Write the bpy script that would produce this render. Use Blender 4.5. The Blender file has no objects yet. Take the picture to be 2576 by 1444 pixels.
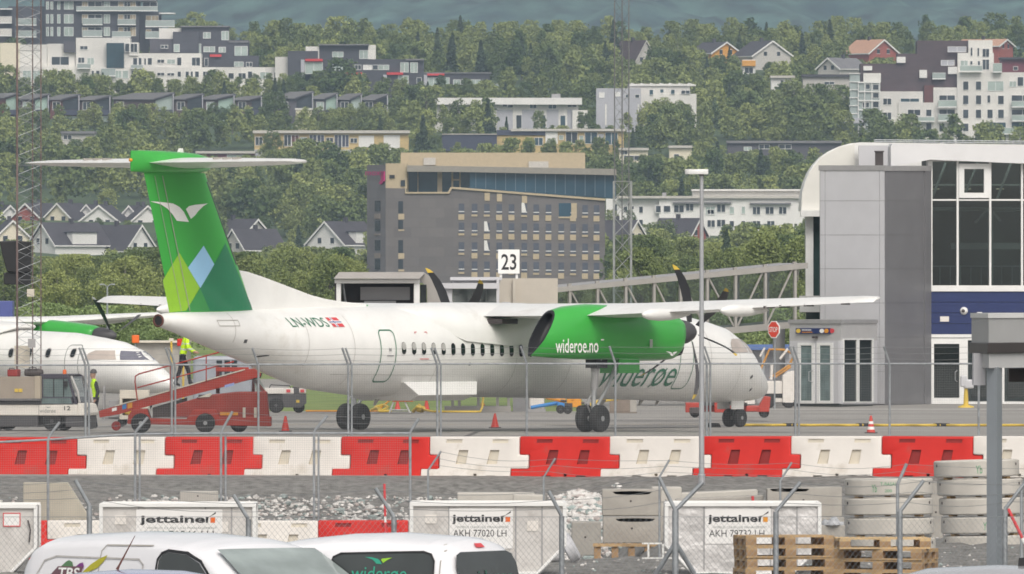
import bpy, bmesh, math, random
import numpy as np
from mathutils import Vector, Matrix
rad = math.radians
S = bpy.context.scene
COL = S.collection
# ---------------------------------------------------------------- camera, sky, sun, exposure
F, CH = 31940.0, 4.3            # focal length in photo units (2576 across) and eye height in metres
cd = bpy.data.cameras.new('camera'); cam = bpy.data.objects.new('camera', cd); COL.objects.link(cam)
cd.sensor_width = 36.0; cd.lens = 36.0 * F / 2576.0
cd.clip_start = 1.0; cd.clip_end = 30000.0
cam.location = (0, 0, CH); cam.rotation_euler = (rad(90), 0, 0)
S.camera = cam
SUN_EL, SUN_AZ = rad(46), rad(166)     # azimuth clockwise from +Y
w = bpy.data.worlds.new('World'); S.world = w; w.use_nodes = True
nt = w.node_tree; bg = nt.nodes['Background']
sky = nt.nodes.new('ShaderNodeTexSky'); sky.sky_type = 'NISHITA'; sky.sun_disc = False
sky.sun_elevation = SUN_EL; sky.sun_rotation = SUN_AZ; sky.dust_density = 4.0; sky.ozone_density = 1.0; sky.air_density = 1.0
hs = nt.nodes.new('ShaderNodeHueSaturation'); hs.inputs['Saturation'].default_value = 0.22
wm = nt.nodes.new('ShaderNodeMix'); wm.data_type = 'RGBA'; wm.blend_type = 'MULTIPLY'; wm.inputs[0].default_value = 1; wm.inputs[7].default_value = (1.0, .965, .915, 1)   # cloud cover, a touch warm
nt.links.new(sky.outputs[0], hs.inputs['Color']); nt.links.new(hs.outputs[0], wm.inputs[6]); nt.links.new(wm.outputs[2], bg.inputs[0])
bg.inputs[1].default_value = 0.15
ld = bpy.data.lights.new('sun', 'SUN'); ld.energy = 1.15; ld.angle = rad(30); ld.color = (1, .95, .88)
sun = bpy.data.objects.new('sun', ld); COL.objects.link(sun)
sd = Vector((math.sin(SUN_AZ) * math.cos(SUN_EL), math.cos(SUN_AZ) * math.cos(SUN_EL), math.sin(SUN_EL)))
sun.rotation_euler = sd.to_track_quat('Z', 'Y').to_euler(); sun.location = (0, 0, 60)
vs = S.view_settings; vs.view_transform = 'Standard'; vs.look = 'None'; vs.gamma = 1; vs.exposure = 0.22; vs.use_curve_mapping = False
S.cycles.max_bounces = 6; S.cycles.transparent_max_bounces = 24; S.cycles.volume_bounces = 0
S.cycles.filter_width = 1.7
RND = random.Random(11)

# ---------------------------------------------------------------- helpers
def ux(x, Y): return (x - 1288.0) * Y / F
def uz(y, Y): return CH - (y - 722.0) * Y / F
def at(x, y, Y): return Vector((ux(x, Y), Y, uz(y, Y)))
PRO = np.array([(0, 0), (390, 0), (480, -.4), (1000, -.2), (1500, .5), (1960, 2), (2300, 7), (2500, 11), (2700, 22), (2900, 36), (3100, 52), (3300, 64), (3400, 68), (3600, 68), (4300, 40)])
def gz(Y): return float(np.interp(Y, PRO[:, 0], PRO[:, 1]))

class MB:
    """collects faces of ONE mesh object"""
    def __init__(s): s.v = []; s.f = []; s.m = []
    def add(s, vs, fs, m=0, M=None):
        o = len(s.v)
        s.v += [tuple(M @ Vector(v)) if M is not None else tuple(v) for v in vs]
        for f in fs: s.f.append([i + o for i in f]); s.m.append(m)
        return s
    def box(s, x0, x1, y0, y1, z0, z1, m=0, M=None):
        return s.add([(x0, y0, z0), (x1, y0, z0), (x1, y1, z0), (x0, y1, z0), (x0, y0, z1), (x1, y0, z1), (x1, y1, z1), (x0, y1, z1)],
                     [(0, 3, 2, 1), (4, 5, 6, 7), (0, 1, 5, 4), (1, 2, 6, 5), (2, 3, 7, 6), (3, 0, 4, 7)], m, M)
    def prism(s, pts, a, b, ax='y', m=0, M=None):
        """outline pts in the plane across axis ax, from a to b along it"""
        def P(p, t): return {'x': (t, p[0], p[1]), 'y': (p[0], t, p[1]), 'z': (p[0], p[1], t)}[ax]
        n = len(pts)
        return s.add([P(p, a) for p in pts] + [P(p, b) for p in pts],
                     [list(range(n)), list(range(2 * n - 1, n - 1, -1))] + [(i, (i + 1) % n, (i + 1) % n + n, i + n) for i in range(n)], m, M)
    def loft(s, rings, m=0, caps=(True, True), M=None):
        n = len(rings[0]); vs = [p for r in rings for p in r]; fs = []
        for k in range(len(rings) - 1):
            for i in range(n):
                j = (i + 1) % n; fs.append((k * n + i, k * n + j, (k + 1) * n + j, (k + 1) * n + i))
        if caps[0]: fs.append(list(range(n - 1, -1, -1)))
        if caps[1]: fs.append(list(range((len(rings) - 1) * n, len(rings) * n)))
        return s.add(vs, fs, m, M)
    def tube(s, pts, r, n=8, m=0, M=None, caps=True):
        pts = [Vector(p) for p in pts]; rings = []; rr = r if isinstance(r, (list, tuple)) else [r] * len(pts)
        u = None
        for i, p in enumerate(pts):
            d = (pts[min(i + 1, len(pts) - 1)] - pts[max(i - 1, 0)]).normalized()
            if u is None: u = d.orthogonal().normalized()
            u = (u - d * u.dot(d)); u = u.normalized() if u.length > 1e-6 else d.orthogonal().normalized()
            v = d.cross(u)
            rings.append([p + (u * math.cos(2 * math.pi * k / n + .4) + v * math.sin(2 * math.pi * k / n + .4)) * rr[i] for k in range(n)])
        return s.loft(rings, m, (caps, caps), M)
    def lathe(s, prof, n=20, m=0, M=None, ax='z', caps=(True, True)):
        """prof: (radius, height) pairs round axis ax through the origin"""
        def P(r, a, h):
            c, q = r * math.cos(a), r * math.sin(a)
            return {'z': (c, q, h), 'y': (c, h, q), 'x': (h, c, q)}[ax]
        return s.loft([[P(r, 2 * math.pi * k / n, h) for k in range(n)] for r, h in prof], m, caps, M)
    def quad(s, *p, m=0, M=None): return s.add(p, [list(range(len(p)))], m, M)
    def build(s, name, mats, parent=None, smooth=0, bev=0, loc=None, recalc=True):
        me = bpy.data.meshes.new(name); me.from_pydata([tuple(v) for v in s.v], [], s.f)
        for x in (mats if isinstance(mats, (list, tuple)) else [mats]): me.materials.append(x)
        me.polygons.foreach_set('material_index', s.m)
        if recalc:
            b = bmesh.new(); b.from_mesh(me); bmesh.ops.recalc_face_normals(b, faces=b.faces); b.to_mesh(me); b.free()
        if smooth:
            me.polygons.foreach_set('use_smooth', [True] * len(me.polygons)); me.set_sharp_from_angle(angle=rad(smooth))
        o = bpy.data.objects.new(name, me); COL.objects.link(o)
        if parent is not None: o.parent = parent
        if loc is not None: o.location = loc
        if bev:
            b = o.modifiers.new('bevel', 'BEVEL'); b.width = bev; b.segments = 2; b.limit_method = 'ANGLE'; b.angle_limit = rad(40)
        return o
def T(x=0, y=0, z=0, rz=0, rx=0, ry=0):
    return Matrix.Translation((x, y, z)) @ Matrix.Rotation(rz, 4, 'Z') @ Matrix.Rotation(ry, 4, 'Y') @ Matrix.Rotation(rx, 4, 'X')
def tag(o, label=None, cat=None, group=None, kind=None):
    if label: o['label'] = label
    if cat: o['category'] = cat
    if group: o['group'] = group
    if kind: o['kind'] = kind
    return o
def thing(name, label, cat, loc=(0, 0, 0), rz=0, group=None):
    o = bpy.data.objects.new(name, None); COL.objects.link(o); o.location = loc; o.rotation_euler = (0, 0, rz); o.empty_display_size = .3
    return tag(o, label, cat, group)
KIDS = {}
def dup(o, parent=None, deep=True):
    c = o.copy(); COL.objects.link(c)
    if parent is not None: c.parent = parent
    if deep:
        for k in list(o.children): dup(k, c)
    return c

def mat(name, col, rough=.6, metal=0, var=.1, scale=2.0, bump=0, bscale=30, spec=.5, coat=0, stain=None, detail=4, sscale=1.0, sth=.55):
    m = bpy.data.materials.new(name); m.use_nodes = True; n = m.node_tree.nodes; L = m.node_tree.links
    b = n['Principled BSDF']; b.inputs['Roughness'].default_value = rough; b.inputs['Metallic'].default_value = metal
    b.inputs['Specular IOR Level'].default_value = spec; b.inputs['Coat Weight'].default_value = coat
    c = tuple(col) + (1,) if len(col) == 3 else col
    b.inputs['Base Color'].default_value = c
    tc = n.new('ShaderNodeTexCoord')
    if var:
        nz = n.new('ShaderNodeTexNoise'); nz.inputs['Scale'].default_value = scale; nz.inputs['Detail'].default_value = detail
        L.new(tc.outputs['Object'], nz.inputs['Vector'])
        mr = n.new('ShaderNodeMapRange'); mr.inputs[1].default_value = .3; mr.inputs[2].default_value = .7
        mr.inputs[3].default_value = 1 - var; mr.inputs[4].default_value = 1 + var
        L.new(nz.outputs['Fac'], mr.inputs[0])
        mx = n.new('ShaderNodeMix'); mx.data_type = 'RGBA'; mx.blend_type = 'MULTIPLY'; mx.inputs[0].default_value = 1
        mx.inputs[6].default_value = c; L.new(mr.outputs[0], mx.inputs[7]); last = mx.outputs[2]
        if stain:
            n2 = n.new('ShaderNodeTexNoise'); n2.inputs['Scale'].default_value = sscale; n2.inputs['Detail'].default_value = 7; n2.inputs['Roughness'].default_value = .7
            L.new(tc.outputs['Object'], n2.inputs['Vector'])
            r2 = n.new('ShaderNodeMapRange'); r2.inputs[1].default_value = sth; r2.inputs[2].default_value = sth + .22; L.new(n2.outputs['Fac'], r2.inputs[0])
            m2 = n.new('ShaderNodeMix'); m2.data_type = 'RGBA'; L.new(r2.outputs[0], m2.inputs[0]); L.new(last, m2.inputs[6])
            m2.inputs[7].default_value = tuple(stain) + (1,); last = m2.outputs[2]
        L.new(last, b.inputs['Base Color'])
    if bump:
        nb = n.new('ShaderNodeTexNoise'); nb.inputs['Scale'].default_value = bscale; nb.inputs['Detail'].default_value = 5
        L.new(tc.outputs['Object'], nb.inputs['Vector'])
        bp = n.new('ShaderNodeBump'); bp.inputs['Strength'].default_value = bump; bp.inputs['Distance'].default_value = .05
        L.new(nb.outputs['Fac'], bp.inputs['Height']); L.new(bp.outputs[0], b.inputs['Normal'])
    return m
def glass(name, tint=(.7, .8, .78), refl=.25, through=.75):
    """thin pane: part of the light goes straight through, the rest is mirrored"""
    m = bpy.data.materials.new(name); m.use_nodes = True; n = m.node_tree.nodes; L = m.node_tree.links; n.clear()
    o = n.new('ShaderNodeOutputMaterial'); t = n.new('ShaderNodeBsdfTransparent'); t.inputs[0].default_value = tuple(x * through for x in tint) + (1,)
    g = n.new('ShaderNodeBsdfGlossy'); g.inputs['Roughness'].default_value = .03; fr = n.new('ShaderNodeFresnel'); fr.inputs[0].default_value = 1.5
    a = n.new('ShaderNodeMath'); a.operation = 'ADD'; a.use_clamp = True; a.inputs[1].default_value = refl; L.new(fr.outputs[0], a.inputs[0])
    mx = n.new('ShaderNodeMixShader'); L.new(a.outputs[0], mx.inputs[0]); L.new(t.outputs[0], mx.inputs[1]); L.new(g.outputs[0], mx.inputs[2]); L.new(mx.outputs[0], o.inputs[0])
    return m
# flat artwork: polygons and text laid on a surface by a mapping function
def bisect(bm, step, axis, lo, hi):
    no = Vector((1, 0, 0)) if axis == 0 else Vector((0, 1, 0)); t = lo + step
    while t < hi:
        bmesh.ops.bisect_plane(bm, geom=bm.verts[:] + bm.edges[:] + bm.faces[:], plane_co=no * t, plane_no=no); t += step
def lay(bm, fn, step):
    xs = [v.co.x for v in bm.verts]; ys = [v.co.y for v in bm.verts]
    if step:
        bmesh.ops.triangulate(bm, faces=bm.faces[:])
        bisect(bm, step, 0, min(xs), max(xs)); bisect(bm, step, 1, min(ys), max(ys))
    for v in bm.verts: v.co = Vector(fn(v.co.x, v.co.y))
def from_bm(bm, name, mats, parent):
    me = bpy.data.meshes.new(name); bm.to_mesh(me); bm.free()
    for x in (mats if isinstance(mats, (list, tuple)) else [mats]): me.materials.append(x)
    o = bpy.data.objects.new(name, me); COL.objects.link(o); o.parent = parent
    return o
def decal(name, polys, fn, mats, parent, step=.12):
    """polys: outlines in (a, b), or (outline, material index)"""
    bm = bmesh.new()
    for p in polys:
        mi = 0
        if isinstance(p, tuple) and isinstance(p[1], int): p, mi = p
        f = bm.faces.new([bm.verts.new((a, b, 0)) for a, b in p]); f.material_index = mi
    lay(bm, fn, step); return from_bm(bm, name, mats, parent)
def ribbon(pts, w, closed=False):
    pts = [Vector(p) for p in pts]; out = []; n = len(pts)
    for i in range(n if closed else n - 1):
        a, b = pts[i], pts[(i + 1) % n]; d = (b - a).normalized(); p = Vector((-d.y, d.x)) * w / 2; e = d * w * .3
        out.append([tuple(a - e + p), tuple(a - e - p), tuple(b + e - p), tuple(b + e + p)])
    return out
def lettering(name, s, x0, x1, y0, y1, fn, m, parent, step=0, shear=0, bold=0, fit=None):
    """text s fitted into the rectangle x0..x1, y0..y1 of the mapping fn"""
    cu = bpy.data.curves.new('t', 'FONT'); cu.body = s; cu.offset = bold; cu.resolution_u = 3; cu.shear = shear
    ob = bpy.data.objects.new('t', cu); COL.objects.link(ob); bpy.context.view_layer.update()
    me = bpy.data.meshes.new_from_object(ob.evaluated_get(bpy.context.evaluated_depsgraph_get()))
    bpy.data.objects.remove(ob); bm = bmesh.new(); bm.from_mesh(me); bpy.data.meshes.remove(me)
    xs = [v.co.x for v in bm.verts]; ys = [v.co.y for v in bm.verts]; a, b, c, d = min(xs), max(xs), min(ys), max(ys)
    for v in bm.verts: v.co = Vector((x0 + (v.co.x - a) / (b - a) * (x1 - x0), y0 + (v.co.y - c) / (d - c) * (y1 - y0), 0))
    for f in bm.faces: f.material_index = 0
    lay(bm, fn, step); return from_bm(bm, name, m, parent)
def front(Y, e=.01): return lambda a, b: (a, Y - e, b)      # surface facing the camera side
def rrect(cx, cy, w, h, r, n=4):
    out = []
    for (sx, sy, a0) in ((1, 1, 0), (-1, 1, 90), (-1, -1, 180), (1, -1, 270)):
        for k in range(n + 1):
            a = rad(a0 + 90 * k / n); out.append((cx + sx * (w / 2 - r) + r * math.cos(a), cy + sy * (h / 2 - r) + r * math.sin(a)))
    return out

# ---------------------------------------------------------------- materials
M = {}
def mk(k, *a, **kw): M[k] = mat(k, *a, **kw)
mk('white_paint', (.80, .795, .775), .32, var=.05, scale=1.2, coat=.15, stain=(.60, .57, .52), sscale=.55, sth=.58)
mk('car_white', (.82, .82, .85), .22, var=.02, coat=.5)
mk('green_paint', (.045, .38, .055), .30, var=.05, scale=1, coat=.2)
mk('teal_paint', (.02, .20, .09), .32, var=.04, coat=.2)
mk('leaf_paint', (.05, .29, .075), .32, var=.03, coat=.2)
mk('lime_paint', (.29, .56, .035), .32, var=.03, coat=.2)
mk('blue_paint', (.33, .60, .85), .32, var=.03, coat=.2)
mk('text_green', (.02, .16, .085), .5, var=.05)
mk('text_white', (.85, .85, .83), .5, var=.03)
mk('text_grey', (.22, .24, .23), .5, var=.03)
mk('ink', (.02, .02, .022), .5, var=0)
mk('flag_red', (.62, .06, .07), .5, var=.03); mk('flag_blue', (.03, .07, .28), .5, var=.03)
mk('seam', (.36, .34, .31), .6, var=.1)
mk('rubber', (.022, .022, .024), .75, var=.25, scale=6)
mk('black', (.014, .014, .016), .5, var=.1); mk('boot', (.075, .073, .078), .6, var=.1)
mk('steel', (.42, .43, .44), .42, .6, var=.12, scale=5)
mk('galv', (.33, .35, .37), .5, .45, var=.18, scale=7)
mk('galv_dark', (.17, .165, .17), .55, .4, var=.2, scale=7)
mk('wire', (.30, .31, .32), .5, .5, var=.1)
mk('rust', (.12, .045, .035), .8, var=.3, scale=4)
mk('yellow', (.66, .46, .06), .5, var=.1); mk('amber', (.72, .30, .02), .5, var=.15)
mk('orange', (.75, .14, .015), .5, var=.12)
mk('red_plastic', (.56, .022, .016), .55, spec=.3, var=.10, scale=1.5, stain=(.36, .07, .055), sscale=1.4, sth=.55)
mk('white_plastic', (.70, .665, .625), .55, var=.06, scale=1.5, stain=(.50, .45, .38), sscale=1.3, sth=.56)
mk('red_dark', (.27, .02, .018), .6, var=.1); mk('cream_dark', (.64, .59, .50), .6, var=.1)
mk('red_machine', (.40, .034, .018), .45, var=.12, scale=2, stain=(.20, .03, .02), sscale=2.4, sth=.6)
mk('dark_machine', (.06, .05, .05), .6, var=.2)
mk('blue_machine', (.04, .22, .55), .45, var=.1)
mk('hivis', (.62, .95, .02), .7, var=.1, scale=9); mk('reflect', (.62, .66, .64), .4, var=.05)
mk('trouser', (.022, .022, .03), .85, var=.2, scale=9); mk('skin', (.45, .27, .2), .6, var=.06); mk('hair', (.05, .03, .022), .8, var=.2)
mk('tint_glass', (.012, .016, .018), .05, var=0, spec=.6); mk('pale_glass', (.14, .19, .19), .08, var=.25, scale=2.2)
mk('window_dark', (.035, .045, .055), .12, var=.35, scale=.35); mk('window_blue', (.035, .075, .10), .12, var=.25, scale=.3)
mk('window_pale', (.36, .43, .40), .2, var=.15, scale=.3)
mk('brown_glass', (.46, .40, .36), .3, var=.15); mk('grey_glass', (.17, .17, .21), .15, var=.15)
M['clear'] = glass('clear_glass', (.86, .92, .90), .10, .94); M['smoke'] = glass('smoke_glass', (.55, .66, .64), .06, .74)
mk('asphalt', (.29, .275, .255), .9, var=.16, scale=.22, bump=.15, bscale=18, stain=(.17, .16, .15), sscale=.11, sth=.54, detail=8)
mk('park_asphalt', (.10, .10, .10), .9, var=.15, scale=.6, bump=.2, bscale=20)
mk('grass_far', (.16, .225, .055), .95, var=.30, scale=.5, stain=(.24, .26, .06), sscale=.25, sth=.5, detail=8)
mk('hill_green', (.055, .085, .035), .95, var=.35, scale=.03, detail=8)
mk('concrete', (.36, .34, .31), .9, var=.12, scale=2.5, bump=.12, bscale=22, stain=(.30, .285, .26), sscale=1.7, sth=.54)
mk('concrete_pale', (.50, .475, .435), .9, var=.08, scale=2.5, bump=.1, bscale=22, stain=(.42, .39, .35), sscale=1.5, sth=.6)
mk('wood', (.43, .29, .15), .8, var=.28, scale=3.5, detail=6, stain=(.28, .19, .11), sscale=2.3, sth=.55)
mk('wood_end', (.34, .22, .12), .85, var=.25, scale=5)
mk('alu', (.58, .56, .54), .48, .3, var=.10, scale=2, bump=.25, bscale=4, stain=(.40, .37, .35), sscale=2.2, sth=.54)
mk('alu_film', (.60, .585, .58), .28, .3, var=.15, scale=1.6, bump=1.0, bscale=3.5)
mk('panel_light', (.54, .54, .565), .5, .1, var=.03, scale=1.5); mk('panel_dark', (.205, .203, .215), .45, .25, var=.06, scale=.8)
mk('navy', (.012, .025, .11), .45, var=.08); mk('frame_white', (.74, .74, .73), .45, var=.05)
mk('beige_metal', (.34, .325, .305), .55, .15, var=.06); mk('grey_metal', (.34, .335, .34), .5, .2, var=.08)
# ================================================================ GROUND
def sheet(name, m, xf, ys, nx=2, zf=None, smooth=60):
    """ground sheet: xf(Y) -> (x0, x1), rows at ys"""
    b = MB(); n = nx + 1
    for Y in ys:
        x0, x1 = xf(Y)
        for i in range(n):
            X = x0 + (x1 - x0) * i / nx; b.v.append((X, Y, zf(X, Y) if zf else gz(Y)))
    for j in range(len(ys) - 1):
        for i in range(nx): b.f.append([j * n + i, j * n + i + 1, (j + 1) * n + i + 1, (j + 1) * n + i]); b.m.append(0)
    return tag(b.build(name, m, smooth=smooth), kind='structure')
def hz(x, y, s):   # cheap smooth noise
    return (math.sin(x * 1.7 / s + 1.3) * math.cos(y * 1.3 / s + .5) + .6 * math.sin(x * 3.9 / s + y * 2.7 / s) + .4 * math.cos(y * 6.1 / s - x * 4.3 / s)) / 2
def sstep(a, b, x):
    t = min(1, max(0, (x - a) / (b - a))); return t * t * (3 - 2 * t)
def gravel_z(X, Y):
    edge = min(1, max(0, (Y - 186) / 4)) * min(1, max(0, (288.9 - Y) / 2.0))
    flat = -.28 * sstep(186, 192, Y) * (1 - sstep(281, 287, Y))
    pit = float(np.interp(Y, [186, 192, 214, 226, 280, 282.6, 287.0, 289], [0, -.28, -.3, -1.78, -1.78, -1.12, -.12, 0]))
    p = 1 - sstep(.9, 3.0, X)
    z = flat * (1 - p) + pit * p
    z += 1.75 * math.exp(-((X - 1.25) / 1.15) ** 2 - ((Y - 262) / 7) ** 2) * p ** .5
    return z + edge * (.05 * hz(X, Y, .8) + .05 * hz(X + 7, Y, .27))
wide = lambda Y: (-.052 * Y - 12, .052 * Y + 12)
mk('gravel', (.225, .22, .208), .95, var=.38, scale=5, detail=10, bump=1.0, bscale=40, stain=(.30, .285, .275), sscale=4.0, sth=.52)
sheet('parking_lot', M['park_asphalt'], lambda Y: (-22, 22), [15, 60, 120, 186])
sheet('gravel_ground', M['gravel'], lambda Y: (-22, 22), list(np.arange(186, 289.01, .5)), 110, gravel_z)
sheet('apron', M['asphalt'], lambda Y: (-70, 70), [289, 340, 390, 420, 450, 480])
sheet('ground', mat('distant_ground', (.17, .175, .13), .95, var=.2, scale=.01), lambda Y: (-1500, 1500), [-1500, -500, 0, 390, 480, 1000, 1500, 1960, 2300, 2500, 2700, 2900, 3100, 3300, 3600, 4300], 2, lambda X, Y: gz(max(Y, 0)) - 2.7)
sheet('parking_area', M['park_asphalt'], lambda Y: (-260, 260), [-400, -100, 15])
sheet('apron_west', M['asphalt'], lambda Y: (-110, -10.4), [480, 560, 640])
sheet('apron_far', M['asphalt'], lambda Y: (2.9, 110), [480, 560, 700, 900])
sheet('grass_field', M['grass_far'], lambda Y: (-10.4, 2.9), [480, 500, 560, 640])
sheet('grass_strip', M['grass_far'], lambda Y: (-110, 2.9), [640, 700, 900])
sheet('meadow', M['grass_far'], lambda Y: (-150, 150), [900, 1000, 1250, 1500, 1900])
sheet('hillside', M['hill_green'], lambda Y: (-330, 330), list(np.arange(1900, 4301, 50)), 24, lambda X, Y: gz(Y) + (2.0 * hz(X, Y, 60) if Y > 2050 else 0) * min(1, (Y - 1900) / 600))
# forested mountain far behind
def mtn(X, Y):
    t = (Y - 5600) / 3400
    return 40 + 620 * t ** 1.15 + 26 * hz(X, Y, 190) * min(1, 3 * t) + 11 * hz(X + 90, Y, 60) + 4 * hz(X, Y + 33, 21)
mk('mountain_forest', (.050, .098, .080), .95, var=.8, scale=.06, detail=12, bump=1.0, bscale=.09, stain=(.018, .048, .052), sscale=.035, sth=.46)
sheet('valley', M['hill_green'], lambda Y: (-500, 500), [4300, 4800, 5600], 2, lambda X, Y: 40)
sheet('mountain', M['mountain_forest'], lambda Y: (-650, 650), list(np.arange(5600, 9001, 34)), 110, lambda X, Y: mtn(X, Y) if Y > 5600 else 40)
# painted lines on the apron
def line(pts, wd, m='text_white', name='apron_marking'):
    b = MB()
    for p in ribbon(pts, wd): b.quad(*[(x, y, gz(y) + .006) for x, y in p])
    return tag(b.build(name, M[m], recalc=False), kind='structure')
mk('worn_paint', (.62, .60, .57), .8, var=.3, scale=1.5)
line([(10.5, 487.5), (40, 487.5)], 2.0, 'worn_paint'); line([(9, 474), (40, 471)], 1.2, 'worn_paint')
line([(-16, 430), (40, 440)], .5, 'worn_paint'); line([(-30, 402), (50, 402)], .25, 'yellow'); line([(2, 448), (30, 449)], .6, 'worn_paint')
mk('asphalt_patch', (.185, .175, .165), .9, var=.15, scale=.5); mk('asphalt_joint', (.10, .095, .09), .9, var=.2, scale=1)
for pts, wd in (([(-14, 352), (2, 350)], 5.0), ([(3, 398), (12, 399)], 6.0), ([(-6, 420), (6, 421)], 8.0), ([(5, 340), (14, 342)], 4.0)): line(pts, wd, 'asphalt_patch', 'apron_patch')
for pts in ([(-30, 332), (30, 334)], [(-30, 365), (30, 368)], [(-30, 412), (40, 416)], [(-4, 300), (-9, 460)], [(6, 300), (13, 460)], [(-2.2, 330), (-1.0, 378), (4, 400), (12, 430)]): line(pts, .16, 'asphalt_joint', 'apron_joint')
# loose white stones in the gravel
def stones(n, place):
    b = bmesh.new(); bmesh.ops.create_icosphere(b, subdivisions=1, radius=1); V0 = [v.co.copy() for v in b.verts]; F0 = [[v.index for v in f.verts] for f in b.faces]; b.free()
    mb = MB()
    for i in range(n):
        X, Y, r = place(); z = gravel_z(X, Y)
        rot = Matrix.Rotation(RND.random() * 6.3, 3, 'Z') @ Matrix.Rotation(RND.random() * 6.3, 3, 'X')
        sx, sy, sz = r * RND.uniform(.7, 1.3), r * RND.uniform(.7, 1.2), r * RND.uniform(.5, .9)
        vs = []
        for v in V0:
            q = rot @ Vector((v.x * RND.uniform(.7, 1.15), v.y * RND.uniform(.7, 1.15), v.z)); vs.append((X + q.x * sx, Y + q.y * sy, z + q.z * sz + r * .2))
        mb.add(vs, F0, 0 if RND.random() < .62 else (1 if RND.random() < .6 else 2))
    return mb
def spot():
    k = RND.random()
    if k < .55:
        Y = RND.uniform(282.2, 285.6); x = RND.choice([RND.uniform(-20, 1560), RND.uniform(340, 1500)]); return ux(x, Y), Y, RND.uniform(.02, .06) * (1.9 if RND.random() < .12 else 1)
    if k < .92:
        return RND.gauss(1.3, .85), RND.gauss(259, 4.5), RND.uniform(.04, .12)
    Y = RND.uniform(188, 240); return ux(RND.uniform(1300, 2560), Y), Y, RND.uniform(.015, .04)
mk('stone_white', (.60, .58, .56), .9, var=.2, scale=3); mk('stone_grey', (.30, .35, .34), .9, var=.2, scale=3); mk('stone_pink', (.42, .37, .35), .9, var=.2, scale=3)
tag(stones(6500, spot).build('rubble', [M['stone_white'], M['stone_grey'], M['stone_pink']], recalc=False), 'loose whitish stones and rubble strewn over the grey gravel', 'rubble', kind='stuff')
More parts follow.
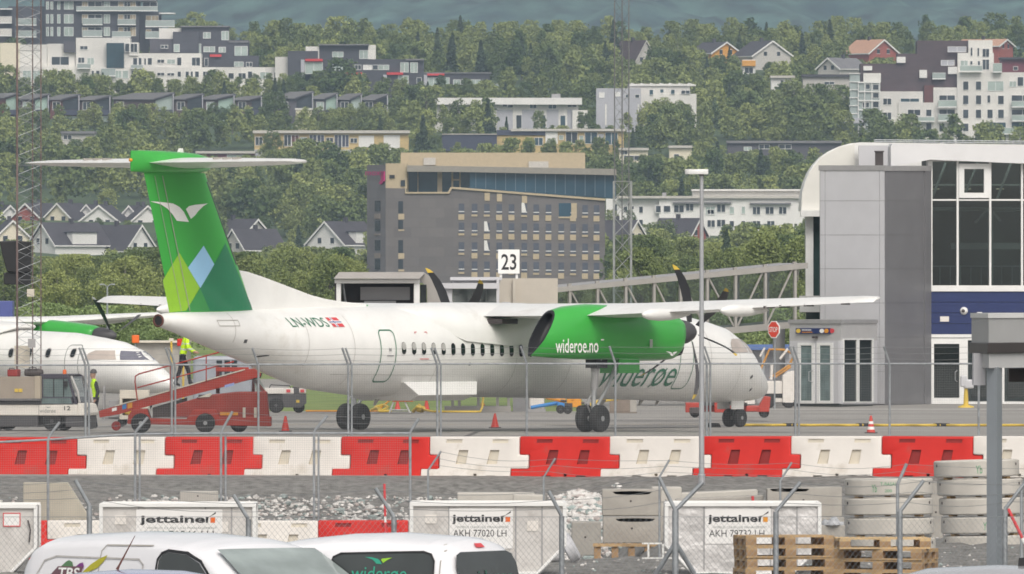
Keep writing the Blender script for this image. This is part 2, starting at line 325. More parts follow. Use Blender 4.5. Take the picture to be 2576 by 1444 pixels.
# ================================================================ AIRCRAFT
NOSE = [(8, 3.60, .88, 1.345), (10.3, 3.50, .82, 1.335), (11.75, 3.28, .78, 1.25), (12.7, 3.10, .76, 1.10), (13.6, 2.74, .77, .89), (14.0, 2.47, .78, .77), (14.45, 2.10, .80, .61), (14.9, 1.75, .85, .42), (15.2, 1.49, .94, .25), (15.34, 1.32, 1.12, .08)]
MID = [(-4.8, 3.74, 1.07, 1.345), (0, 3.71, 1.02, 1.345), (4, 3.66, .95, 1.345)]
TAIL = [(-15.45, 3.50, 3.16, .17), (-15.2, 3.54, 3.10, .24), (-14.68, 3.57, 2.98, .32), (-13.06, 3.60, 2.56, .56), (-10.9, 3.64, 2.02, .86), (-9.8, 3.66, 1.68, 1.03), (-8.35, 3.70, 1.32, 1.2), (-6.4, 3.73, 1.13, 1.31)]
def aircraft(t, dn=0, dt=0, dw=0, blades=6, livery=True, phase=(-10, -20), sweep=.36):
    """builds the parts under the Empty t; x forward, y to the aircraft's left. dn/dt shift nose and tail, dw drops the wing"""
    W, G = M['white_paint'], M['green_paint']
    sec = [(f + dt, a, b, h) for f, a, b, h in TAIL] + [s for s in MID if s[0] > -6 + dt and s[0] < 7.5 + dn] + [(f + dn, a, b, h) for f, a, b, h in NOSE]
    sf = [s[0] for s in sec]
    def prof(f): return [float(np.interp(f, sf, [s[k] for s in sec])) for k in (1, 2, 3)]
    def fus(f, z, e=.012):
        zt, zb, hw = prof(f); zc, rz = (zt + zb) / 2, (zt - zb) / 2 + 1e-4; k = max(-.999, min(.999, (z - zc) / rz))
        q = math.sqrt(1 - k * k); return (f, -(hw * q + e * q), z + e * k)
    def fusl(f, z): p = fus(f, z); return (p[0], -p[1], p[2])
    N = 40; rings = []
    fs = sorted(set(sf + [round(x, 2) for x in np.arange(sf[0], sf[-1], .7)] + [sf[-1] - x for x in (.05, .25, .4, .6, .8, 1.0, 1.25, 1.5, 1.8)]))
    for f in fs:
        zt, zb, hw = prof(f); zc, rz = (zt + zb) / 2, (zt - zb) / 2
        rings.append([(f, -hw * math.cos(2 * math.pi * k / N), zc + rz * math.sin(2 * math.pi * k / N)) for k in range(N)])
    b = MB(); b.loft(rings); fu = b.build('fuselage', W, t, smooth=50)
    # exhaust of the tail turbine
    x0 = sf[0]; b = MB(); b.lathe([(.17, .05), (.19, -.04), (.15, -.05), (.13, .02)], 20, 0, T(x0, 0, 3.33), 'x'); b.lathe([(.135, .03), (.02, .04)], 20, 1, T(x0 - .05, 0, 3.33), 'x')
    b.build('tail_exhaust', [M['rust'], M['black']], t, smooth=40)
    # wing-to-body fairing on the roof
    rr = []
    for f, zt, hw, zb in [(-4.6, 3.72, .5, 3.5), (-3.6, 3.80, 1.0, 3.2), (-2.2, 3.84, 1.37, 2.7), (0, 3.84, 1.40, 2.55), (2.5, 3.82, 1.38, 2.7), (3.6, 3.76, 1.1, 3.1), (4.6, 3.67, .5, 3.5)]:
        rr.append([(f, hw * math.cos(a), zb + (zt - zb) * max(0, math.sin(a)) ** .75) for a in np.linspace(math.pi, 0, 19)])
    b = MB(); b.loft(rr); b.build('wing_fairing', W, t, smooth=50, loc=(0, 0, -dw * .6))
    # fairing under the belly, its flat flank turned up to the light
    b = MB(); b.prism([(-4.95, 1.50), (-1.25, 1.50), (-1.62, 1.12), (-1.7, .94), (-4.4, .94), (-4.55, 1.12)], -1, 1, 'y')
    for i, v in enumerate(b.v):
        z = v[2]; b.v[i] = (v[0], (1.08 if z > 1.4 else (1.30 if z > 1.0 else .9)) * (1 if v[1] > 0 else -1), z)
    b.build('belly_fairing', W, t, bev=.02)
    # fin
    def finx(z): k = (z - 3.4) / 4.2; return -14.82 + dt + (z - 3.54) * -.33, -10.93 + dt + (z - 3.63) * -.587, .17 - .055 * k
    AF = [0, .015, .05, .12, .22, .35, .5, .65, .8, .92, 1]
    def th(x): return (2.969 * math.sqrt(x) - 1.26 * x - 3.516 * x * x + 2.843 * x ** 3 - 1.036 * x ** 4)
    def foil(te, le, h, mapf):
        c = le - te; up = [(le - c * x, h * th(x)) for x in AF]; dn_ = [(le - c * x, -h * th(x)) for x in AF[1:-1]][::-1]
        return [mapf(x, y) for x, y in up + dn_]
    zs = [3.45, 3.7, 4.2, 4.9, 5.6, 6.3, 7.0, 7.6]; b = MB()
    b.loft([foil(*finx(z), lambda x, y, z=z: (x, y, z)) for z in zs]); fin = b.build('tail_fin', G, t, smooth=50)
    def fs_(f, z, e=.014):
        te, le, h = finx(z); return (f, -(h * th(min(1, max(.0, (le - f) / (le - te)))) + e), z)
    if livery:
        P = lambda l: [(f, z) for f, z in l]
        decal('colour_field', [(P([(-12.42, 5.58), (-13.01, 4.96), (-13.64, 4.27), (-13.18, 3.6), (-11.02, 3.63)]), 0), (P([(-13.64, 4.27), (-14.23, 3.62), (-13.18, 3.6)]), 1)], lambda f, z: fs_(f, z, .010), [M['teal_paint'], M['leaf_paint']], fin, .2)
        decal('lime_diamond', [P([(-14.58, 5.29), (-15.28, 4.48), (-14.97, 3.56), (-14.23, 3.62), (-13.66, 4.28)])], fs_, M['lime_paint'], fin, .2)
        decal('blue_diamond', [P([(-13.51, 5.5), (-13.01, 4.96), (-13.64, 4.27), (-14.2, 4.86)])], lambda f, z: fs_(f, z, .018), M['blue_paint'], fin, .2)
        B1 = [(-15.88, 6.77), (-15.6, 6.76), (-15.2, 6.735), (-14.89, 6.71), (-14.6, 6.61), (-14.41, 6.47), (-14.18, 6.18), (-14.72, 6.21), (-14.89, 6.38), (-15.13, 6.56), (-15.41, 6.68)]
        B2 = [(-13.28, 6.72), (-13.51, 6.64), (-13.75, 6.5), (-13.89, 6.38), (-14.09, 6.27), (-14.32, 6.55), (-14.18, 6.64), (-13.89, 6.68), (-13.56, 6.7)]
        decal('bird_logo', [B1, B2], fs_, M['text_white'], fin, .2)
    decal('rudder_hinge', ribbon([(-14.08 + dt, 3.6), (-15.38 + dt, 7.5)], .03) + ribbon([(-14.45 + dt, 3.6), (-15.72 + dt, 7.5)], .02), lambda f, z: fs_(f, z, .022), M['seam'], fin, .3)
    b = MB()      # rubber boot along the leading edge
    zz = np.linspace(4.95, 7.35, 8)
    b.loft([[(finx(z)[1] + .015, 0, z), (finx(z)[1] - .10, finx(z)[2] * .55, z), (finx(z)[1] - .16, finx(z)[2] * .62, z), (finx(z)[1] - .16, -finx(z)[2] * .62, z), (finx(z)[1] - .10, -finx(z)[2] * .55, z)] for z in zz])
    b.build('deicing_boot', M['boot'], t, smooth=40)
    D = [(-11.0, 3.45), (-11.66, 4.79), (-11.2, 4.74), (-10.4, 4.58), (-9.6, 4.40), (-8.9, 4.24), (-8.1, 4.06), (-7.4, 3.95), (-6.6, 3.87), (-5.4, 3.8), (-5.4, 3.5)]
    b = MB(); k = len(D); b.add([(f + dt, -.10 if z < 3.6 else -.05, z) for f, z in D] + [(f + dt, .10 if z < 3.6 else .05, z) for f, z in D], [list(range(k)), list(range(2 * k - 1, k - 1, -1))] + [(i, (i + 1) % k, (i + 1) % k + k, i + k) for i in range(k)])
    b.build('dorsal_fin', W, t, bev=.03)
    # bullet on top of the fin and the tailplane
    bl = [(-16.78, .02, .30, 7.92), (-16.5, .10, .31, 7.92), (-16.0, .22, .325, 7.91), (-15.4, .29, .33, 7.90), (-14.4, .31, .32, 7.88), (-13.7, .29, .29, 7.87), (-13.25, .22, .22, 7.86), (-13.02, .12, .12, 7.85), (-12.95, .02, .02, 7.84)]
    b = MB(); b.loft([[(f + dt, hw * math.cos(a), z + hz_ * math.sin(a)) for a in np.linspace(0, 2 * math.pi, 25)[:-1]] for f, hw, hz_, z in bl])
    b.build('tail_bullet', G, t, smooth=45)
    b = MB(); b.lathe([(.05, 0), (.05, -.06), (.02, -.09)], 10, 0, T(-16.76 + dt, 0, 7.95), 'x'); b.build('tail_light', M['amber'], t)
    b = MB(); b.prism([(-14.55 + dt, 8.18), (-14.3 + dt, 8.18), (-14.34 + dt, 8.31), (-14.46 + dt, 8.31)], -.03, .03, 'y'); b.build('antenna', W, t)
    for s in (1, -1):
        b = MB(); b.loft([foil(te + dt, le + dt, h, lambda x, y, l=l, z=z: (x, s * l, z + y)) for l, te, le, h, z in [(.15, -16.15, -13.55, .16, 7.88), (2.2, -16.0, -13.98, .13, 7.89), (4.3, -15.85, -14.42, .085, 7.90), (4.68, -15.75, -14.58, .06, 7.90), (4.78, -15.5, -14.9, .02, 7.90)]])
        hp = b.build('tailplane', W, t, smooth=50)
        for l in (2.0, 2.35, 2.7): b = MB(); b.box(-15.5 + dt, -15.1 + dt, s * l - .02, s * l + .02, 7.97, 8.03); b.build('hinge_fairing', M['seam'], hp)
    # wings
    for s in (1, -1):
        b = MB(); R_ = []
        for l, te, le, h, z in [(0, -.98, 2.02, .26, 3.56), (4.4, -1.05, 2.0, .255, 3.58), (5.4, -1.02, 1.96, .245, 3.60), (9.5, -.62, 1.42, .18, 3.78), (13.6, -.30, .92, .10, 3.955), (14.1, -.05, .80, .07, 3.975), (14.25, .25, .62, .02, 3.985)]:
            R_.append(foil(te, le, h, lambda x, y, l=l, z=z, te=te, le=le: (x, s * l, z - dw + y * (1.0 if y > 0 else .72) - .13 * ((le - x) / (le - te)) ** 1.6)))
        b.loft(R_); wg = b.build('wing', W, t, smooth=50)
        for l in (7.55, 10.35):
            z = 3.60 + (l - 5.4) * .043 - dw; b = MB()
            b.lathe([(.01, -1.95), (.09, -1.85), (.16, -1.6), (.19, -1.1), (.17, -.5), (.10, .1), (.02, .5)], 16, 0, T(0, s * l, z - .20), 'x'); b.build('flap_fairing', W, wg, smooth=60)
        for l in (10.9, 11.4, 12.2, 13.4):
            b = MB(); b.box(-.9 + (l - 10.9) * .14 + .4, -.2 + (l - 10.9) * .1 + .2, s * l - .03, s * l + .03, 3.60 + (l - 5.4) * .043 - dw - .16, 3.60 + (l - 5.4) * .043 - dw - .09)
            b.build('hinge_fairing', M['dark_machine'], wg)
        b = MB(); b.box(-.95, -.1, s * 1.5 - .25, s * 1.5 + .3, 3.20 - dw, 3.36 - dw); b.build('flap_actuator', M['dark_machine'], wg, bev=.03)
    # engines
    for s in (1, -1):
        cl = 4.4 * s; b = MB(); R_ = []
        for f, zt, zb, hw in [(4.32, 3.30, 2.62, .33), (4.22, 3.36, 2.52, .42), (4.05, 3.42, 2.28, .51), (3.8, 3.46, 2.14, .56), (3.2, 3.54, 2.10, .61), (2.0, 3.66, 2.10, .64), (1.0, 3.76, 2.12, .64), (-.4, 3.80, 2.15, .63), (-1.4, 3.74, 2.2, .54), (-1.9, 3.66, 2.25, .38), (-2.12, 3.60, 2.28, .27)]:
            k = max(0, min(1, (-.4 - f) / 1.7)); zc, rz = (zt + zb) / 2, (zt - zb) / 2
            ring = []
            for a in np.linspace(0, 2 * math.pi, 33)[:-1]:
                ca, sa = math.cos(a), math.sin(a); z = zc + rz * math.copysign(abs(sa) ** .75, sa)
                ring.append((f - k * 1.1 * (zt - z) / (zt - zb), cl + hw * math.copysign(abs(ca) ** .75, ca) * (1 + k * k * .80 * min(0, sa + .15)), z - dw))
            R_.append(ring)
        b.loft(R_, 0, (True, False)); na = b.build('engine_nacelle', G, t, smooth=50)
        lip = R_[-1]; cen = [sum(p[q] for p in lip) / 32 for q in range(3)]; sc = lambda q, d: [(cen[0] + (p[0] - cen[0]) * q + d, cen[1] + (p[1] - cen[1]) * q, cen[2] + (p[2] - cen[2]) * q) for p in lip]
        # exhaust: dark teardrop in the slanted rear face with a lip
        te = []
        for a in np.linspace(0, 2 * math.pi, 25)[:-1]:
            v = math.sin(a); te.append((.42 * math.cos(a) * (1 if v > 0 else (1 + v * .78)), (.30 * v if v > 0 else .82 * v)))
        def ex(d): return [(-2.44 + .83 * y + d, cl + x, 3.22 - dw + y) for x, y in te]
        b = MB(); o_ = ex(-.06); i_ = [(x + .0, cl + (y - cl) * .86, 3.2 - dw + (z - 3.2 + dw) * .88) for x, y, z in ex(-.065)]; d_ = [(x + .004, cl + (y - cl) * .8, z) for x, y, z in i_]
        b.loft([sc(1.0, .0), sc(1.03, -.04), sc(.90, -.05), sc(.8, .35), sc(.5, .45)], 0, (False, True)); b.build('exhaust_pipe', M['black'], na, smooth=50)
        b = MB(); b.lathe([(.34, -.02), (.37, .03), (.375, .2), (.34, .45), (.26, .68), (.15, .86), (.05, .95), (.0, .96)], 24, 0, T(4.32, cl, 2.95 - dw), 'x'); b.build('spinner', M['boot'], t, smooth=60)
        b = MB(); b.prism([(3.8, 2.60 - dw), (4.24, 2.52 - dw), (4.10, 2.27 - dw), (3.8, 2.22 - dw)], cl - .38, cl + .38, 'y'); b.build('air_intake', M['black'], na, bev=.05)
        for kb in range(blades):
            th0 = phase[0 if s < 0 else 1] + kb * 360 / blades; A = rad(th0)
            b = MB(); R_ = []; Rm = 2.05
            for q, ch, pit, sw in [(.30, .16, 62, 0), (.5, .21, 66, .02), (.9, .32, 70, .05), (1.3, .36, 74, .02), (1.65, .33, 78, -.10), (1.9, .25, 80, -.26), (2.0, .16, 81, -.36), (Rm, .05, 82, -.44)]:
                ca, sa = math.cos(rad(pit)), math.sin(rad(pit)); rg = []
                for u, v in ((-.5, 0), (-.3, .07), (0, .09), (.3, .06), (.5, 0), (.3, -.03), (0, -.04), (-.3, -.03)):
                    cx_, cy_ = u * ch, v * ch; fx = cx_ * sa + cy_ * ca + sw * sweep / .36; tx = cx_ * ca - cy_ * sa
                    rad_ = Vector((0, -math.sin(A), math.cos(A))); tan = Vector((0, -math.cos(A), -math.sin(A)))
                    rg.append(tuple(Vector((5.08 + fx, cl, 2.95 - dw)) + rad_ * q + tan * tx))
                R_.append(rg)
            b.loft(R_[:6]); bl_ = b.build('propeller_blade', M['boot'] if kb % 2 else M['black'], t, smooth=50)
            b = MB(); b.loft(R_[5:], 0); b.build('blade_tip', M['yellow'] if blades == 6 else M['text_white'], bl_, smooth=50)
        # main landing gear
        L = t; z0 = 2.2 - dw * .6
        b = MB(); b.box(-.10, .46, cl - .20, cl + .20, z0 - .30, z0 + .1); b.build('wheel_bay', M['black'], na)
        b = MB(); b.box(.85, 1.9, cl - .36, cl - .32, z0 - .46, z0); b.box(.85, 1.9, cl + .32, cl + .36, z0 - .46, z0); b.build('gear_door', G, na, bev=.01)
        b = MB(); b.tube([(.15, cl, z0), (.06, cl, 1.25)], .11, 12); b.tube([(.06, cl, 1.28), (.0, cl, .42)], .075, 12, 1); b.tube([(-.02, cl - .36, .41), (-.02, cl + .36, .41)], .06, 10)
        b.tube([(.15, cl - .18, z0), (.07, cl - .02, 1.45)], .04, 8); b.tube([(.15, cl + .18, z0), (.07, cl + .02, 1.45)], .04, 8); b.tube([(1.35, cl, z0), (.75, cl, 1.35), (.08, cl, .62)], .055, 10, 1)
        b.tube([(.02, cl + .08, 1.1), (-.22, cl + .08, .85), (.0, cl + .08, .55)], .03, 6)
        b.build('landing_gear_strut', [M['grey_metal'], M['steel']], L, smooth=40)
        for dl in (-.25, .25):
            wheel(t, (-.02, cl + dl, .405), .405, .27, 'y', s < 0)
    # nose gear
    nx = 13.74 + dn; b = MB(); b.tube([(nx + .25, 0, 1.15), (nx, 0, .3)], .075, 10); b.tube([(nx, -.25, .28), (nx, .25, .28)], .05, 8); b.tube([(nx - .5, 0, .95), (nx, 0, .55)], .04, 8)
    b.build('landing_gear_strut', M['grey_metal'], t, smooth=40)
    b = MB(); b.box(nx - .55, nx + .1, -.27, -.24, .55, .95); b.box(nx - .55, nx + .1, .24, .27, .55, .95); b.build('gear_door', W, t)
    for dl in (-.2, .2): wheel(t, (nx, dl, .285), .285, .19, 'y', True)
    # cockpit glass
    cs = [[(11.86 + dn, 2.30), (11.96 + dn, 2.58), (12.2 + dn, 2.71), (12.98 + dn, 2.71), (13.2 + dn, 2.30)]]; cf = [[(13.17 + dn, 2.70), (13.72 + dn, 2.66), (14.22 + dn, 2.28), (13.36 + dn, 2.29)]]
    for fn in (fus, fusl):
        decal('cockpit_side_window', cs, fn, M['brown_glass'], t, .15); decal('windscreen', cf, fn, M['brown_glass' if livery else 'grey_glass'], t, .1)
    return fus, fu
def wheel(parent, c, r, wd, ax='y', hub=True, tyre='rubber', rim='steel'):
    b = MB(); h = wd / 2; M_ = T(*c)
    b.lathe([(r * .55, -h * .9), (r * .8, -h), (r * .94, -h * .85), (r, -h * .45), (r, h * .45), (r * .94, h * .85), (r * .8, h), (r * .55, h * .9)], 28, 0, M_, ax)
    o = b.build('wheel', M[tyre], parent, smooth=40)
    b = MB(); b.lathe([(r * .56, -h * .82), (r * .5, -h * .7), (r * .22, -h * .6), (r * .2, -h * .95), (.0, -h * .95)], 20, 0, M_, ax, (False, False)); b.lathe([(r * .56, h * .82), (r * .5, h * .7), (r * .22, h * .6), (r * .2, h * .95), (.0, h * .95)], 20, 0, M_, ax, (False, False))
    b.build('rim', M[rim], o, smooth=40); return o

YAW = math.atan2(.8125, .583)
A1 = thing('passenger_aircraft', 'white twin propeller airliner with green tail and green engines parked side on across the apron', 'aircraft', (-1.176, 378.65, 0), YAW)
fus, fu = aircraft(A1)
# cabin windows, doors, writing (right-hand side)
for i in range(25):
    f = -5.30 + .492 * i; z = 2.50 - .008 * i
    ol = rrect(f, z, .21, .36, .10, 4)
    if i < 5:
        k = z - .02 - .035 * i * 0; hi = [p for p in ol if p[1] > k]; lo = [p for p in ol if p[1] <= k]
        hi = sorted(hi, key=lambda p: math.atan2(p[1] - z - .05, p[0] - f)); lo = sorted(lo, key=lambda p: math.atan2(p[1] - z + .06, p[0] - f))
        polys = [(rrect(f, z, .27, .42, .13, 4), 2), (ol, 0), (rrect(f, z + .06, .19, .22, .09, 4), 1)]
    else: polys = [(rrect(f, z, .27, .42, .13, 4), 2), (ol, 0)]
    bm_e = [.010, .016, .020]
    o = decal('cabin_window', [(p, m_) for p, m_ in polys if m_ == 2], lambda a, b_: fus(a, b_, .006), M['white_paint'], fu, .1)
    g_ = decal('pane', [(p, 0) for p, m_ in polys if m_ == 0], lambda a, b_: fus(a, b_, .012), M['tint_glass'], o, .1)
    if i < 5: decal('blind', [(p, 0) for p, m_ in polys if m_ == 1], lambda a, b_: fus(a, b_, .017), M['alu'], o, .1)
DR = lambda f0, f1, z0, z1: rrect((f0 + f1) / 2, (z0 + z1) / 2, f1 - f0, z1 - z0, .14, 4)
dr = decal('service_door', ribbon(DR(-6.40, -5.68, 1.52, 3.03), .035, True), fus, M['text_green'], A1, .12)
decal('handle', [DR(-6.02, -5.90, 2.42, 2.50)] + ribbon([(-6.1, 2.28), (-5.8, 2.28)], .03), fus, M['grey_metal'], dr, .1)
dr = decal('entrance_door', ribbon(DR(8.92, 9.62, 1.22, 2.95), .03, True), fus, M['text_green'], A1, .12)
for q in ([(-4.62, 2.92), (-4.62, 2.97), (-4.52, 2.97)], [(-4.12, 2.97), (-4.02, 2.97), (-4.02, 2.92)], [(-4.5, 2.18), (-4.05, 2.18)]): decal('exit_marking', ribbon(q, .02), fus, M['flag_red'], A1, .1)
decal('panel_seam', ribbon([(-3.0, 3.60), (-2.6, 3.40), (-2.2, 3.12), (-1.8, 2.92), (-1.3, 2.80), (-.6, 2.75), (3, 2.70)], .02), lambda a, b_: fus(a, b_, .06), M['seam'], A1, .15)
decal('panel_seam', ribbon([(-12.6, 3.55), (-12.6, 2.7)], .015), fus, M['seam'], A1, .12); decal('panel_seam', ribbon([(-9.6, 3.2), (-9.6, 2.0)], .012), fus, M['seam'], A1, .12)
decal('access_panel', ribbon([(-13.3, 3.33), (-12.4, 3.33), (-12.4, 3.17), (-13.25, 3.17)], .02, True), fus, M['seam'], A1, .12)
for f, za, zb in ((-7.6, 3.45, 1.45), (-3.6, 2.3, 1.2), (.4, 2.2, 1.1), (3.2, 2.0, 1.05), (10.6, 3.1, .95), (12.4, 2.9, .95)): decal('panel_seam', ribbon([(f, za), (f, (za + zb) / 2), (f, zb)], .014), lambda a, b_: fus(a, b_, .008), M['seam'], A1, .12)
for f, zb in ((4.6, 1.75), (-8.4, 1.75)): decal('panel_seam', ribbon([(f, zb), (f + 5.0, zb - .06)], .010), lambda a, b_: fus(a, b_, .008), M['seam'], A1, .2)
for q in ([(-12.2, 2.78), (-12.08, 2.78), (-12.08, 2.68), (-12.2, 2.68)], [(-11.4, 2.30), (-11.0, 2.34), (-11.0, 2.30), (-11.4, 2.26)], [(-2.0, 2.06), (-1.9, 2.06), (-1.9, 1.98), (-2.0, 1.98)], [(13.2, 1.55), (13.35, 1.62), (13.4, 1.55), (13.25, 1.48)], [(13.5, 1.18), (13.6, 1.22), (13.62, 1.14), (13.52, 1.1)]): decal('vent', [q], fus, M['boot'], A1, .1)
for f, h_, l_ in ((6.6, .42, .30), (8.7, .20, .18), (9.6, .16, .14), (-4.9, .22, .2)):
    b = MB(); z = .9 - .008 * f; b.prism([(f, z + .05), (f + l_, z + .05), (f - .02, z - h_ * .6), (f - .1, z - h_ * .6)], -.02, .02, 'y'); b.build('blade_antenna', M['seam'], A1)
lettering('registration', 'LN-WDS', -10.22, -8.55, 3.13, 3.40, lambda a, b_: fus(a + (b_ - 3.27) * -.45, b_), M['text_green'], A1, .1)
FLG = lambda a, b_: fus(a + (b_ - 3.27) * -.45, b_, .014)
fl = decal('flag', [[(-8.42, 3.13), (-7.90, 3.13), (-7.90, 3.40), (-8.42, 3.40)]], FLG, M['flag_red'], A1, .1)
decal('flag_white_cross', [[(-8.42, 3.225), (-7.90, 3.225), (-7.90, 3.305), (-8.42, 3.305)], [(-8.28, 3.13), (-8.18, 3.13), (-8.18, 3.40), (-8.28, 3.40)]], lambda a, b_: fus(a + (b_ - 3.27) * -.45, b_, .018), M['text_white'], fl, .1)
decal('flag_blue_cross', [[(-8.42, 3.25), (-7.90, 3.25), (-7.90, 3.28), (-8.42, 3.28)], [(-8.245, 3.13), (-8.215, 3.13), (-8.215, 3.40), (-8.245, 3.40)]], lambda a, b_: fus(a + (b_ - 3.27) * -.45, b_, .022), M['flag_blue'], fl, .1)
lettering('airline_name', 'widerøe', 5.02, 8.86, 1.26, 2.10, lambda a, b_: fus(a, b_), M['text_green'], A1, .1, shear=.12)
NAC = lambda e: (lambda a, b_: (a, -5.04 - e - .0, b_))
lettering('web_address', 'wideroe.no', -2.78, -.62, 2.36, 2.78, lambda a, b_: (a, -5.055 + .02 * (1 - (a + 1) * .3), b_), M['text_white'], A1, 0, bold=.01)
BL = lambda cx, cy, k, sh: [(cx + (x + 14.3) * k, cy + (y - 6.4) * k) for x, y in sh]
B1_ = [(-15.88, 6.77), (-15.2, 6.735), (-14.6, 6.61), (-14.41, 6.47), (-14.18, 6.18), (-14.72, 6.21), (-14.89, 6.38), (-15.13, 6.56)]; B2_ = [(-13.28, 6.72), (-13.75, 6.5), (-14.09, 6.27), (-14.32, 6.55), (-14.18, 6.64), (-13.56, 6.7)]
decal('bird_logo', [BL(3.2, 2.30, .23, B1_), BL(3.2, 2.30, .23, B2_)], lambda a, b_: (a, -5.05, b_), M['text_white'], A1, 0)
for q in (DR(2.0, 2.14, 2.50, 2.74), rrect(-.44, 2.74, .16, .04, .015)): decal('nacelle_mark', [q], lambda a, b_: (a, -5.055, b_), M['text_white'], A1, 0)

A2 = thing('passenger_aircraft', 'white propeller aircraft seen nose first beyond the belt loader, cut by the left edge', 'aircraft', (-22.2, 491.8, -.43), rad(-40))
A2.scale = (1, 1, .85)
fus2, fu2 = aircraft(A2, dn=-3.2, dt=5.5, dw=-.40, blades=4, livery=False, phase=(5, 30), sweep=.1)
for f in (8.05, 6.85, 5.9, 4.95):
    o = decal('cabin_window', [rrect(f, 2.14 + .45, .30, .46, .14, 4)], lambda a, b_: fus2(a, b_, .006), M['alu'], fu2, .1)
    decal('pane', [rrect(f, 2.14 + .45, .22, .38, .10, 4)], lambda a, b_: fus2(a, b_, .012), M['tint_glass'], o, .1)
decal('entrance_door', ribbon(DR(7.72, 8.36, 1.35, 2.95), .03, True), fus2, M['text_grey'], A2, .12)
# ================================================================ WALLS MEASURED IN THE PHOTOGRAPH
class Wall:
    """a vertical wall between two ground points; pt() finds the point of that wall seen at photo position x, y"""
    def __init__(s, xa, Ya, xb, Yb):
        s.A = (ux(xa, Ya), Ya); s.d = (ux(xb, Yb) - s.A[0], Yb - Ya); L = math.hypot(*s.d); s.n = (s.d[1] / L, -s.d[0] / L)
    def pt(s, x, y, out=0):
        k = (x - 1288) / F; t = (k * s.A[1] - s.A[0]) / (s.d[0] - k * s.d[1])
        X, Y = s.A[0] + t * s.d[0], s.A[1] + t * s.d[1]
        return (X + s.n[0] * out, Y + s.n[1] * out, CH - (y - 722) * Y / F)
    def rect(s, mb, x0, x1, y0, y1, o0=0, o1=.1, m=0): return s.poly(mb, [(x0, y1), (x1, y1), (x1, y0), (x0, y0)], o0, o1, m)
    def poly(s, mb, pts, o0=0, o1=.1, m=0):
        n = len(pts)
        return mb.add([s.pt(x, y, o1) for x, y in pts] + [s.pt(x, y, o0) for x, y in pts], [list(range(n)), list(range(2 * n - 1, n - 1, -1))] + [(i, (i + 1) % n, (i + 1) % n + n, i + n) for i in range(n)], m)
    def part(s, name, m, parent, x0, x1, y0, y1, o0=0, o1=.1, bev=0): b = MB(); s.rect(b, x0, x1, y0, y1, o0, o1); return b.build(name, M[m] if isinstance(m, str) else m, parent, bev=bev)
    def frame(s, mb, x0, x1, y0, y1, w, o0, o1, m=0):
        s.rect(mb, x0, x1, y0, y0 + w, o0, o1, m); s.rect(mb, x0, x1, y1 - w, y1, o0, o1, m); s.rect(mb, x0, x0 + w, y0 + w, y1 - w, o0, o1, m); s.rect(mb, x1 - w, x1, y0 + w, y1 - w, o0, o1, m)

# ================================================================ TERMINAL
tt = thing('terminal_building', 'grey airport terminal with glass front, curved white roof end and navy band at the right', 'terminal', at(2226, 1017, 505))
tt.location = (0, 0, 0)
WL, WR = Wall(2062, 505.6, 2226, 504), Wall(2226, 504, 2340, 508.0)
def bar(mb, a, b, w=.06, d=.06, m=0): mb.tube([a, b], w, 4, m)
b = MB(); p0, p1, p2 = WL.pt(2226, 1022), WL.pt(2062, 1022), WR.pt(2340, 1022); zt = uz(420, 505); z0 = -.6
p3 = (p1[0] + p2[0] - p0[0], p1[1] + p2[1] - p0[1], 0)
b.add([(p[0], p[1], z0) for p in (p0, p2, p3, p1)] + [(p[0], p[1], zt) for p in (p0, p2, p3, p1)], [(0, 3, 2, 1), (4, 5, 6, 7), (0, 1, 5, 4), (1, 2, 6, 5), (2, 3, 7, 6), (3, 0, 4, 7)])
tw = b.build('lift_tower', M['panel_dark'], tt)
b = MB()
ys = [429, 505, 591, 676, 762, 848, 934, 1016]
for i in range(7):
    for xa, xb in ((2064, 2076), (2077, 2213), (2214, 2225.5)): WL.rect(b, xa, xb, ys[i] + .6, ys[i + 1] - .3, -.02, .03)
b.build('cladding', M['panel_light'], tw)
b = MB()
for i in range(7): WR.rect(b, 2227, 2322, ys[i] + .5, ys[i + 1] - .2, -.02, .02)
WR.rect(b, 2324, 2340, 424, 1016, -.02, .05); b.build('cladding', M['panel_dark'], tw)
b = MB(); WL.rect(b, 2061, 2227.5, 416, 429, -.1, .06); WR.rect(b, 2225, 2340, 417, 430, -.1, .06); b.build('coping', M['grey_metal'], tw)
b = MB(); P = at(2212, 414, 507); b.box(P[0] - .16, P[0] + .16, 507, 507.4, P[2] - .1, P[2] + .5); b.box(P[0] - .19, P[0] + .19, 506.95, 507.45, P[2] + .5, P[2] + .55); b.build('vent_box', M['dark_machine'], tt)
# curved roof end and roof
arc = [(2015, 530), (2015, 505), (2018, 482), (2024, 459), (2034, 435), (2048, 413), (2066, 394), (2088, 379), (2112, 368), (2138, 361), (2165, 358), (2230, 359), (2900, 368), (2900, 530)]
q = [(ux(x, 512), uz(y, 512)) for x, y in arc]
b = MB(); b.prism(q, 512, 516.5, 'y'); b.build('curved_roof', M['frame_white'], tt, smooth=30)
q2 = [(ux(x, 511.7), uz(y, 511.7)) for x, y in [(2016, 529), (2018, 484), (2034, 437), (2066, 396), (2112, 370), (2150, 362), (2150, 529)]]
b = MB(); b.prism(q2, 511.75, 511.99, 'y'); b.build('roof_gable_panel', mat('gable_cream', (.70, .69, .65), .5, var=.03), tt)
TG = Wall(2335, 508.2, 2900, 509.4)
b = MB(); TG.poly(b, [(2236, 420), (2335, 402), (2900, 425), (2900, 374), (2240, 362), (2236, 370)], -.3, .5); b.build('roof_fascia', mat('fascia', (.66, .66, .67), .5, var=.03), tt)
b = MB(); b.box(ux(2160, 511), ux(2236, 511), 510.8, 511.6, uz(430, 511), uz(366, 511)); b.build('roof_housing', M['panel_light'], tt)
b = MB()
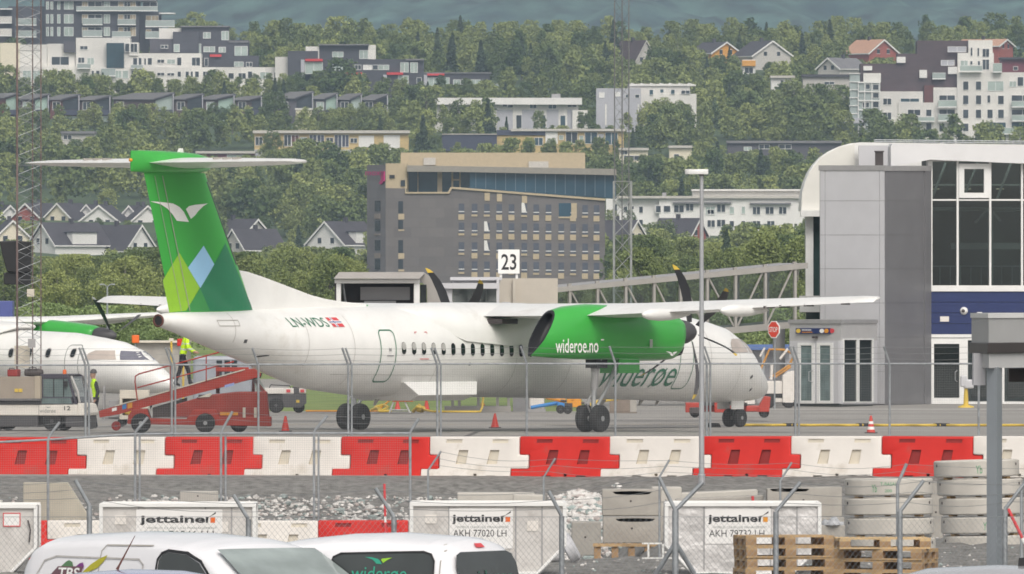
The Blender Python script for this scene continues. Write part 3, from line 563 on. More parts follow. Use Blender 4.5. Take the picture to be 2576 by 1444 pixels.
for y in (352, 356.5, 361): b.tube([at(2200, y, 524), at(2900, y + 7, 524)], .025, 6)
for x in range(2200, 2640, 50): b.tube([at(x, 366, 524), at(x, 351, 524)], .025, 6)
b.build('roof_railing', M['galv'], tt)
# glass front
gx = [2342, 2408, 2490, 2570, 2650]
b = MB()
for x in gx: TG.rect(b, x - 2.5, x + 2.5, 404, 727, -.1, .12)
TG.rect(b, 2335, 2900, 501, 505, -.1, .10); TG.rect(b, 2335, 2900, 718, 733, -.2, .14); TG.rect(b, 2335, 2900, 401, 406, -.1, .1)
TG.rect(b, 2332, 2341, 404, 1017, -.2, .13)
b.build('curtain_wall_frame', M['frame_white'], tt)
for i in range(4):
    TG.part('window', 'smoke', tt, gx[i] + 2.5, gx[i + 1] - 2.5, 505, 718, -.02, .0); TG.part('window', 'smoke', tt, gx[i] + 2.5, gx[i + 1] - 2.5, 406, 501, -.02, .0)
b = MB(); TG.frame(b, 2411, 2487, 412, 498, 13, .01, .16); b.build('window_frame', M['frame_white'], tt)
# inside the hall
b = MB(); TG.rect(b, 2345, 2900, 400, 1012, -9.2, -9); b.build('back_wall', mat('hall_wall', (.20, .22, .215), .8, var=.4, scale=.5), tt)
b = MB(); TG.rect(b, 2345, 2900, 400, 520, -2.6, -2.4); b.build('hall_dark_screen', mat('screen_dark', (.035, .04, .042), .7), tt)  # upright dark panel added behind the upper panes so the hall looks unlit
b = MB(); TG.rect(b, 2345, 2900, 716, 724, -9, -.3); b.build('hall_floor', M['grey_metal'], tt)
b = MB()
for x in (2372, 2452, 2536): TG.rect(b, x, x + 5, 520, 716, -4.2, -4.0)
for x in (2360, 2440, 2525): b.tube([TG.pt(x, 500, -1.6), TG.pt(x + 36, 408, -1.6)], .05, 6)
TG.rect(b, 2345, 2640, 668, 671, -1.2, -1.1)
for x in range(2350, 2600, 26): TG.rect(b, x, x + 1.6, 671, 716, -1.2, -1.15)
TG.rect(b, 2440, 2640, 610, 626, -5, -4.6); TG.rect(b, 2345, 2640, 462, 466, -2.2, -2.0); b.tube([TG.pt(2495, 560, -4), TG.pt(2530, 520, -4), TG.pt(2560, 555, -4)], .06, 6)
b.build('hall_steelwork', M['frame_white'], tt)
ml = bpy.data.materials.new('lamp_glow'); ml.use_nodes = True; ml.node_tree.nodes['Principled BSDF'].inputs['Emission Color'].default_value = (1, .72, .45, 1); ml.node_tree.nodes['Principled BSDF'].inputs['Emission Strength'].default_value = 1.2
for x in (2372, 2452, 2535): TG.part('ceiling_lamp', ml, tt, x - 9, x + 9, 473.5, 475.5, -1.9, -1.7)
for x in (2344, 2432, 2560): TG.part('wall_poster', 'window_pale', tt, x + 2, x + 14, 530, 544, -8.9, -8.8)
# navy band and ground floor
b = MB()
for i in range(4): TG.rect(b, 2341, 2900, 733.5 + i * 27, 759.5 + i * 27, -.1, .08)
b.build('navy_band', M['navy'], tt)
b = MB(); c = TG.pt(2424, 782, .08); b.lathe([(.16, 0), (.155, -.05), (.11, -.12), (0, -.15)], 18, 0, T(*c), 'y'); b.lathe([(.07, -.135), (.05, -.16), (0, -.165)], 14, 1, T(c[0] - .03, c[1], c[2]), 'y'); b.build('dome_camera', [M['frame_white'], M['dark_machine']], tt, smooth=50)
TG.part('wall_plate', 'white_plastic', tt, 2364, 2386, 796, 809, .08, .12)
TG.part('floodlight', 'frame_white', tt, 2456, 2468, 785, 793, .08, .25)
TG.part('ground_floor_frame', 'frame_white', tt, 2341, 2900, 841, 849, -.2, .1)
b = MB(); TG.rect(b, 2341, 2900, 849, 1018, -.5, -.4); b.build('lobby_back', mat('lobby', (.10, .12, .12), .7), tt)
for x0, x1 in ((2334, 2428), (2428, 2520), (2520, 2612)):
    b = MB(); TG.frame(b, x0, x1, 850, 1016, 15 if x0 < 2400 else 6, -.05, .06); d = b.build('glass_door', M['frame_white'], tt)
    b = MB(); TG.rect(b, x0 + 15, x1 - 15, 865, 1000, -.02, .01); b.build('pane', M['smoke'], d)
    if x0 < 2400: b = MB(); b.tube([TG.pt(2407, 932, .06), TG.pt(2401, 936, .16), TG.pt(2401, 956, .16), TG.pt(2407, 960, .06)], .018, 6); b.build('door_handle', M['steel'], d)
# wing behind the tower
b = MB(); b.box(ux(2027, 513), ux(2335, 513), 512.6, 515, uz(1018, 513) - .4, uz(530, 513)); b.build('side_wall', mat('side_glass', (.03, .06, .055), .1, var=.2), tt)
b = MB(); b.box(ux(2013, 512), ux(2075, 512), 511.2, 512.5, uz(545, 512), uz(529, 512)); b.box(ux(2027, 512), ux(2046, 512), 512, 512.5, uz(745, 512), uz(545, 512)); b.box(ux(2012, 512), ux(2075, 512), 511.6, 512.55, uz(785, 512), uz(746, 512)); b.box(ux(2011, 512), ux(2075, 512), 511.5, 512.5, uz(748, 512), uz(744, 512)); b.build('corner_column', M['frame_white'], tt)
# entrance vestibule
ve = thing('entrance_vestibule', 'small grey entrance lobby with glazed doors at the foot of the terminal tower', 'entrance lobby', (0, 0, 0))
VL, VR = Wall(1986, 499, 2115, 497), Wall(2115, 497, 2206, 501)
b = MB(); pp = [VL.pt(2115, 1010), VR.pt(2206, 1010), None, VL.pt(1986, 1010)]; pp[2] = (pp[1][0] + pp[3][0] - pp[0][0], pp[1][1] + pp[3][1] - pp[0][1])
zt, zm = uz(804, 498), uz(857, 498)
def boxq(b, z0, z1, gr=0, m=0):
    c = [sum(p[k] for p in pp) / 4 for k in (0, 1)]; Q = [(c[0] + (p[0] - c[0]) * (1 + gr), c[1] + (p[1] - c[1]) * (1 + gr)) for p in pp]
    b.add([(x, y, z0) for x, y in Q] + [(x, y, z1) for x, y in Q], [(0, 3, 2, 1), (4, 5, 6, 7), (0, 1, 5, 4), (1, 2, 6, 5), (2, 3, 7, 6), (3, 0, 4, 7)], m)
boxq(b, zm, zt - .15); b.build('parapet', mat('parapet_grey', (.46, .455, .455), .5, .1, var=.04), ve)
b = MB(); boxq(b, zt - .15, zt, .03); b.build('roof', M['grey_metal'], ve)
b = MB(); boxq(b, -.55, -.40, -.01); boxq(b, -.4, zm - .1, -.10, 1); b.build('lobby', [M['grey_metal'], mat('lobby_dark', (.05, .07, .065), .5, var=.3, scale=.9)], ve)
b = MB()
for a, c in ((1987, 2008), (2050, 2056), (2097, 2115)): VL.rect(b, a, c, 857, 1015, -.1, .02)
VL.rect(b, 2008, 2097, 857, 862, -.1, .02)
for a, c in ((2115, 2119), (2196, 2206)): VR.rect(b, a, c, 857, 1015, -.1, .02)
VR.rect(b, 2119, 2196, 1013, 1017, -.1, .02); b.build('wall', M['panel_light'], ve)
for x0, x1 in ((2008, 2050), (2056, 2097)):
    b = MB(); VL.frame(b, x0, x1, 862, 1015, 7, -.04, .04); d = b.build('glass_door', M['frame_white'], ve); b = MB(); VL.rect(b, x0 + 7, x1 - 7, 869, 1008, -.02, .0); b.build('pane', M['pale_glass'], d)
    if x0 < 2050: b = MB(); b.tube([VL.pt(2047, 932, .05), VL.pt(2041, 935, .14), VL.pt(2041, 958, .14), VL.pt(2047, 961, .05)], .018, 6); b.build('door_handle', M['steel'], d)
for x0, x1 in ((2119, 2157), (2157, 2196)):
    b = MB(); VR.frame(b, x0, x1, 852, 1013, 3, -.04, .04); d = b.build('window', M['frame_white'], ve); b = MB(); VR.rect(b, x0 + 3, x1 - 3, 855, 1010, -.02, .0); b.build('pane', M['tint_glass'], d)
sg = VL.part('entrance_sign', 'navy', ve, 2006, 2090, 825.5, 839.5, .0, .10)
b = MB()
for i, (x, l) in enumerate([(2022, 7), (2030, 5), (2036, 9)]): VL.rect(b, x, x + l, 829, 831, .10, .11)
b.build('sign_text', M['text_white'], sg); b = MB()
for i, (x, l) in enumerate([(2022, 8), (2031, 12), (2044, 4)]): VL.rect(b, x, x + l, 834.8, 836.6, .10, .11)
b.build('sign_text', M['amber'], sg)
def disc(name, W_, x, y, r, m, par, o=.10):
    b = MB(); W_.poly(b, [(x + r * math.cos(a), y + r * math.sin(a)) for a in np.linspace(0, 2 * math.pi, 17)[:-1]], o, o + .012); return b.build(name, M[m], par)
disc('sign_symbol', VL, 2013, 832.5, 5.5, 'yellow', sg); disc('sign_symbol', VL, 2072, 832.5, 5.5, 'text_white', sg); disc('sign_symbol', VL, 2083.5, 832.5, 5.5, 'amber', sg)
disc('alarm_bell', VL, 2094, 832, 6, 'flag_red', ve, .03); VL.part('camera', 'dark_machine', ve, 2051, 2058, 846, 851, .02, .2)

# ================================================================ JET BRIDGE AND GATE
jb = thing('jet_bridge', 'grey passenger boarding bridge with glazed truss tunnel behind the aircraft', 'boarding bridge', (0, 0, 0))
JW = Wall(1283, 497, 2030, 502)
def tl(x, x0=1283, y0=734.5, x1=2030, y1=661): return y0 + (x - x0) * (y1 - y0) / (x1 - x0)
b = MB(); JW.poly(b, [(1283, tl(1283) + 12), (2030, tl(2030) + 14), (2030, tl(2030)), (1283, tl(1283))], -.3, .1); b.build('top_beam', M['beige_metal'], jb)
b = MB(); JW.poly(b, [(1283, tl(1283) + 3), (2030, tl(2030) + 3), (2030, tl(2030) + .5), (1283, tl(1283) + .5)], -2.7, -.3); b.build('roof', M['grey_metal'], jb)
b = MB(); JW.poly(b, [(1283, 888), (2030, 822), (2030, 806), (1283, 872)], -2.7, .1); b.build('bottom_beam', M['beige_metal'], jb)
b = MB(); JW.poly(b, [(1283, tl(1283) + 12), (2030, tl(2030) + 13), (2030, tl(2030)), (1283, tl(1283))], -2.7, -2.5)
px = [1290, 1363, 1433, 1503, 1574, 1645, 1712, 1779, 1850, 1925, 2000]
for x in px: JW.rect(b, x - 2, x + 2, tl(x) + 12, 860 - (x - 1283) * .06, -2.65, -2.55)
b.build('far_truss', M['grey_metal'], jb)
for i, x in enumerate(px):
    b = MB(); bt = 872 - (x - 1283) * .088; JW.rect(b, x - 3, x + 3, tl(x) + 13, bt + 1, -.08, .06); JW.rect(b, x - 4, x + 4, tl(x) - 6, tl(x) + 1, -.1, .02); b.build('post', M['beige_metal'], jb)
    if i < len(px) - 1:
        x2 = px[i + 1]; A, B_ = ((x + 4, tl(x) + 13), (x2 - 4, 870 - (x2 - 1283) * .088)) if x < 1780 else ((x2 - 6, tl(x2) + 13), (x + 6, 870 - (x - 1283) * .088))
        b = MB(); b.tube([JW.pt(*A, -.03), JW.pt(*B_, -.03)], .045, 6); b.build('brace', M['beige_metal'], jb)
        b = MB(); JW.poly(b, [(x + 3, 872 - (x - 1283) * .088), (x2 - 3, 872 - (x2 - 1283) * .088), (x2 - 3, tl(x2) + 12), (x + 3, tl(x) + 12)], -.13, -.11); b.build('window', M['clear'], jb)
b = MB(); q = [(ux(x, 474), uz(y, 474)) for x, y in [(1254, 768), (1403, 768), (1403, 700), (1254, 700)]]; b.prism(q, 474, 477.5, 'y'); b.box(ux(1290, 474), ux(1299, 474), 473.8, 474, uz(768, 474), uz(702, 474)); b.build('rotunda', mat('rotunda_beige', (.47, .43, .37), .6, var=.05), jb)
b = MB(); b.box(ux(1133, 470), ux(1262, 470), 469, 473, uz(705, 470), uz(697, 470)); b.box(ux(1098, 470), ux(1252, 470), 468.6, 472.6, uz(726, 470), uz(712, 470)); b.box(ux(1138, 470), ux(1258, 470), 469.3, 472.6, uz(712, 470), uz(705, 470)); b.box(ux(1100, 470), ux(1138, 470), 468.8, 472, uz(860, 470), uz(726, 470))
b.box(ux(1100, 470), ux(1262, 470), 468.8, 472, uz(890, 470), uz(835, 470)); b.box(ux(1249, 470), ux(1256, 470), 468.7, 472, uz(850, 470), uz(700, 470)); b.box(ux(1262, 470), ux(1284, 470), 471, 474, uz(890, 470), uz(760, 470)); b.build('bridge_head', M['panel_light'], jb)
b = MB(); b.box(ux(1139, 470), ux(1248, 470), 468.9, 468.95, uz(835, 470), uz(727, 470)); b.build('window', M['clear'], jb)
b = MB(); b.box(ux(1139, 470), ux(1248, 470), 471.8, 471.9, uz(835, 470), uz(727, 470)); b.build('head_back_wall', M['pale_glass'], jb)
for x in (1190, 1222):
    b = MB(); b.tube([at(x, 760, 470), at(x, 722, 470.4)], .03, 6); b.build('brace', M['galv'], jb)
# cab with open mouth
Yc = 461; b = MB(); q = [(ux(x, Yc), uz(y, Yc)) for x, y in [(840, 701), (853, 684.5), (1064, 684.5), (1068, 688), (1056, 701)]]; b.prism(q, Yc - .6, Yc + 4, 'y'); b.build('cab_roof', mat('cab_roof_grey', (.42, .40, .385), .5, .1, var=.04), jb)
b = MB(); q = [(ux(x, Yc), uz(y, Yc)) for x, y in [(1056, 701), (1068, 687), (1100, 712), (1108, 760), (1110, 900), (1076, 900), (1074, 725)]]; b.prism(q, Yc + .5, Yc + 4, 'y'); b.build('cab_side', M['beige_metal'], jb)
b = MB(); b.box(ux(842, Yc), ux(1056, Yc), Yc - .3, Yc, uz(713, Yc), uz(702, Yc)); b.box(ux(846, Yc), ux(858, Yc), Yc - .28, Yc, uz(880, Yc), uz(713, Yc)); b.box(ux(1041, Yc), ux(1056, Yc), Yc - .28, Yc, uz(880, Yc), uz(713, Yc)); b.build('cab_frame', M['frame_white'], jb, bev=.03)
b = MB(); b.box(ux(858, Yc), ux(1041, Yc), Yc + 2.2, Yc + 2.3, uz(890, Yc), uz(702, Yc)); b.box(ux(842, Yc), ux(856, Yc), Yc, Yc + 4, uz(890, Yc), uz(702, Yc)); b.box(ux(842, Yc), ux(1074, Yc), Yc, Yc + 4, uz(905, Yc), uz(860, Yc)); b.build('cab_interior', M['dark_machine'], jb)
b = MB(); b.box(ux(905, Yc), ux(1030, Yc), Yc + 1.9, Yc + 2.1, uz(755, Yc), uz(722, Yc)); b.box(ux(915, Yc), ux(995, Yc), Yc + 1.6, Yc + 1.8, uz(790, Yc), uz(757, Yc)); b.build('cab_shutter', M['panel_light'], jb)
b = MB(); b.box(ux(1057, Yc), ux(1073, Yc), Yc + .05, Yc + .1, uz(880, Yc), uz(716, Yc)); b.build('window', M['tint_glass'], jb)
b = MB(); b.tube([at(862, 712, Yc + .4), at(872, 780, Yc + .6)], .05, 6); b.build('cab_strut', M['galv'], jb)
# undercarriage of the bridge
b = MB(); b.box(ux(1118, 474), ux(1285, 474), 473.5, 475.5, gz(474), gz(474) + .22); b.box(ux(1130, 474), ux(1290, 474), 473.6, 473.8, .42, .55)
for x in (1135, 1152, 1200, 1248, 1276): b.box(ux(x, 474), ux(x + 7, 474), 474, 474.3, gz(474), .5)
b.box(ux(1150, 474), ux(1270, 474), 474.4, 475, .5, 1.9); b.build('undercarriage', M['beige_metal'], jb)
b = MB(); b.box(ux(1290, 480), ux(1370, 480), 480, 481.5, gz(480), 1.6); b.build('wheel_housing', M['grey_metal'], jb)
b = MB(); b.tube([(ux(1960, 515), 515.5, -.5), (ux(1960, 515), 515.5, uz(812, 515))], .25, 14); b.build('support_leg', M['grey_metal'], jb, smooth=40)
# sign 23
sn = thing('gate_sign', 'white square sign with black number 23 standing above the boarding bridge', 'sign', (ux(1280, 470), 470, uz(701, 470)))
def rel(o): return Vector(o.location)
s_ = F / 470; b = MB(); b.box(-27 / s_, 27 / s_, -.12, .02, 12.5 / s_, 73 / s_); bd = b.build('sign_board', M['text_white'], sn, bev=.01)
lettering('number', '23', -19 / s_, 19 / s_, 22 / s_, 62 / s_, lambda a, c: (a, -.128, c), M['ink'], bd, bold=.012)
for x in (-20, 20): b = MB(); b.box((x - 3) / s_, (x + 3) / s_, -.06, 0, 0, 13 / s_); b.build('post', M['frame_white'], sn)
# stop sign
P = at(1947, 829, 488); st = thing('stop_sign', 'red octagonal stop sign turned sideways beside the terminal entrance', 'sign', (P[0], 488, gz(488)), rad(-50))
h = P[2] - gz(488); oc = lambda r: [(r * math.cos(rad(22.5 + 45 * k)), h + r * math.sin(rad(22.5 + 45 * k))) for k in range(8)]
b = MB(); b.prism(oc(.355), -.015, .015, 'y'); bd = b.build('sign_board', M['text_white'], st); b = MB(); b.prism(oc(.315), -.022, .0, 'y'); b.build('sign_face', mat('stop_red', (.72, .06, .03), .4, var=.03), bd)
lettering('word', 'STOP', -.24, .24, h - .1, h + .1, lambda a, c: (a, -.026, c), M['text_white'], bd, bold=.012); b = MB(); b.tube([(0, .04, 0), (0, .04, h - .2)], .03, 8); b.build('post', M['galv'], st)

# ================================================================ VEHICLES AND GEAR ON THE APRON
def local(root, x, y, Y): P = at(x, y, Y); return (P[0] - root.location[0], P[1] - root.location[1], P[2] - root.location[2])
# electric platform truck
tr = thing('platform_truck', 'white and grey electric platform truck with dark cab and orange beacon at the left edge', 'truck', (ux(147, 380), 380, 0), rad(-14))
b = MB(); b.box(-3.2, .82, -.78, .78, .46, .78); lo = b.build('body', mat('truck_cream', (.74, .70, .64), .5, var=.05), tr, bev=.02)
b = MB(); b.prism([(.82, .46), (1.02, .46), (1.04, .55), (.95, .80), (.82, .84)], -.78, .78, 'y'); b.build('front_panel', mat('truck_cream2', (.74, .70, .64), .5, var=.05), tr, bev=.02)
b = MB(); b.box(-3.2, -.42, -.75, .75, .12, .46); b.box(.42, .98, -.72, .72, .12, .46); b.box(-.42, .42, -.55, .55, .2, .5); b.box(-3.25, -.3, -.8, .8, .78, .90); b.build('chassis', M['boot'], tr, bev=.02)
b = MB(); b.prism([(-.36, .80), (-.36, 1.66), (-.30, 1.70), (.46, 1.70), (.56, 1.64), (.80, .80), (.72, .80), (.50, 1.56), (-.26, 1.56), (-.26, 1.02), (.62, 1.02), (.67, .80)], -.76, -.70, 'y')
b.prism([(-.36, .80), (-.36, 1.66), (-.30, 1.70), (.46, 1.70), (.56, 1.64), (.80, .80), (.72, .80), (.50, 1.56), (-.26, 1.56), (-.26, 1.02), (.62, 1.02), (.67, .80)], .70, .76, 'y')
b.box(-.36, .48, -.70, .70, 1.64, 1.70); b.box(-.36, -.30, -.70, .70, .8, 1.64); cb = b.build('cab', mat('cab_dark', (.05, .045, .065), .45, var=.1), tr, bev=.012)
b = MB(); b.prism([(-.26, 1.02), (-.26, 1.56), (.50, 1.56), (.64, 1.02)], -.74, -.72, 'y'); b.build('side_window', M['pale_glass'], cb)
b = MB(); b.box(.05, .085, -.75, -.72, 1.02, 1.56); b.box(.36, .39, -.75, -.72, 1.02, 1.56); b.build('window_bar', M['black'], cb)
b = MB(); b.prism([(-.30, .82), (-.30, .98), (.60, .98), (.64, .82)], -.77, -.74, 'y'); b.build('door_panel', M['pale_glass'], cb)
b = MB(); b.quad((.575, -.7, 1.62), (.575, .7, 1.62), (.84, .7, .86), (.84, -.7, .86)); b.quad((.565, -.7, 1.62), (.565, .7, 1.62), (.83, .7, .86), (.83, -.7, .86)); b.build('windscreen', M['clear'], cb)
for s in (-1, 1): b = MB(); b.tube([(.86, s * .7, .84), (.80, s * .72, 1.2), (.60, s * .72, 1.64)], .035, 8); b.build('windscreen_pillar', M['alu'], cb)
b = MB(); b.lathe([(.06, 0), (.06, .09), (.04, .13), (0, .14)], 14, 0, T(.28, -.3, 1.70)); b.build('beacon', M['orange'], tr, smooth=40)
b = MB(); b.box(.40, .52, -.86, -.78, 1.32, 1.50); b.build('mirror', M['black'], cb, bev=.02)
for x in (0, -1.75): wheel(tr, (x, -.62, .29), .29, .22, 'y', True, 'rubber', 'boot'); wheel(tr, (x, .62, .29), .29, .22, 'y', True, 'rubber', 'boot')
SP = lambda a, c: (a, -.786, c)
lettering('company_name', 'widerøe', -.36, .14, .545, .66, SP, M['text_grey'], lo); lettering('fleet_number', '12', .40, .60, .62, .74, SP, M['ink'], lo, bold=.01); lettering('fleet_number', '0', .88, .98, .58, .72, lambda a, c: (1.045 - (c - .55) * .3, -.2 - (a - .9) * 2.5, c), M['ink'], lo)
decal('bird_logo', [BL(-.08, .70, .07, B1_), BL(-.08, .70, .07, B2_)], SP, M['text_grey'], lo, 0)
b = MB(); b.box(-.39, -.375, -.79, -.77, .47, .78); b.build('door_seam', M['seam'], lo)
cr = thing('cargo_crate', 'tall grey brown crate with yellow label loaded on the platform truck', 'crate', (ux(60, 380), 379.9, .90), rad(-14))
b = MB(); b.box(-.70, .66, -.55, .55, .06, .72); b.box(-.72, .68, -.57, .57, 0, .07, 1); b.box(.50, .68, -.57, .57, .07, .74, 2); b.build('crate_body', [mat('crate_tan', (.33, .28, .23), .8, var=.08), M['galv_dark'], mat('crate_tan2', (.42, .36, .28), .8, var=.08)], cr, bev=.01)
b = MB(); b.box(.0 - .12, .0 - .01, -.57, -.55, .26, .36); b.box(.01, .12, -.57, -.55, .26, .36); b.build('warning_label', M['yellow'], cr)
lg = thing('suitcase', 'dark red suitcase lying on top of the crate on the truck', 'suitcase', (ux(40, 380), 380.0, 1.62), rad(-14)); b = MB(); b.box(-.22, .1, -.2, .2, 0, .22); b.build('shell', M['red_dark'], lg, bev=.04); b = MB(); b.tube([(-.14, -.2, .2), (-.14, -.22, .25), (.02, -.22, .25), (.02, -.2, .2)], .012, 6); b.build('handle', M['black'], lg)
lg = thing('duffel_bag', 'dark duffel bag lying beside the red suitcase on the crate', 'bag', (ux(85, 380), 380.05, 1.62), rad(-14)); b = MB(); b.lathe([(.02, -.3), (.10, -.27), (.12, -.1), (.12, .15), (.09, .27), (.02, .3)], 14, 0, T(0, 0, .12), 'x'); b.build('bag_body', M['dark_machine'], lg, smooth=60); b = MB(); b.tube([(-.12, -.1, .16), (-.1, -.13, .27), (.1, -.13, .27), (.12, -.1, .16)], .014, 6); b.build('strap', M['trouser'], lg)
# belt loader
bl = thing('belt_loader', 'red belt loader with sloping conveyor and hand rail under the tail of the aircraft', 'belt loader', (ux(480, 375), 375, 0))
def bx(x, y, Y=375): return ux(x, Y) - bl.location[0], uz(y, Y)
b = MB()
for d in (-.52, .46): b.prism([bx(*p) for p in [(250, 1034), (257, 1031), (617, 929.5), (640, 927), (657, 940), (656, 947), (560, 974), (377, 1021), (300, 1042), (252, 1050)]], d, d + .06, 'y')
bm_ = b.build('conveyor_frame', M['red_machine'], bl, bev=.01)
b = MB(); b.prism([bx(*p) for p in [(256, 1033), (640, 926), (640, 931), (258, 1038)]], -.45, .45, 'y'); b.build('conveyor_belt', mat('belt_grey', (.36, .33, .29), .8, var=.15), bm_)
b = MB()
for d in (-.55,): b.prism([bx(*p) for p in [(290, 1022.5), (617, 930.5), (617, 927.5), (290, 1019.5)]], d, d + .1, 'y')
b.build('bumper_strip', M['cream_dark'], bm_)
b = MB(); b.prism([bx(*p) for p in [(566, 968.5), (590, 962), (590, 969), (566, 975.5)]], -.53, -.519, 'y'); x_ = b.build('maker_plate', mat('plate_blue', (.32, .40, .75), .5), bm_)
for nm, pts, m_ in (('plate', [(283, 1027), (295, 1024), (295, 1032), (283, 1035)], 'text_white'), ('sticker', [(309, 1018), (319, 1015), (319, 1027), (309, 1030)], 'blue_machine'), ('sticker', [(322, 1014), (334, 1011), (334, 1025), (322, 1028)], 'amber')): b = MB(); b.prism([bx(*p) for p in pts], -.528, -.519, 'y'); b.build(nm, M[m_], bm_)
b = MB(); b.prism([bx(*p) for p in [(628, 939), (660, 938), (656, 950), (600, 962), (605, 955)]], -.44, .44, 'y'); b.build('head_roller', M['black'], bm_)
b = MB()
for rail in ([(347, 1006), (341, 960), (342, 946), (352, 940), (430, 919), (560, 884)], [(347, 975), (430, 953), (590, 909)]): b.tube([(bx(*p)[0], -.60, bx(*p)[1]) for p in rail], .022, 8)
for x, y0, y1 in ((430, 919, 985), (520, 895, 958)): b.tube([(bx(x, y0)[0], -.60, bx(x, y0)[1]), (bx(x, y1)[0], -.60, bx(x, y1)[1])], .018, 8)
b.build('hand_rail', M['red_machine'], bl)
b = MB(); b.prism([bx(*p) for p in [(322, 1066), (324, 1045), (336, 1028), (372, 1028), (380, 1052), (470, 1054), (488, 1030), (545, 1030), (552, 1048), (683, 1048), (683, 1072)]], -.66, .7, 'y'); b.build('chassis', M['red_machine'], bl, bev=.02)
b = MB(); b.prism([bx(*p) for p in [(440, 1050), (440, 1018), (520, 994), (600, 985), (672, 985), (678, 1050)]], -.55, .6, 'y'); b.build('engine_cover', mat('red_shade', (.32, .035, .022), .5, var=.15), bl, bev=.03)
b = MB(); b.prism([bx(*p) for p in [(385, 1050), (385, 1025), (470, 1000), (470, 1050)]], -.4, .5, 'y'); b.box(bx(500, 0)[0], bx(545, 0)[0], -.5, .3, .9, 1.12); b.build('under_gear', M['dark_machine'], bl)
b = MB()
for pl in ([(542, 990), (542, 924), (622, 924), (622, 934), (552, 936), (552, 990)], [(632, 990), (634, 950), (640, 950), (668, 985), (660, 990), (640, 962), (640, 990)]): b.prism([bx(*p) for p in pl], .50, .58, 'y')
b.box(bx(542, 0)[0], bx(625, 0)[0], .2, .6, uz(934, 375), uz(924, 375)); b.build('driver_cab', M['red_machine'], bl)
b = MB(); b.prism([bx(*p) for p in [(633, 952), (652, 952), (668, 982), (646, 986)]], .2, .24, 'y'); b.build('windscreen', M['clear'], bl)
b = MB(); b.tube([(bx(522, 1003)[0], -.5, bx(522, 1003)[1]), (bx(510, 1024)[0], -.5, bx(510, 1024)[1])], .03, 8); b.build('hydraulic_ram', M['alu'], bl, smooth=40)
b = MB(); b.prism([bx(*p) for p in [(498, 1000), (530, 988), (535, 992), (528, 998)]], -.6, -.5, 'y'); b.build('mud_flap', M['cream_dark'], bl)
b = MB(); b.prism([bx(*p) for p in [(555, 1036), (600, 1036), (600, 1044), (555, 1044)]], -.69, -.66, 'y'); b.build('warning_strip', M['amber'], bl)
b = MB(); b.box(bx(612, 0)[0], bx(619, 0)[0], -.70, -.66, .45, .75); b.box(bx(640, 0)[0], bx(647, 0)[0], -.70, -.66, .45, .75); b.build('marker_post', M['cream_dark'], bl)
for x in (356, 518): wheel(bl, (bx(x, 0)[0], -.74, .29), .29, .24)
for x in (356, 600): wheel(bl, (bx(x, 0)[0], .60, .26), .26, .22)
wheel(bl, (bx(293, 0)[0], -.3, .20), .14, .12, 'y', True, 'red_dark', 'boot')
# baggage cart behind the loader with a yellow bag
ct = thing('baggage_cart', 'cream baggage cart open at the side between truck and belt loader', 'baggage cart', (ux(336, 392), 392, 0)); s_ = F / 392
b = MB(); b.box(-34 / s_, 40 / s_, -.5, .7, .86, 1.12); b.box(-34 / s_, -27 / s_, -.5, .7, .3, .86); b.box(14 / s_, 40 / s_, -.5, .7, .3, .86); b.box(-34 / s_, 40 / s_, .6, .7, .3, .86); b.box(-34 / s_, 40 / s_, -.5, .7, .22, .34); b.build('cart_body', M['cream_dark'], ct, bev=.01)
b = MB(); b.box(-62 / s_, -34 / s_, -.3, .5, .28, .80); b.box(-76 / s_, -72 / s_, -.3, .5, .2, 1.25); b.box(-80 / s_, -34 / s_, -.2, .4, .22, .3); b.build('cart_front', M['grey_metal'], ct, bev=.01)
for x in (-28, 30):
    for y in (-.35, .55): wheel(ct, (x / s_, y, .14), .14, .1, 'y', True, 'rubber', 'boot')
bg_ = thing('yellow_bag', 'yellow bag inside the cream baggage cart', 'bag', (ux(331, 391.8), 391.8, .34)); b = MB(); b.lathe([(.02, -.24), (.14, -.2), (.17, 0), (.14, .2), (.02, .24)], 14, 0, T(0, 0, .17), 'x'); b.build('bag_body', M['yellow'], bg_, smooth=60); b = MB(); b.tube([(-.1, -.1, .28), (-.06, -.1, .38), (.06, -.1, .38), (.1, -.1, .28)], .014, 6); b.build('handle', M['black'], bg_)
# far baggage tractor
bt = thing('baggage_tractor', 'white baggage tractor with dark wheels and red tail lights seen under the fuselage', 'tractor', (ux(718, 470), 470, gz(470))); s_ = F / 470
b = MB(); b.box(-60 / s_, 22 / s_, -.6, .7, .70, .92); b.box(35 / s_, 52 / s_, -.6, .7, .72, .92); tb = b.build('body', M['white_plastic'], bt, bev=.03)
b = MB(); b.box(18 / s_, 36 / s_, -.58, .7, .70, .98); b.prism([(-8 / s_, .22), (-8 / s_, .70), (52 / s_, .70), (52 / s_, .35), (40 / s_, .2), (5 / s_, .2)], -.62, .7, 'y'); b.box(-60 / s_, -5 / s_, -.5, .6, .25, .7); b.build('chassis', M['boot'], bt, bev=.02)
b = MB(); b.tube([(-40 / s_, -.5, .92), (-36 / s_, -.5, 1.04), (12 / s_, -.5, 1.0), (14 / s_, -.5, .92)], .02, 6); b.build('rail', M['black'], bt)
for x in (8, 43): b = MB(); b.box((x - 5) / s_, (x + 5) / s_, -.63, -.60, .76, .87); b.build('tail_light', M['flag_red'], tb)
b = MB(); b.box(28 / s_, 36 / s_, -.64, -.62, .38, .48); b.build('number_plate', M['yellow'], bt)
wheel(bt, (-23 / s_, -.62, .28), .28, .2, 'y', True, 'rubber', 'boot'); wheel(bt, (34 / s_, -.3, .22), .22, .25, 'y', True, 'rubber', 'boot'); wheel(bt, (-23 / s_, .62, .28), .28, .2, 'y', True, 'rubber', 'boot')
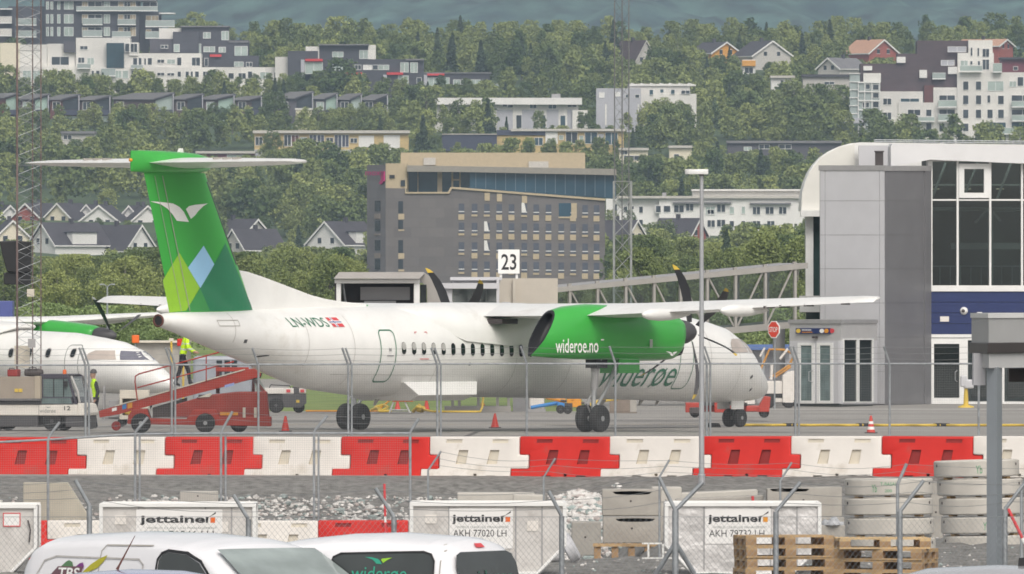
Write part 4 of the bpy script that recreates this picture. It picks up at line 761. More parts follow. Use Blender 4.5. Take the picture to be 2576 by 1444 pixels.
# minibus and other things seen between the two aircraft
mb_ = thing('minibus', 'pale grey minibus with dark windows parked beyond the belt loader', 'minibus', (ux(565, 474), 474, gz(474))); s_ = F / 474
b = MB(); b.box(-78 / s_, 70 / s_, -.9, .9, .35, 2.1); mv = b.build('body', mat('pale_bus', (.30, .32, .36), .4, var=.05), mb_, bev=.12)
for x in (-12, 8, 26): b = MB(); b.box((x - 7) / s_, (x + 7) / s_, -.92, -.90, 1.2, 1.95); b.build('window', M['window_dark'], mv)
for x in (-55, 48): wheel(mb_, (x / s_, -.8, .33), .33, .22); wheel(mb_, (x / s_, .8, .33), .33, .22)
b = MB(); b.box(ux(345, 640), ux(470, 640), 640, 648, gz(640), uz(862, 640)); b.box(ux(343, 640), ux(472, 640), 639.7, 648.3, uz(862, 640), uz(858, 640), 1); 
lw = thing('low_shed', 'long pale low shed roof beyond the nose of the left aircraft', 'shed', (0, 0, 0)); b.build('wall', [M['concrete'], M['cream_dark']], lw)
b = MB(); b.box(ux(372, 760), ux(412, 760), 760, 766, gz(760), uz(845, 760)); b.box(ux(390, 760), ux(410, 760), 760.5, 765, uz(845, 760), uz(829, 760)); sh = thing('equipment_cabin', 'small blue grey cabin beyond the low shed at the left', 'cabin', (0, 0, 0)); b.build('wall', mat('blue_grey', (.26, .29, .34), .6, var=.05), sh)
b = MB(); b.box(ux(378, 760), ux(386, 760), 759.95, 760, uz(862, 760), uz(850, 760)); b.build('window', M['window_dark'], sh)
def drum(x, y, Y, h, r, m, name, lab, cat):
    o = thing(name, lab, cat, (ux(x, Y), Y, gz(Y))); z = uz(y, Y) - gz(Y); b = MB(); b.box(-r, r, -r, r, z - h, z); b.build('panel', M[m], o, bev=.03); b = MB(); b.tube([(0, 0, 0), (0, 0, z - h)], .05, 8); b.build('post', M['galv'], o); return o
drum(341, 843, 560, .35, .16, 'orange', 'marker_board', 'small orange marker board on a post above the nose of the left aircraft', 'marker')
drum(453, 852, 520, .30, .12, 'red_plastic', 'marker_board', 'small red marker board on a post just left of the worker on the belt loader', 'marker')
for x, y, Y in ((431, 851, 520), (461, 860, 521)):
    o = thing('yellow_post', 'thin yellow post standing behind the belt loader, ' + ('left' if x < 440 else 'right') + ' of the pair', 'post', (ux(x, Y), Y, gz(Y))); b = MB(); b.tube([(0, 0, 0), (0, 0, uz(y, Y) - gz(Y))], .045, 8); b.build('shaft', M['yellow'], o); b = MB(); b.box(-.09, .09, -.06, .06, uz(y, Y) - gz(Y) - .12, uz(y, Y) - gz(Y)); b.build('head', M['cream_dark'], o)
tl_ = thing('semi_trailer', 'dark blue box trailer far behind the left aircraft', 'trailer', (ux(-40, 620), 620, gz(620))); b = MB(); b.box(-6, ux(34, 620) - ux(-40, 620), -1.2, 1.2, 1.1, uz(757, 620) - gz(620)); b.build('box_body', mat('trailer_blue', (.07, .09, .28), .45, var=.06), tl_, bev=.03)
b = MB(); b.box(-6, 1.2, -1, 1, .8, 1.1); b.build('chassis', M['boot'], tl_)
for x in (-4, -2.8, .6): wheel(tl_, (x, -1, .5), .5, .3)
# red aircraft tug behind the nose wheel
tg = thing('aircraft_tug', 'low red aircraft tug standing behind the nose wheel', 'tug', (ux(1826, 440), 440, gz(440))); s_ = F / 440
b = MB(); b.box(-102 / s_, -62 / s_, -.7, .7, .18, .52); b.box(-30 / s_, 14 / s_, -.8, .8, .18, .56); b.box(50 / s_, 84 / s_, -.7, .7, .22, .40); b.prism([(76 / s_, .2), (108 / s_, .2), (112 / s_, .72), (96 / s_, .74), (84 / s_, .45)], -.7, .7, 'y'); b.box(-66 / s_, 90 / s_, -.4, .4, .2, .42); b.build('body', M['red_machine'], tg, bev=.02)
b = MB(); b.box(-92 / s_, -60 / s_, -.74, -.70, .14, .36); b.box(-62 / s_, 54 / s_, -.72, .6, .42, .54); b.build('platform', M['dark_machine'], tg, bev=.02)
for x in (-78, 96): wheel(tg, (x / s_, -.5, .17), .17, .2, 'y', True, 'rubber', 'boot'); wheel(tg, (x / s_, .5, .17), .17, .2, 'y', True, 'rubber', 'boot')
b = MB(); b.box(46 / s_, 72 / s_, -.72, -.68, .48, .64); b.build('plate', M['white_plastic'], tg)
# service truck with orange boom beside the vestibule
se = thing('boom_truck', 'white service truck carrying orange boom arms between aircraft nose and entrance lobby', 'truck', (ux(1962, 494), 493, gz(494))); s_ = F / 494
b = MB(); b.box(-40 / s_, 4 / s_, -.7, .7, .55, 1.05); b.prism([(4 / s_, .2), (34 / s_, .2), (34 / s_, 1.45), (16 / s_, 1.4), (4 / s_, 1.25)], -.8, .8, 'y'); b.box(-58 / s_, 4 / s_, -.7, .7, .22, .40); b.build('body', M['white_plastic'], se, bev=.03)
b = MB(); b.box(-40 / s_, 4 / s_, -.72, .6, .40, .55); b.build('chassis', M['black'], se)
b = MB()
for pl in ([(-50, 1.5), (-28, 2.28), (10, 2.26), (30, 2.1)], [(-28, 1.15), (30, 1.75)], [(18, 1.55), (32, 2.0)], [(-14, 1.2), (26, 1.6)]): b.tube([(x / s_, -.3, z) for x, z in pl], .045, 6)
b.build('boom_arm', mat('boom_orange', (.50, .25, .06), .6, var=.2), se)
b = MB(); b.tube([(-52 / s_, -.5, 2.0), (-40 / s_, -.5, 2.35)], .04, 6); b.tube([(-2 / s_, -.5, 1.9), (18 / s_, -.5, 2.3)], .05, 6); b.tube([(-24 / s_, -.5, 1.1), (-22 / s_, -.5, 1.75)], .06, 6); b.build('hydraulic_ram', M['white_plastic'], se)
b = MB(); b.box(-60 / s_, -38 / s_, -.74, -.6, .18, .42); b.build('bumper', M['grey_metal'], se, bev=.02)
for x in (-30, 20): wheel(se, (x / s_, -.7, .25), .25, .2); wheel(se, (x / s_, .7, .25), .25, .2)
bs = thing('bus_shelter', 'long blue roofed shelter behind the aircraft nose', 'shelter', (0, 0, 0)); b = MB(); b.box(ux(1840, 560), ux(1995, 560), 560, 562.5, uz(880, 560), uz(867, 560)); b.build('roof', mat('roof_blue', (.10, .17, .38), .5, var=.1), bs)
b = MB(); b.box(ux(1842, 560), ux(1993, 560), 562, 562.4, gz(560), uz(880, 560)); b.build('wall', M['panel_light'], bs)
for x in (1850, 1920, 1990): b = MB(); b.box(ux(x, 560) - .06, ux(x, 560) + .06, 560.1, 560.22, gz(560), uz(880, 560)); b.build('post', M['galv'], bs)
# cones
def cone(x, yb, h, lab, striped=False):
    Y = 400.0
    for _ in range(30): Y = F * (CH - gz(Y)) / (yb - 722)
    o = thing('traffic_cone', lab, 'cone', (ux(x, Y), Y, gz(Y)), 0, 'traffic cones on the apron')
    b = MB(); b.box(-.19, .19, -.19, .19, 0, .03); b.build('base', M['boot'] if not striped else M['black'], o, bev=.01)
    n = 6; r = lambda t: .125 * (1 - t) + .028 * t; b = MB()
    for k in range(n): b.lathe([(r(k / n), .03 + (h - .03) * k / n), (r((k + 1) / n), .03 + (h - .03) * (k + 1) / n)], 16, (1 if striped and k in (1, 3) else 0), None, 'z', (False, k == n - 1))
    b.build('cone_body', [mat('cone_red', (.62, .045, .03), .5, var=.12), M['text_white']], o, smooth=40)
cone(718, 1086, .47, 'red traffic cone right of the belt loader')
cone(1245, 1077, .45, 'red traffic cone standing alone on the apron below the aircraft belly')
cone(1214, 1036, .43, 'bright red traffic cone beside the concrete base of the boarding bridge')
cone(2191, 1090, .52, 'red and white striped traffic cone in front of the terminal entrance', True)
cone(1073, 1034, .45, 'red traffic cone right of the white trestle')
cone(1000, 1034, .40, 'red traffic cone half hidden left of the white trestle')
# trestle
ts = thing('trestle', 'small white folding trestle with orange top under the aircraft belly', 'trestle', (ux(1006, 470), 469, gz(470))); s_ = F / 470
b = MB()
for y in (-.2, .25):
    b.tube([(-26 / s_, y - .1, 0), (-15 / s_, y, .42)], .03, 6); b.tube([(26 / s_, y - .1, 0), (13 / s_, y, .42)], .03, 6); b.tube([(-22 / s_, y, .12), (22 / s_, y, .12)], .025, 6)
b.build('legs', M['frame_white'], ts); b = MB(); b.box(-18 / s_, 34 / s_, -.3, .35, .42, .56); b.build('top', M['orange'], ts, bev=.02)
# hoses
def hose(name, pts, m, lab, r=.045):
    o = MB(); o.tube([(ux(x, Y), Y, gz(Y) + z) for x, Y, z in pts], r, 8); return tag(o.build(name, M[m], smooth=60), lab, 'hose')
hose('hose', [(1054, 471, .3), (1070, 470, .1), (1090, 469.5, .05), (1130, 468.5, .05), (1190, 468.5, .05), (1208, 469, .05), (1213, 470, .2), (1216, 471, .62)], 'yellow', 'yellow hose looping on the apron below the boarding bridge', .04)
hose('hose', [(770, 477, .03), (850, 476, .03), (900, 475, .03), (950, 474, .05), (965, 474, .25), (985, 474, .5)], 'amber', 'long orange hose lying along the edge of the grass', .035)
hose('hose', [(935, 473, .1), (948, 472.5, .16), (962, 472, .08), (976, 472.5, .2), (965, 473.5, .28), (944, 473.5, .2), (955, 472, .05), (985, 472, .06)], 'yellow', 'coiled yellow hose heaped left of the white trestle', .05)
hose('hose', [(1040, 471, .05), (1050, 470.5, .22), (1066, 470.5, .18), (1062, 471, .05), (1046, 471.2, .12)], 'yellow', 'yellow hose bundle right of the white trestle', .07)
cb_ = []
for i in range(60): x = 1868 + i * 12.2; Y = 392.5 + .35 * math.sin(i * .8) - i * .012; cb_.append((x, Y, .045))
hose('ground_cable', cb_, 'yellow', 'long yellow power cable lying across the apron towards the terminal', .042)
b = MB()
for i in (9, 10, 11, 24, 25, 26, 40, 41, 42): x, Y, z = cb_[i]; b.box(ux(x, Y) - .1, ux(x, Y) + .1, Y - .06, Y + .06, gz(Y), gz(Y) + .1)
ck = b.build('cable_sleeve', M['black'], bpy.data.objects['ground_cable'])
b = MB(); b.prism([(-.36, 0), (.1, 0), (.05, .12), (-.28, .14)], -.2, .2, 'y'); tag(b.build('wheel_chock', M['rubber'], loc=(ux(1806, 389), 389.3, 0), bev=.02), 'black rubber wheel chock in front of the nose wheel', 'chock')
# tow bars and dollies under the wing
tb = thing('tow_bar', 'long blue tow bar on two wheels beyond the main wheel', 'tow bar', (ux(1380, 465), 465, gz(465))); s_ = F / 465
b = MB(); b.tube([(-45 / s_, 0, .22), (35 / s_, 0, .42)], .07, 8); b.box(22 / s_, 42 / s_, -.3, .3, .22, .5); b.build('bar', M['blue_machine'], tb, bev=.01)
for y in (-.3, .3): wheel(tb, (30 / s_, y, .16), .16, .1, 'y', True, 'rubber', 'boot')
dl_ = thing('engine_dolly', 'orange and yellow wheeled ground cart beside the blue tow bar', 'cart', (ux(1440, 462), 462, gz(462))); s_ = F / 462
b = MB(); b.tube([(-66 / s_, 0, .62), (-18 / s_, 0, .48)], .09, 10); b.box(-14 / s_, 22 / s_, -.3, .3, .25, .58); b.tube([(0, -.3, .5), (10 / s_, -.3, .75), (26 / s_, -.3, .6)], .05, 6); b.build('frame', M['amber'], dl_, bev=.02)
b = MB(); b.box(-20 / s_, 0, -.35, .3, .1, .4); b.tube([(-30 / s_, -.2, .5), (30 / s_, -.2, .4)], .04, 6); b.build('motor', M['dark_machine'], dl_)
for x in (-12, 20): wheel(dl_, (x / s_, -.32, .16), .16, .12, 'y', True, 'rubber', 'boot')
d2 = thing('tow_bar', 'yellow tow bar behind the right main wheel', 'tow bar', (ux(1530, 462), 461, gz(462))); b = MB(); b.tube([(-42 / s_, 0, .25), (-30 / s_, 0, .45), (44 / s_, 0, .62)], .06, 8); b.box(-46 / s_, -22 / s_, -.2, .2, .2, .42); b.build('bar', M['yellow'], d2); wheel(d2, (-10 / s_, 0, .12), .12, .1, 'y', True, 'red_dark', 'boot')
cbk = thing('concrete_block', 'grey brown concrete block beyond the right main wheel', 'block', (ux(1565, 468), 468, gz(468))); b = MB(); b.box(-32 / s_, 36 / s_, -.5, .5, .05, .70); b.box(-34 / s_, 38 / s_, -.52, .52, 0, .05); b.build('block_body', mat('brown_concrete', (.22, .18, .15), .9, var=.15), cbk, bev=.02); b = MB(); b.box(20 / s_, 36.5 / s_, -.52, .5, .05, .71); b.build('end_panel', M['concrete'], cbk)
wt = thing('ibc_tank', 'white cube tank standing beneath the fuselage left of the blue tow bar', 'tank', (ux(1350, 476), 476, gz(476))); b = MB(); b.box(-.28, .28, -.4, .4, .12, .9); b.build('tank_body', M['white_plastic'], wt, bev=.06); b = MB(); b.box(-.34, .34, -.45, .45, 0, .12); b.build('tank_base', M['grey_metal'], wt)
# yellow barrier post with grey box by the door
yp = thing('signal_post', 'yellow post with grey control box standing on a flange beside the terminal door', 'post', (ux(2430, 494), 494, gz(494))); s_ = F / 494
b = MB(); b.lathe([(.32, 0), (.30, .05), (.1, .12), (.07, .75)], 16); b.build('column', M['yellow'], yp, smooth=40); b = MB(); b.box(-.1, .3, -.18, .2, .75, 1.1); b.box(-.22, .02, -.2, .2, .8, 1.25); b.build('control_box', M['panel_light'], yp, bev=.05)

# ================================================================ MASTS
mk('mast_brown', (.15, .11, .105), .7, var=.3, scale=1.2)
def lattice(name, lab, legs, ytop, ybot, step, Yd, rl, rb, mleg, mbr, boxes=()):
    o = thing(name, lab, 'lattice mast', (0, 0, 0)); 
    P = lambda i, y: Vector((ux(legs[i][0], legs[i][1]), legs[i][1], uz(y, Yd)))
    for i in range(len(legs)): b = MB(); b.tube([P(i, ybot), P(i, ytop)], rl[i] if isinstance(rl, (list, tuple)) else rl, 8); b.build('leg', M[mleg], o, smooth=40)
    b = MB(); y = ytop; k = 0; n = len(legs)
    while y < ybot - step:
        for i in range(n):
            j = (i + 1) % n; b.tube([P(i if k % 2 else j, y), P(j if k % 2 else i, y + step)], rb, 4)
            if k % 6 == 0: b.tube([P(i, y), P(j, y)], rb, 4)
        y += step; k += 1
    b.build('bracing', M[mbr], o); return o
m1 = lattice('lattice_mast', 'thin red brown and grey lattice mast rising past the tail at the left', [(43, 399.5), (103, 399.6), (82, 400.3)], -160, 1064, 24, 400, [.034, .019, .019], .0075, 'mast_brown', 'galv')
b = MB(); b.box(ux(68, 400), ux(86, 400), 399.9, 400.2, uz(746, 400), uz(727, 400)); b.build('junction_box', M['cream_dark'], m1)
b = MB(); b.box(ux(72, 400), ux(90, 400), 399.4, 399.7, uz(874, 400), uz(852, 400)); b.build('junction_box', M['grey_metal'], m1)
b = MB(); b.box(ux(36, 400), ux(74, 400), 400, 400.4, uz(925, 400), uz(870, 400)); b.build('cabinet', M['cream_dark'], m1)
b = MB(); q = [(ux(x, 402), uz(y, 402)) for x, y in [(1, 607), (40, 605), (80, 608), (80, 684), (52, 686), (20, 684), (8, 640)]]; b.prism(q, 401.2, 401.9, 'y'); q = [(ux(x, 402), uz(y, 402)) for x, y in [(11, 687), (40, 680), (80, 686), (79, 716), (12, 716)]]; b.prism(q, 401.3, 401.8, 'y'); b.build('display_board', M['black'], m1, bev=.03)
lattice('lattice_mast', 'tall faint lattice mast rising above the hotel roof to the top edge', [(1546, 1500), (1582, 1500), (1565, 1501.5)], -60, 770, 30, 1500, .075, .022, 'galv_dark', 'galv_dark')
lattice('lattice_mast', 'lower pale lattice tower with flat top at the right corner of the hotel', [(1543, 700), (1589, 700), (1586, 700.9), (1546, 700.9)], 456, 915, 46, 700, .032, .020, 'steel', 'steel')
sl = thing('street_lamp', 'thin grey street lamp with two short arms behind the left aircraft', 'street lamp', (ux(270, 700), 700, gz(700))); hh = uz(719, 700) - gz(700)
b = MB(); b.tube([(0, 0, 0), (0, 0, hh)], [.08, .05], 8); b.build('pole', M['galv'], sl); 
for s in (-1, 1): b = MB(); b.tube([(0, 0, hh - .05), (s * .2, 0, hh + .08), (s * .42, 0, hh + .06)], [.03, .04, .06], 8); b.build('lamp_head', M['galv'], sl)

# ================================================================ PEOPLE
def person(lab, loc, rz, joints, bones, zones, headp, hairm, scale=1.0, face=True):
    """one skinned body: joints name -> (x, y, z, radius); zones(z, name) gives the material"""
    o = thing('person', lab, 'person', loc, rz); names = list(joints); me = bpy.data.meshes.new('body')
    me.from_pydata([joints[n][:3] for n in names], [(names.index(a), names.index(c)) for a, c in bones], [])
    ob = bpy.data.objects.new('body', me); COL.objects.link(ob); sk = ob.modifiers.new('skin', 'SKIN'); sk.use_smooth_shade = True
    for i, n in enumerate(names):
        r = joints[n][3]; v = me.skin_vertices[0].data[i]; v.radius = (r, r) if not isinstance(r, tuple) else r
    me.skin_vertices[0].data[names.index('pelvis')].use_root = True
    ob.modifiers.new('sub', 'SUBSURF').levels = 2; bpy.context.view_layer.update()
    m2 = bpy.data.meshes.new_from_object(ob.evaluated_get(bpy.context.evaluated_depsgraph_get())); m2.name = 'body'; bpy.data.objects.remove(ob)
    m2.materials.clear()
    for k in zones[0]: m2.materials.append(M[k])
    for p in m2.polygons: p.material_index = zones[1](p.center); p.use_smooth = True
    ob = bpy.data.objects.new('body', m2); COL.objects.link(ob); ob.parent = o
    return o
def stand(stride, lean=0, arm=((.0, .0), (.0, .0))):
    """side-on figure facing +x; stride = half step, arms as (elbow dx, hand dx)"""
    J = {'pelvis': (0, 0, .93, (.17, .13)), 'waist': (.01 + lean * .3, 0, 1.08, (.16, .12)), 'chest': (.02 + lean * .7, 0, 1.32, (.20, .14)), 'neckb': (.02 + lean, 0, 1.46, (.10, .09)), 'neck': (.04 + lean, 0, 1.53, .062), 'jaw': (.06 + lean, 0, 1.60, (.078, .085)), 'head': (.05 + lean, 0, 1.68, (.092, .10)), 'crown': (.045 + lean, 0, 1.75, (.07, .08))}
    Bn = [('pelvis', 'waist'), ('waist', 'chest'), ('chest', 'neckb'), ('neckb', 'neck'), ('neck', 'jaw'), ('jaw', 'head'), ('head', 'crown')]
    for k, s in enumerate((1, -1)):
        n = 'lr'[k]; f = stride * s; e, h = arm[k]
        J.update({'hip' + n: (0, .09 * s, .88, .10), 'knee' + n: (f * .55 + .05, .10 * s, .49, .068), 'ankle' + n: (f, .10 * s, .09, .048), 'heel' + n: (f - .03, .10 * s, .045, .042), 'toe' + n: (f + .17, .11 * s, .03, .032),
                  'sh' + n: (.02 + lean, .19 * s, 1.40, .075), 'el' + n: (lean + e, .27 * s, 1.13, .055), 'wr' + n: (lean + h, .25 * s, .93 if abs(h) < .15 else 1.02, .042), 'ha' + n: (lean + h + .05, .24 * s, .86 if abs(h) < .15 else 1.0, .04)})
        Bn += [('pelvis', 'hip' + n), ('hip' + n, 'knee' + n), ('knee' + n, 'ankle' + n), ('ankle' + n, 'heel' + n), ('ankle' + n, 'toe' + n), ('chest', 'sh' + n), ('sh' + n, 'el' + n), ('el' + n, 'wr' + n), ('wr' + n, 'ha' + n)]
        for q, (dy, dz, l) in enumerate([(-.024, .0, .075), (-.008, -.004, .085), (.008, -.004, .08), (.024, 0, .065), (.03, .03, .05)]):
            hx, hy, hz_ = J['ha' + n][:3]; nm = 'f%d' % q + n; dn = abs(h) < .15
            J[nm] = (hx + (.02 if dn else l), hy + dy, hz_ - (l if dn else .02) + dz, .0095); Bn.append(('ha' + n, nm))
    return J, Bn
def head_parts(o, x, z, hat=None):
    b = MB(); b.lathe([(.104, 0), (.103, .05), (.085, .10), (.05, .13), (0, .14)], 16, 0, T(x - .012, 0, z)); b.build('hat' if hat else 'hair', M[hat or 'hair'], o, smooth=60)
    b = MB(); b.prism([(x + .085, z - .05), (x + .12, z - .075), (x + .085, z - .085)], -.012, .012, 'y'); b.build('nose', M['skin'], o, bev=.006)
    for s in (1, -1): b = MB(); b.lathe([(.0, -.008), (.02, -.004), (.022, .004), (0, .008)], 10, 0, T(x - .005, s * .098, z - .05), 'y'); b.build('ear', M['skin'], o, smooth=60)
    for s in (1, -1): b = MB(); b.lathe([(0, -.008), (.010, 0), (0, .008)], 8, 0, T(x + .094, s * .035, z - .03), 'x'); b.build('eye', M['ink'], o)
    b = MB(); b.box(x + .082, x + .094, -.022, .022, z - .115, z - .108); b.build('mouth', M['red_dark'], o)
J, Bn = stand(.24, .10, ((.14, .30), (.02, .20)))
p1 = person('worker in yellow green hi-vis jacket and dark trousers walking up the belt loader', (ux(459, 375.2), 375.2, uz(972, 375)), rad(8), J, Bn, (['trouser', 'hivis', 'skin', 'reflect', 'black'], lambda c: 4 if c.z < .10 else (2 if c.z > 1.52 else (0 if c.z < .95 and abs(c.y) < .19 else (2 if c.z < 1.05 and c.x > .28 and abs(c.y) > .18 else (3 if (1.24 < c.z < 1.28 or 1.08 < c.z < 1.12) else 1))))), None, None); head_parts(p1, .15, 1.68)
J, Bn = stand(.05, .02, ((-.04, .02), (-.04, .03)))
p2 = person('worker in yellow hi-vis vest and dark sleeves with a dark cap standing behind the truck', (ux(240, 384), 384, 0), rad(195), J, Bn, (['trouser', 'hivis', 'skin', 'reflect', 'black'], lambda c: 4 if c.z < .10 else (2 if c.z > 1.52 or (c.z < .9 and abs(c.y) > .2) else (0 if c.z < .98 or abs(c.y) > .205 else 1))), None, None); head_parts(p2, .07, 1.69, 'boot')
# ================================================================ BARRIERS
def boolean_mesh(name, body, cutter, mats, bev=.0):
    b = body.build('t1', mats); c = cutter.build('t2', [mats[-1]]); b.data.materials.clear()
    for m in mats: b.data.materials.append(m)
    if bev: q = b.modifiers.new('v', 'BEVEL'); q.width = bev; q.segments = 3; q.limit_method = 'ANGLE'; q.angle_limit = rad(50)
    k = b.modifiers.new('b', 'BOOLEAN'); k.object = c; k.operation = 'DIFFERENCE'; k.solver = 'EXACT'; k.material_mode = 'TRANSFER'
    bpy.context.view_layer.update(); me = bpy.data.meshes.new_from_object(b.evaluated_get(bpy.context.evaluated_depsgraph_get())); me.name = name
    bpy.data.objects.remove(b); bpy.data.objects.remove(c)
    me.polygons.foreach_set('use_smooth', [True] * len(me.polygons)); me.set_sharp_from_angle(angle=rad(32)); return me
def barrier_mesh(m1, m2):
    b = MB(); O = [(0, .935), (2.04, .935), (2.04, .518), (2.255, .518), (2.255, .205), (1.85, .205), (1.85, 0), (-.19, 0), (-.19, .205), (.225, .205), (.225, .518), (0, .518)]
    b.prism(O, -.20, .20, 'y')
    for i, (x, y, z) in enumerate(b.v):
        k = .30 if z < .1 else (.235 if z < .3 else (.20 if z < .6 else .17)); b.v[i] = (x, math.copysign(k, y), z)
    c = MB()
    for x in (.60, 1.31): c.prism([(x, .31), (x + .235, .31), (x + .285, .63), (x + .075, .63)], -.35, -.145, 'y')
    for x in (.38, 1.43): c.prism([(x, .79), (x + .36, .79), (x + .37, .872), (x + .01, .872)], -.35, -.155, 'y')
    for x, ww in ((.52, .20), (1.30, .22), (1.02, .07)): c.box(x, x + ww, -.4, -.16, .0 if ww > .1 else .03, .05 if ww > .1 else .09)
    return boolean_mesh('barrier_body', b, c, [m1, m2], .03)
BR, BW = barrier_mesh(M['red_plastic'], M['red_dark']), barrier_mesh(M['white_plastic'], M['cream_dark'])  # slot faces take the darker second colour, recess shade painted in
def barrier(xa, xb, Ya, Yb, za, red, lab, group):
    A, B_ = Vector((ux(xa, Ya), Ya)), Vector((ux(xb, Yb), Yb)); d = B_ - A; L = d.length
    o = bpy.data.objects.new('water_barrier', BR if red else BW); COL.objects.link(o)
    o.location = (A.x, A.y, za); o.rotation_euler = (0, RND.uniform(-.003, .003), math.atan2(d.y, d.x) + RND.uniform(-.012, .012)); o.location.y += RND.uniform(-.03, .03); o.scale = (L / 2.048, 1, 1); tag(o, lab, 'barrier', group)
BX = [-248, -22, 199, 420, 641, 863, 1086, 1312, 1538, 1770, 1994, 2222, 2452, 2682]
YB = lambda x: 292.5 - 6.0 * (x + 250) / 2900
RL = {1: 'red barrier under the left edge below the platform truck', 3: 'red barrier below the belt loader', 5: 'red barrier just right of the belt loader wheels, below the aircraft tail', 7: 'red barrier below the right main wheel of the aircraft', 9: 'red barrier directly right of the tall lamp post', 11: 'red barrier behind the stacks of concrete rings', 13: 'red barrier beyond the right edge'}
WL_ = {0: 'white barrier cut by the left edge', 2: 'first complete white barrier from the left in the upper row', 4: 'white barrier second from the left in the upper row, below the cone', 6: 'white barrier in the upper row below the aircraft belly', 8: 'white barrier in the upper row left of the tall lamp post', 10: 'white barrier in the upper row left of the ring stacks', 12: 'white barrier behind the steel column at the right end'}
for i in range(13): barrier(BX[i], BX[i + 1], YB(BX[i]), YB(BX[i + 1]), -.09 + .09 * i / 12, i % 2 == 1, (RL if i % 2 else WL_)[i], 'barriers along the apron edge')
LX = [-333, -106, 120, 347, 574, 801, 1028, 1255]
LL = ['white barrier of the lower row outside the left edge', 'red barrier of the lower row behind the left container', 'white barrier of the lower row left of the first container', 'red barrier of the lower row behind the lettered container', 'white barrier of the lower row between two lettered containers', 'red barrier of the lower row left of the middle container', 'white barrier of the lower row behind the middle container']
for i in range(7): barrier(LX[i], LX[i + 1], 280, 280, -1.78, i % 2 == 1, LL[i], 'barriers in the lower row')

# ================================================================ FENCES
def grid_mesh(b, x0, x1, zb, zt, pos, px, pz, t):
    x = x0
    while x <= x1: p, q = pos(x, zb), pos(x, zt); b.tube([p, q], t, 3, caps=False); x += px
    z = zb
    while z <= zt: b.tube([pos(x0, z), pos((x0 + x1) / 2, z), pos(x1, z)], t, 3, caps=False); z += pz
def wires(name, tips, par, n=3, sag=.02, r=.004, lo=None):
    """barbed wires strung between the arms; tips = [(foot of arm, tip of arm)]"""
    for k in range(n):
        t = (k + .9) / n; P = [Vector(a).lerp(Vector(c), t) for a, c in tips]; pts = []
        for i in range(len(P) - 1):
            for j in range(8): q = P[i].lerp(P[i + 1], j / 8); q.z -= sag * math.sin(math.pi * j / 8) * (1 + .8 * math.sin(i * 2.1 + k)); pts.append(q)
        pts.append(P[-1]); b = MB(); b.tube(pts, r, 4); b.build('barbed_wire', M['wire'], par)
# far fence behind the barriers
f1 = thing('security_fence', 'tall grey mesh fence with leaning barbed wire arms along the apron behind the barriers', 'fence', (0, 0, 0))
FX = [-12, 215, 432, 650, 876, 1100, 1325, 1548, 1778, 2001, 2238, 2462, 2690]; FD = [0, 1, 1, 0, 1, 1, 0, 0, 1, 1, 0, 0, 0]
Yf = 309.0; tips = []
for x, d in zip(FX, FD):
    z1 = uz(919 - (x > 1300) * 4, Yf); t0 = (ux(x, Yf), Yf, z1); t1 = (ux(x - 15, Yf), Yf - .15, z1 + .42); tips.append((t0, t1))
    b = MB(); b.tube([(t0[0], Yf, -.05), t0, t1], .030, 8)
    if d: b.tube([(t0[0] + .085, Yf, -.05), (t0[0] + .085, Yf, z1), (t1[0] + .085, t1[1], t1[2])], .026, 8)
    b.build('post', M['galv'], f1, smooth=40)
b = MB(); b.tube([tips[0][0], tips[6][0], tips[-1][0]], .024, 8); b.build('rail', M['galv'], f1); b = MB(); b.tube([(tips[0][0][0], Yf, .36), (tips[-1][0][0], Yf, .36)], .016, 6); b.build('rail', M['galv'], f1)
b = MB(); grid_mesh(b, tips[0][0][0], tips[-1][0][0], .36, uz(917, Yf), lambda x, z: (x, Yf, z), .042, .042, .0016); b.build('wire_mesh', M['wire'], f1, recalc=False)
wires('w', tips, f1)
# second fence: in the pit on the left, then nearer on the right
f2 = thing('mesh_fence', 'lower grey mesh fence with short upright arms standing in front of the left barriers', 'fence', (0, 0, 0))
Y2 = 281.3; tips = []
for x, yb, ax, ay, d in [(-110, 1118, -78, 1084, 0), (121, 1106, 150, 1062, 0), (340, 1092, 372, 1050, 1), (556, 1090, 585, 1035, 1), (790, 1090, 824, 1045, 1), (1032, 1090, 1054, 1052, 0)]:
    t0 = (ux(x, Y2), Y2, uz(yb, Y2)); t1 = (ux(ax, Y2), Y2, uz(ay, Y2)); tips.append((t0, t1)); b = MB(); mid = (t0[0] + .03, Y2, t0[2] + .08)
    b.tube([(t0[0], Y2, -1.75), t0, mid, t1], .032, 8)
    if d: b.tube([(t0[0] + .10, Y2, -1.75), (t0[0] + .10, Y2, t0[2])], .026, 8)
    b.build('post', M['galv'], f2, smooth=40)
b = MB()
for i in range(5): b.tube([tips[i][0], tips[i + 1][0]], .028, 8)
b.build('rail', M['galv'], f2); b = MB()
for i in range(5):
    A, B_ = tips[i][0], tips[i + 1][0]; grid_mesh(b, A[0], B_[0], -1.6, min(A[2], B_[2]), lambda x, z: (x, Y2, z), .05, .05, .0017)
b.build('wire_mesh', M['wire'], f2, recalc=False); wires('w', tips, f2)
f3 = thing('barbed_wire_fence', 'thin posts with short arms and loose barbed wire in front of the concrete rings', 'fence', (0, 0, 0)); Y3 = 213; tips = []
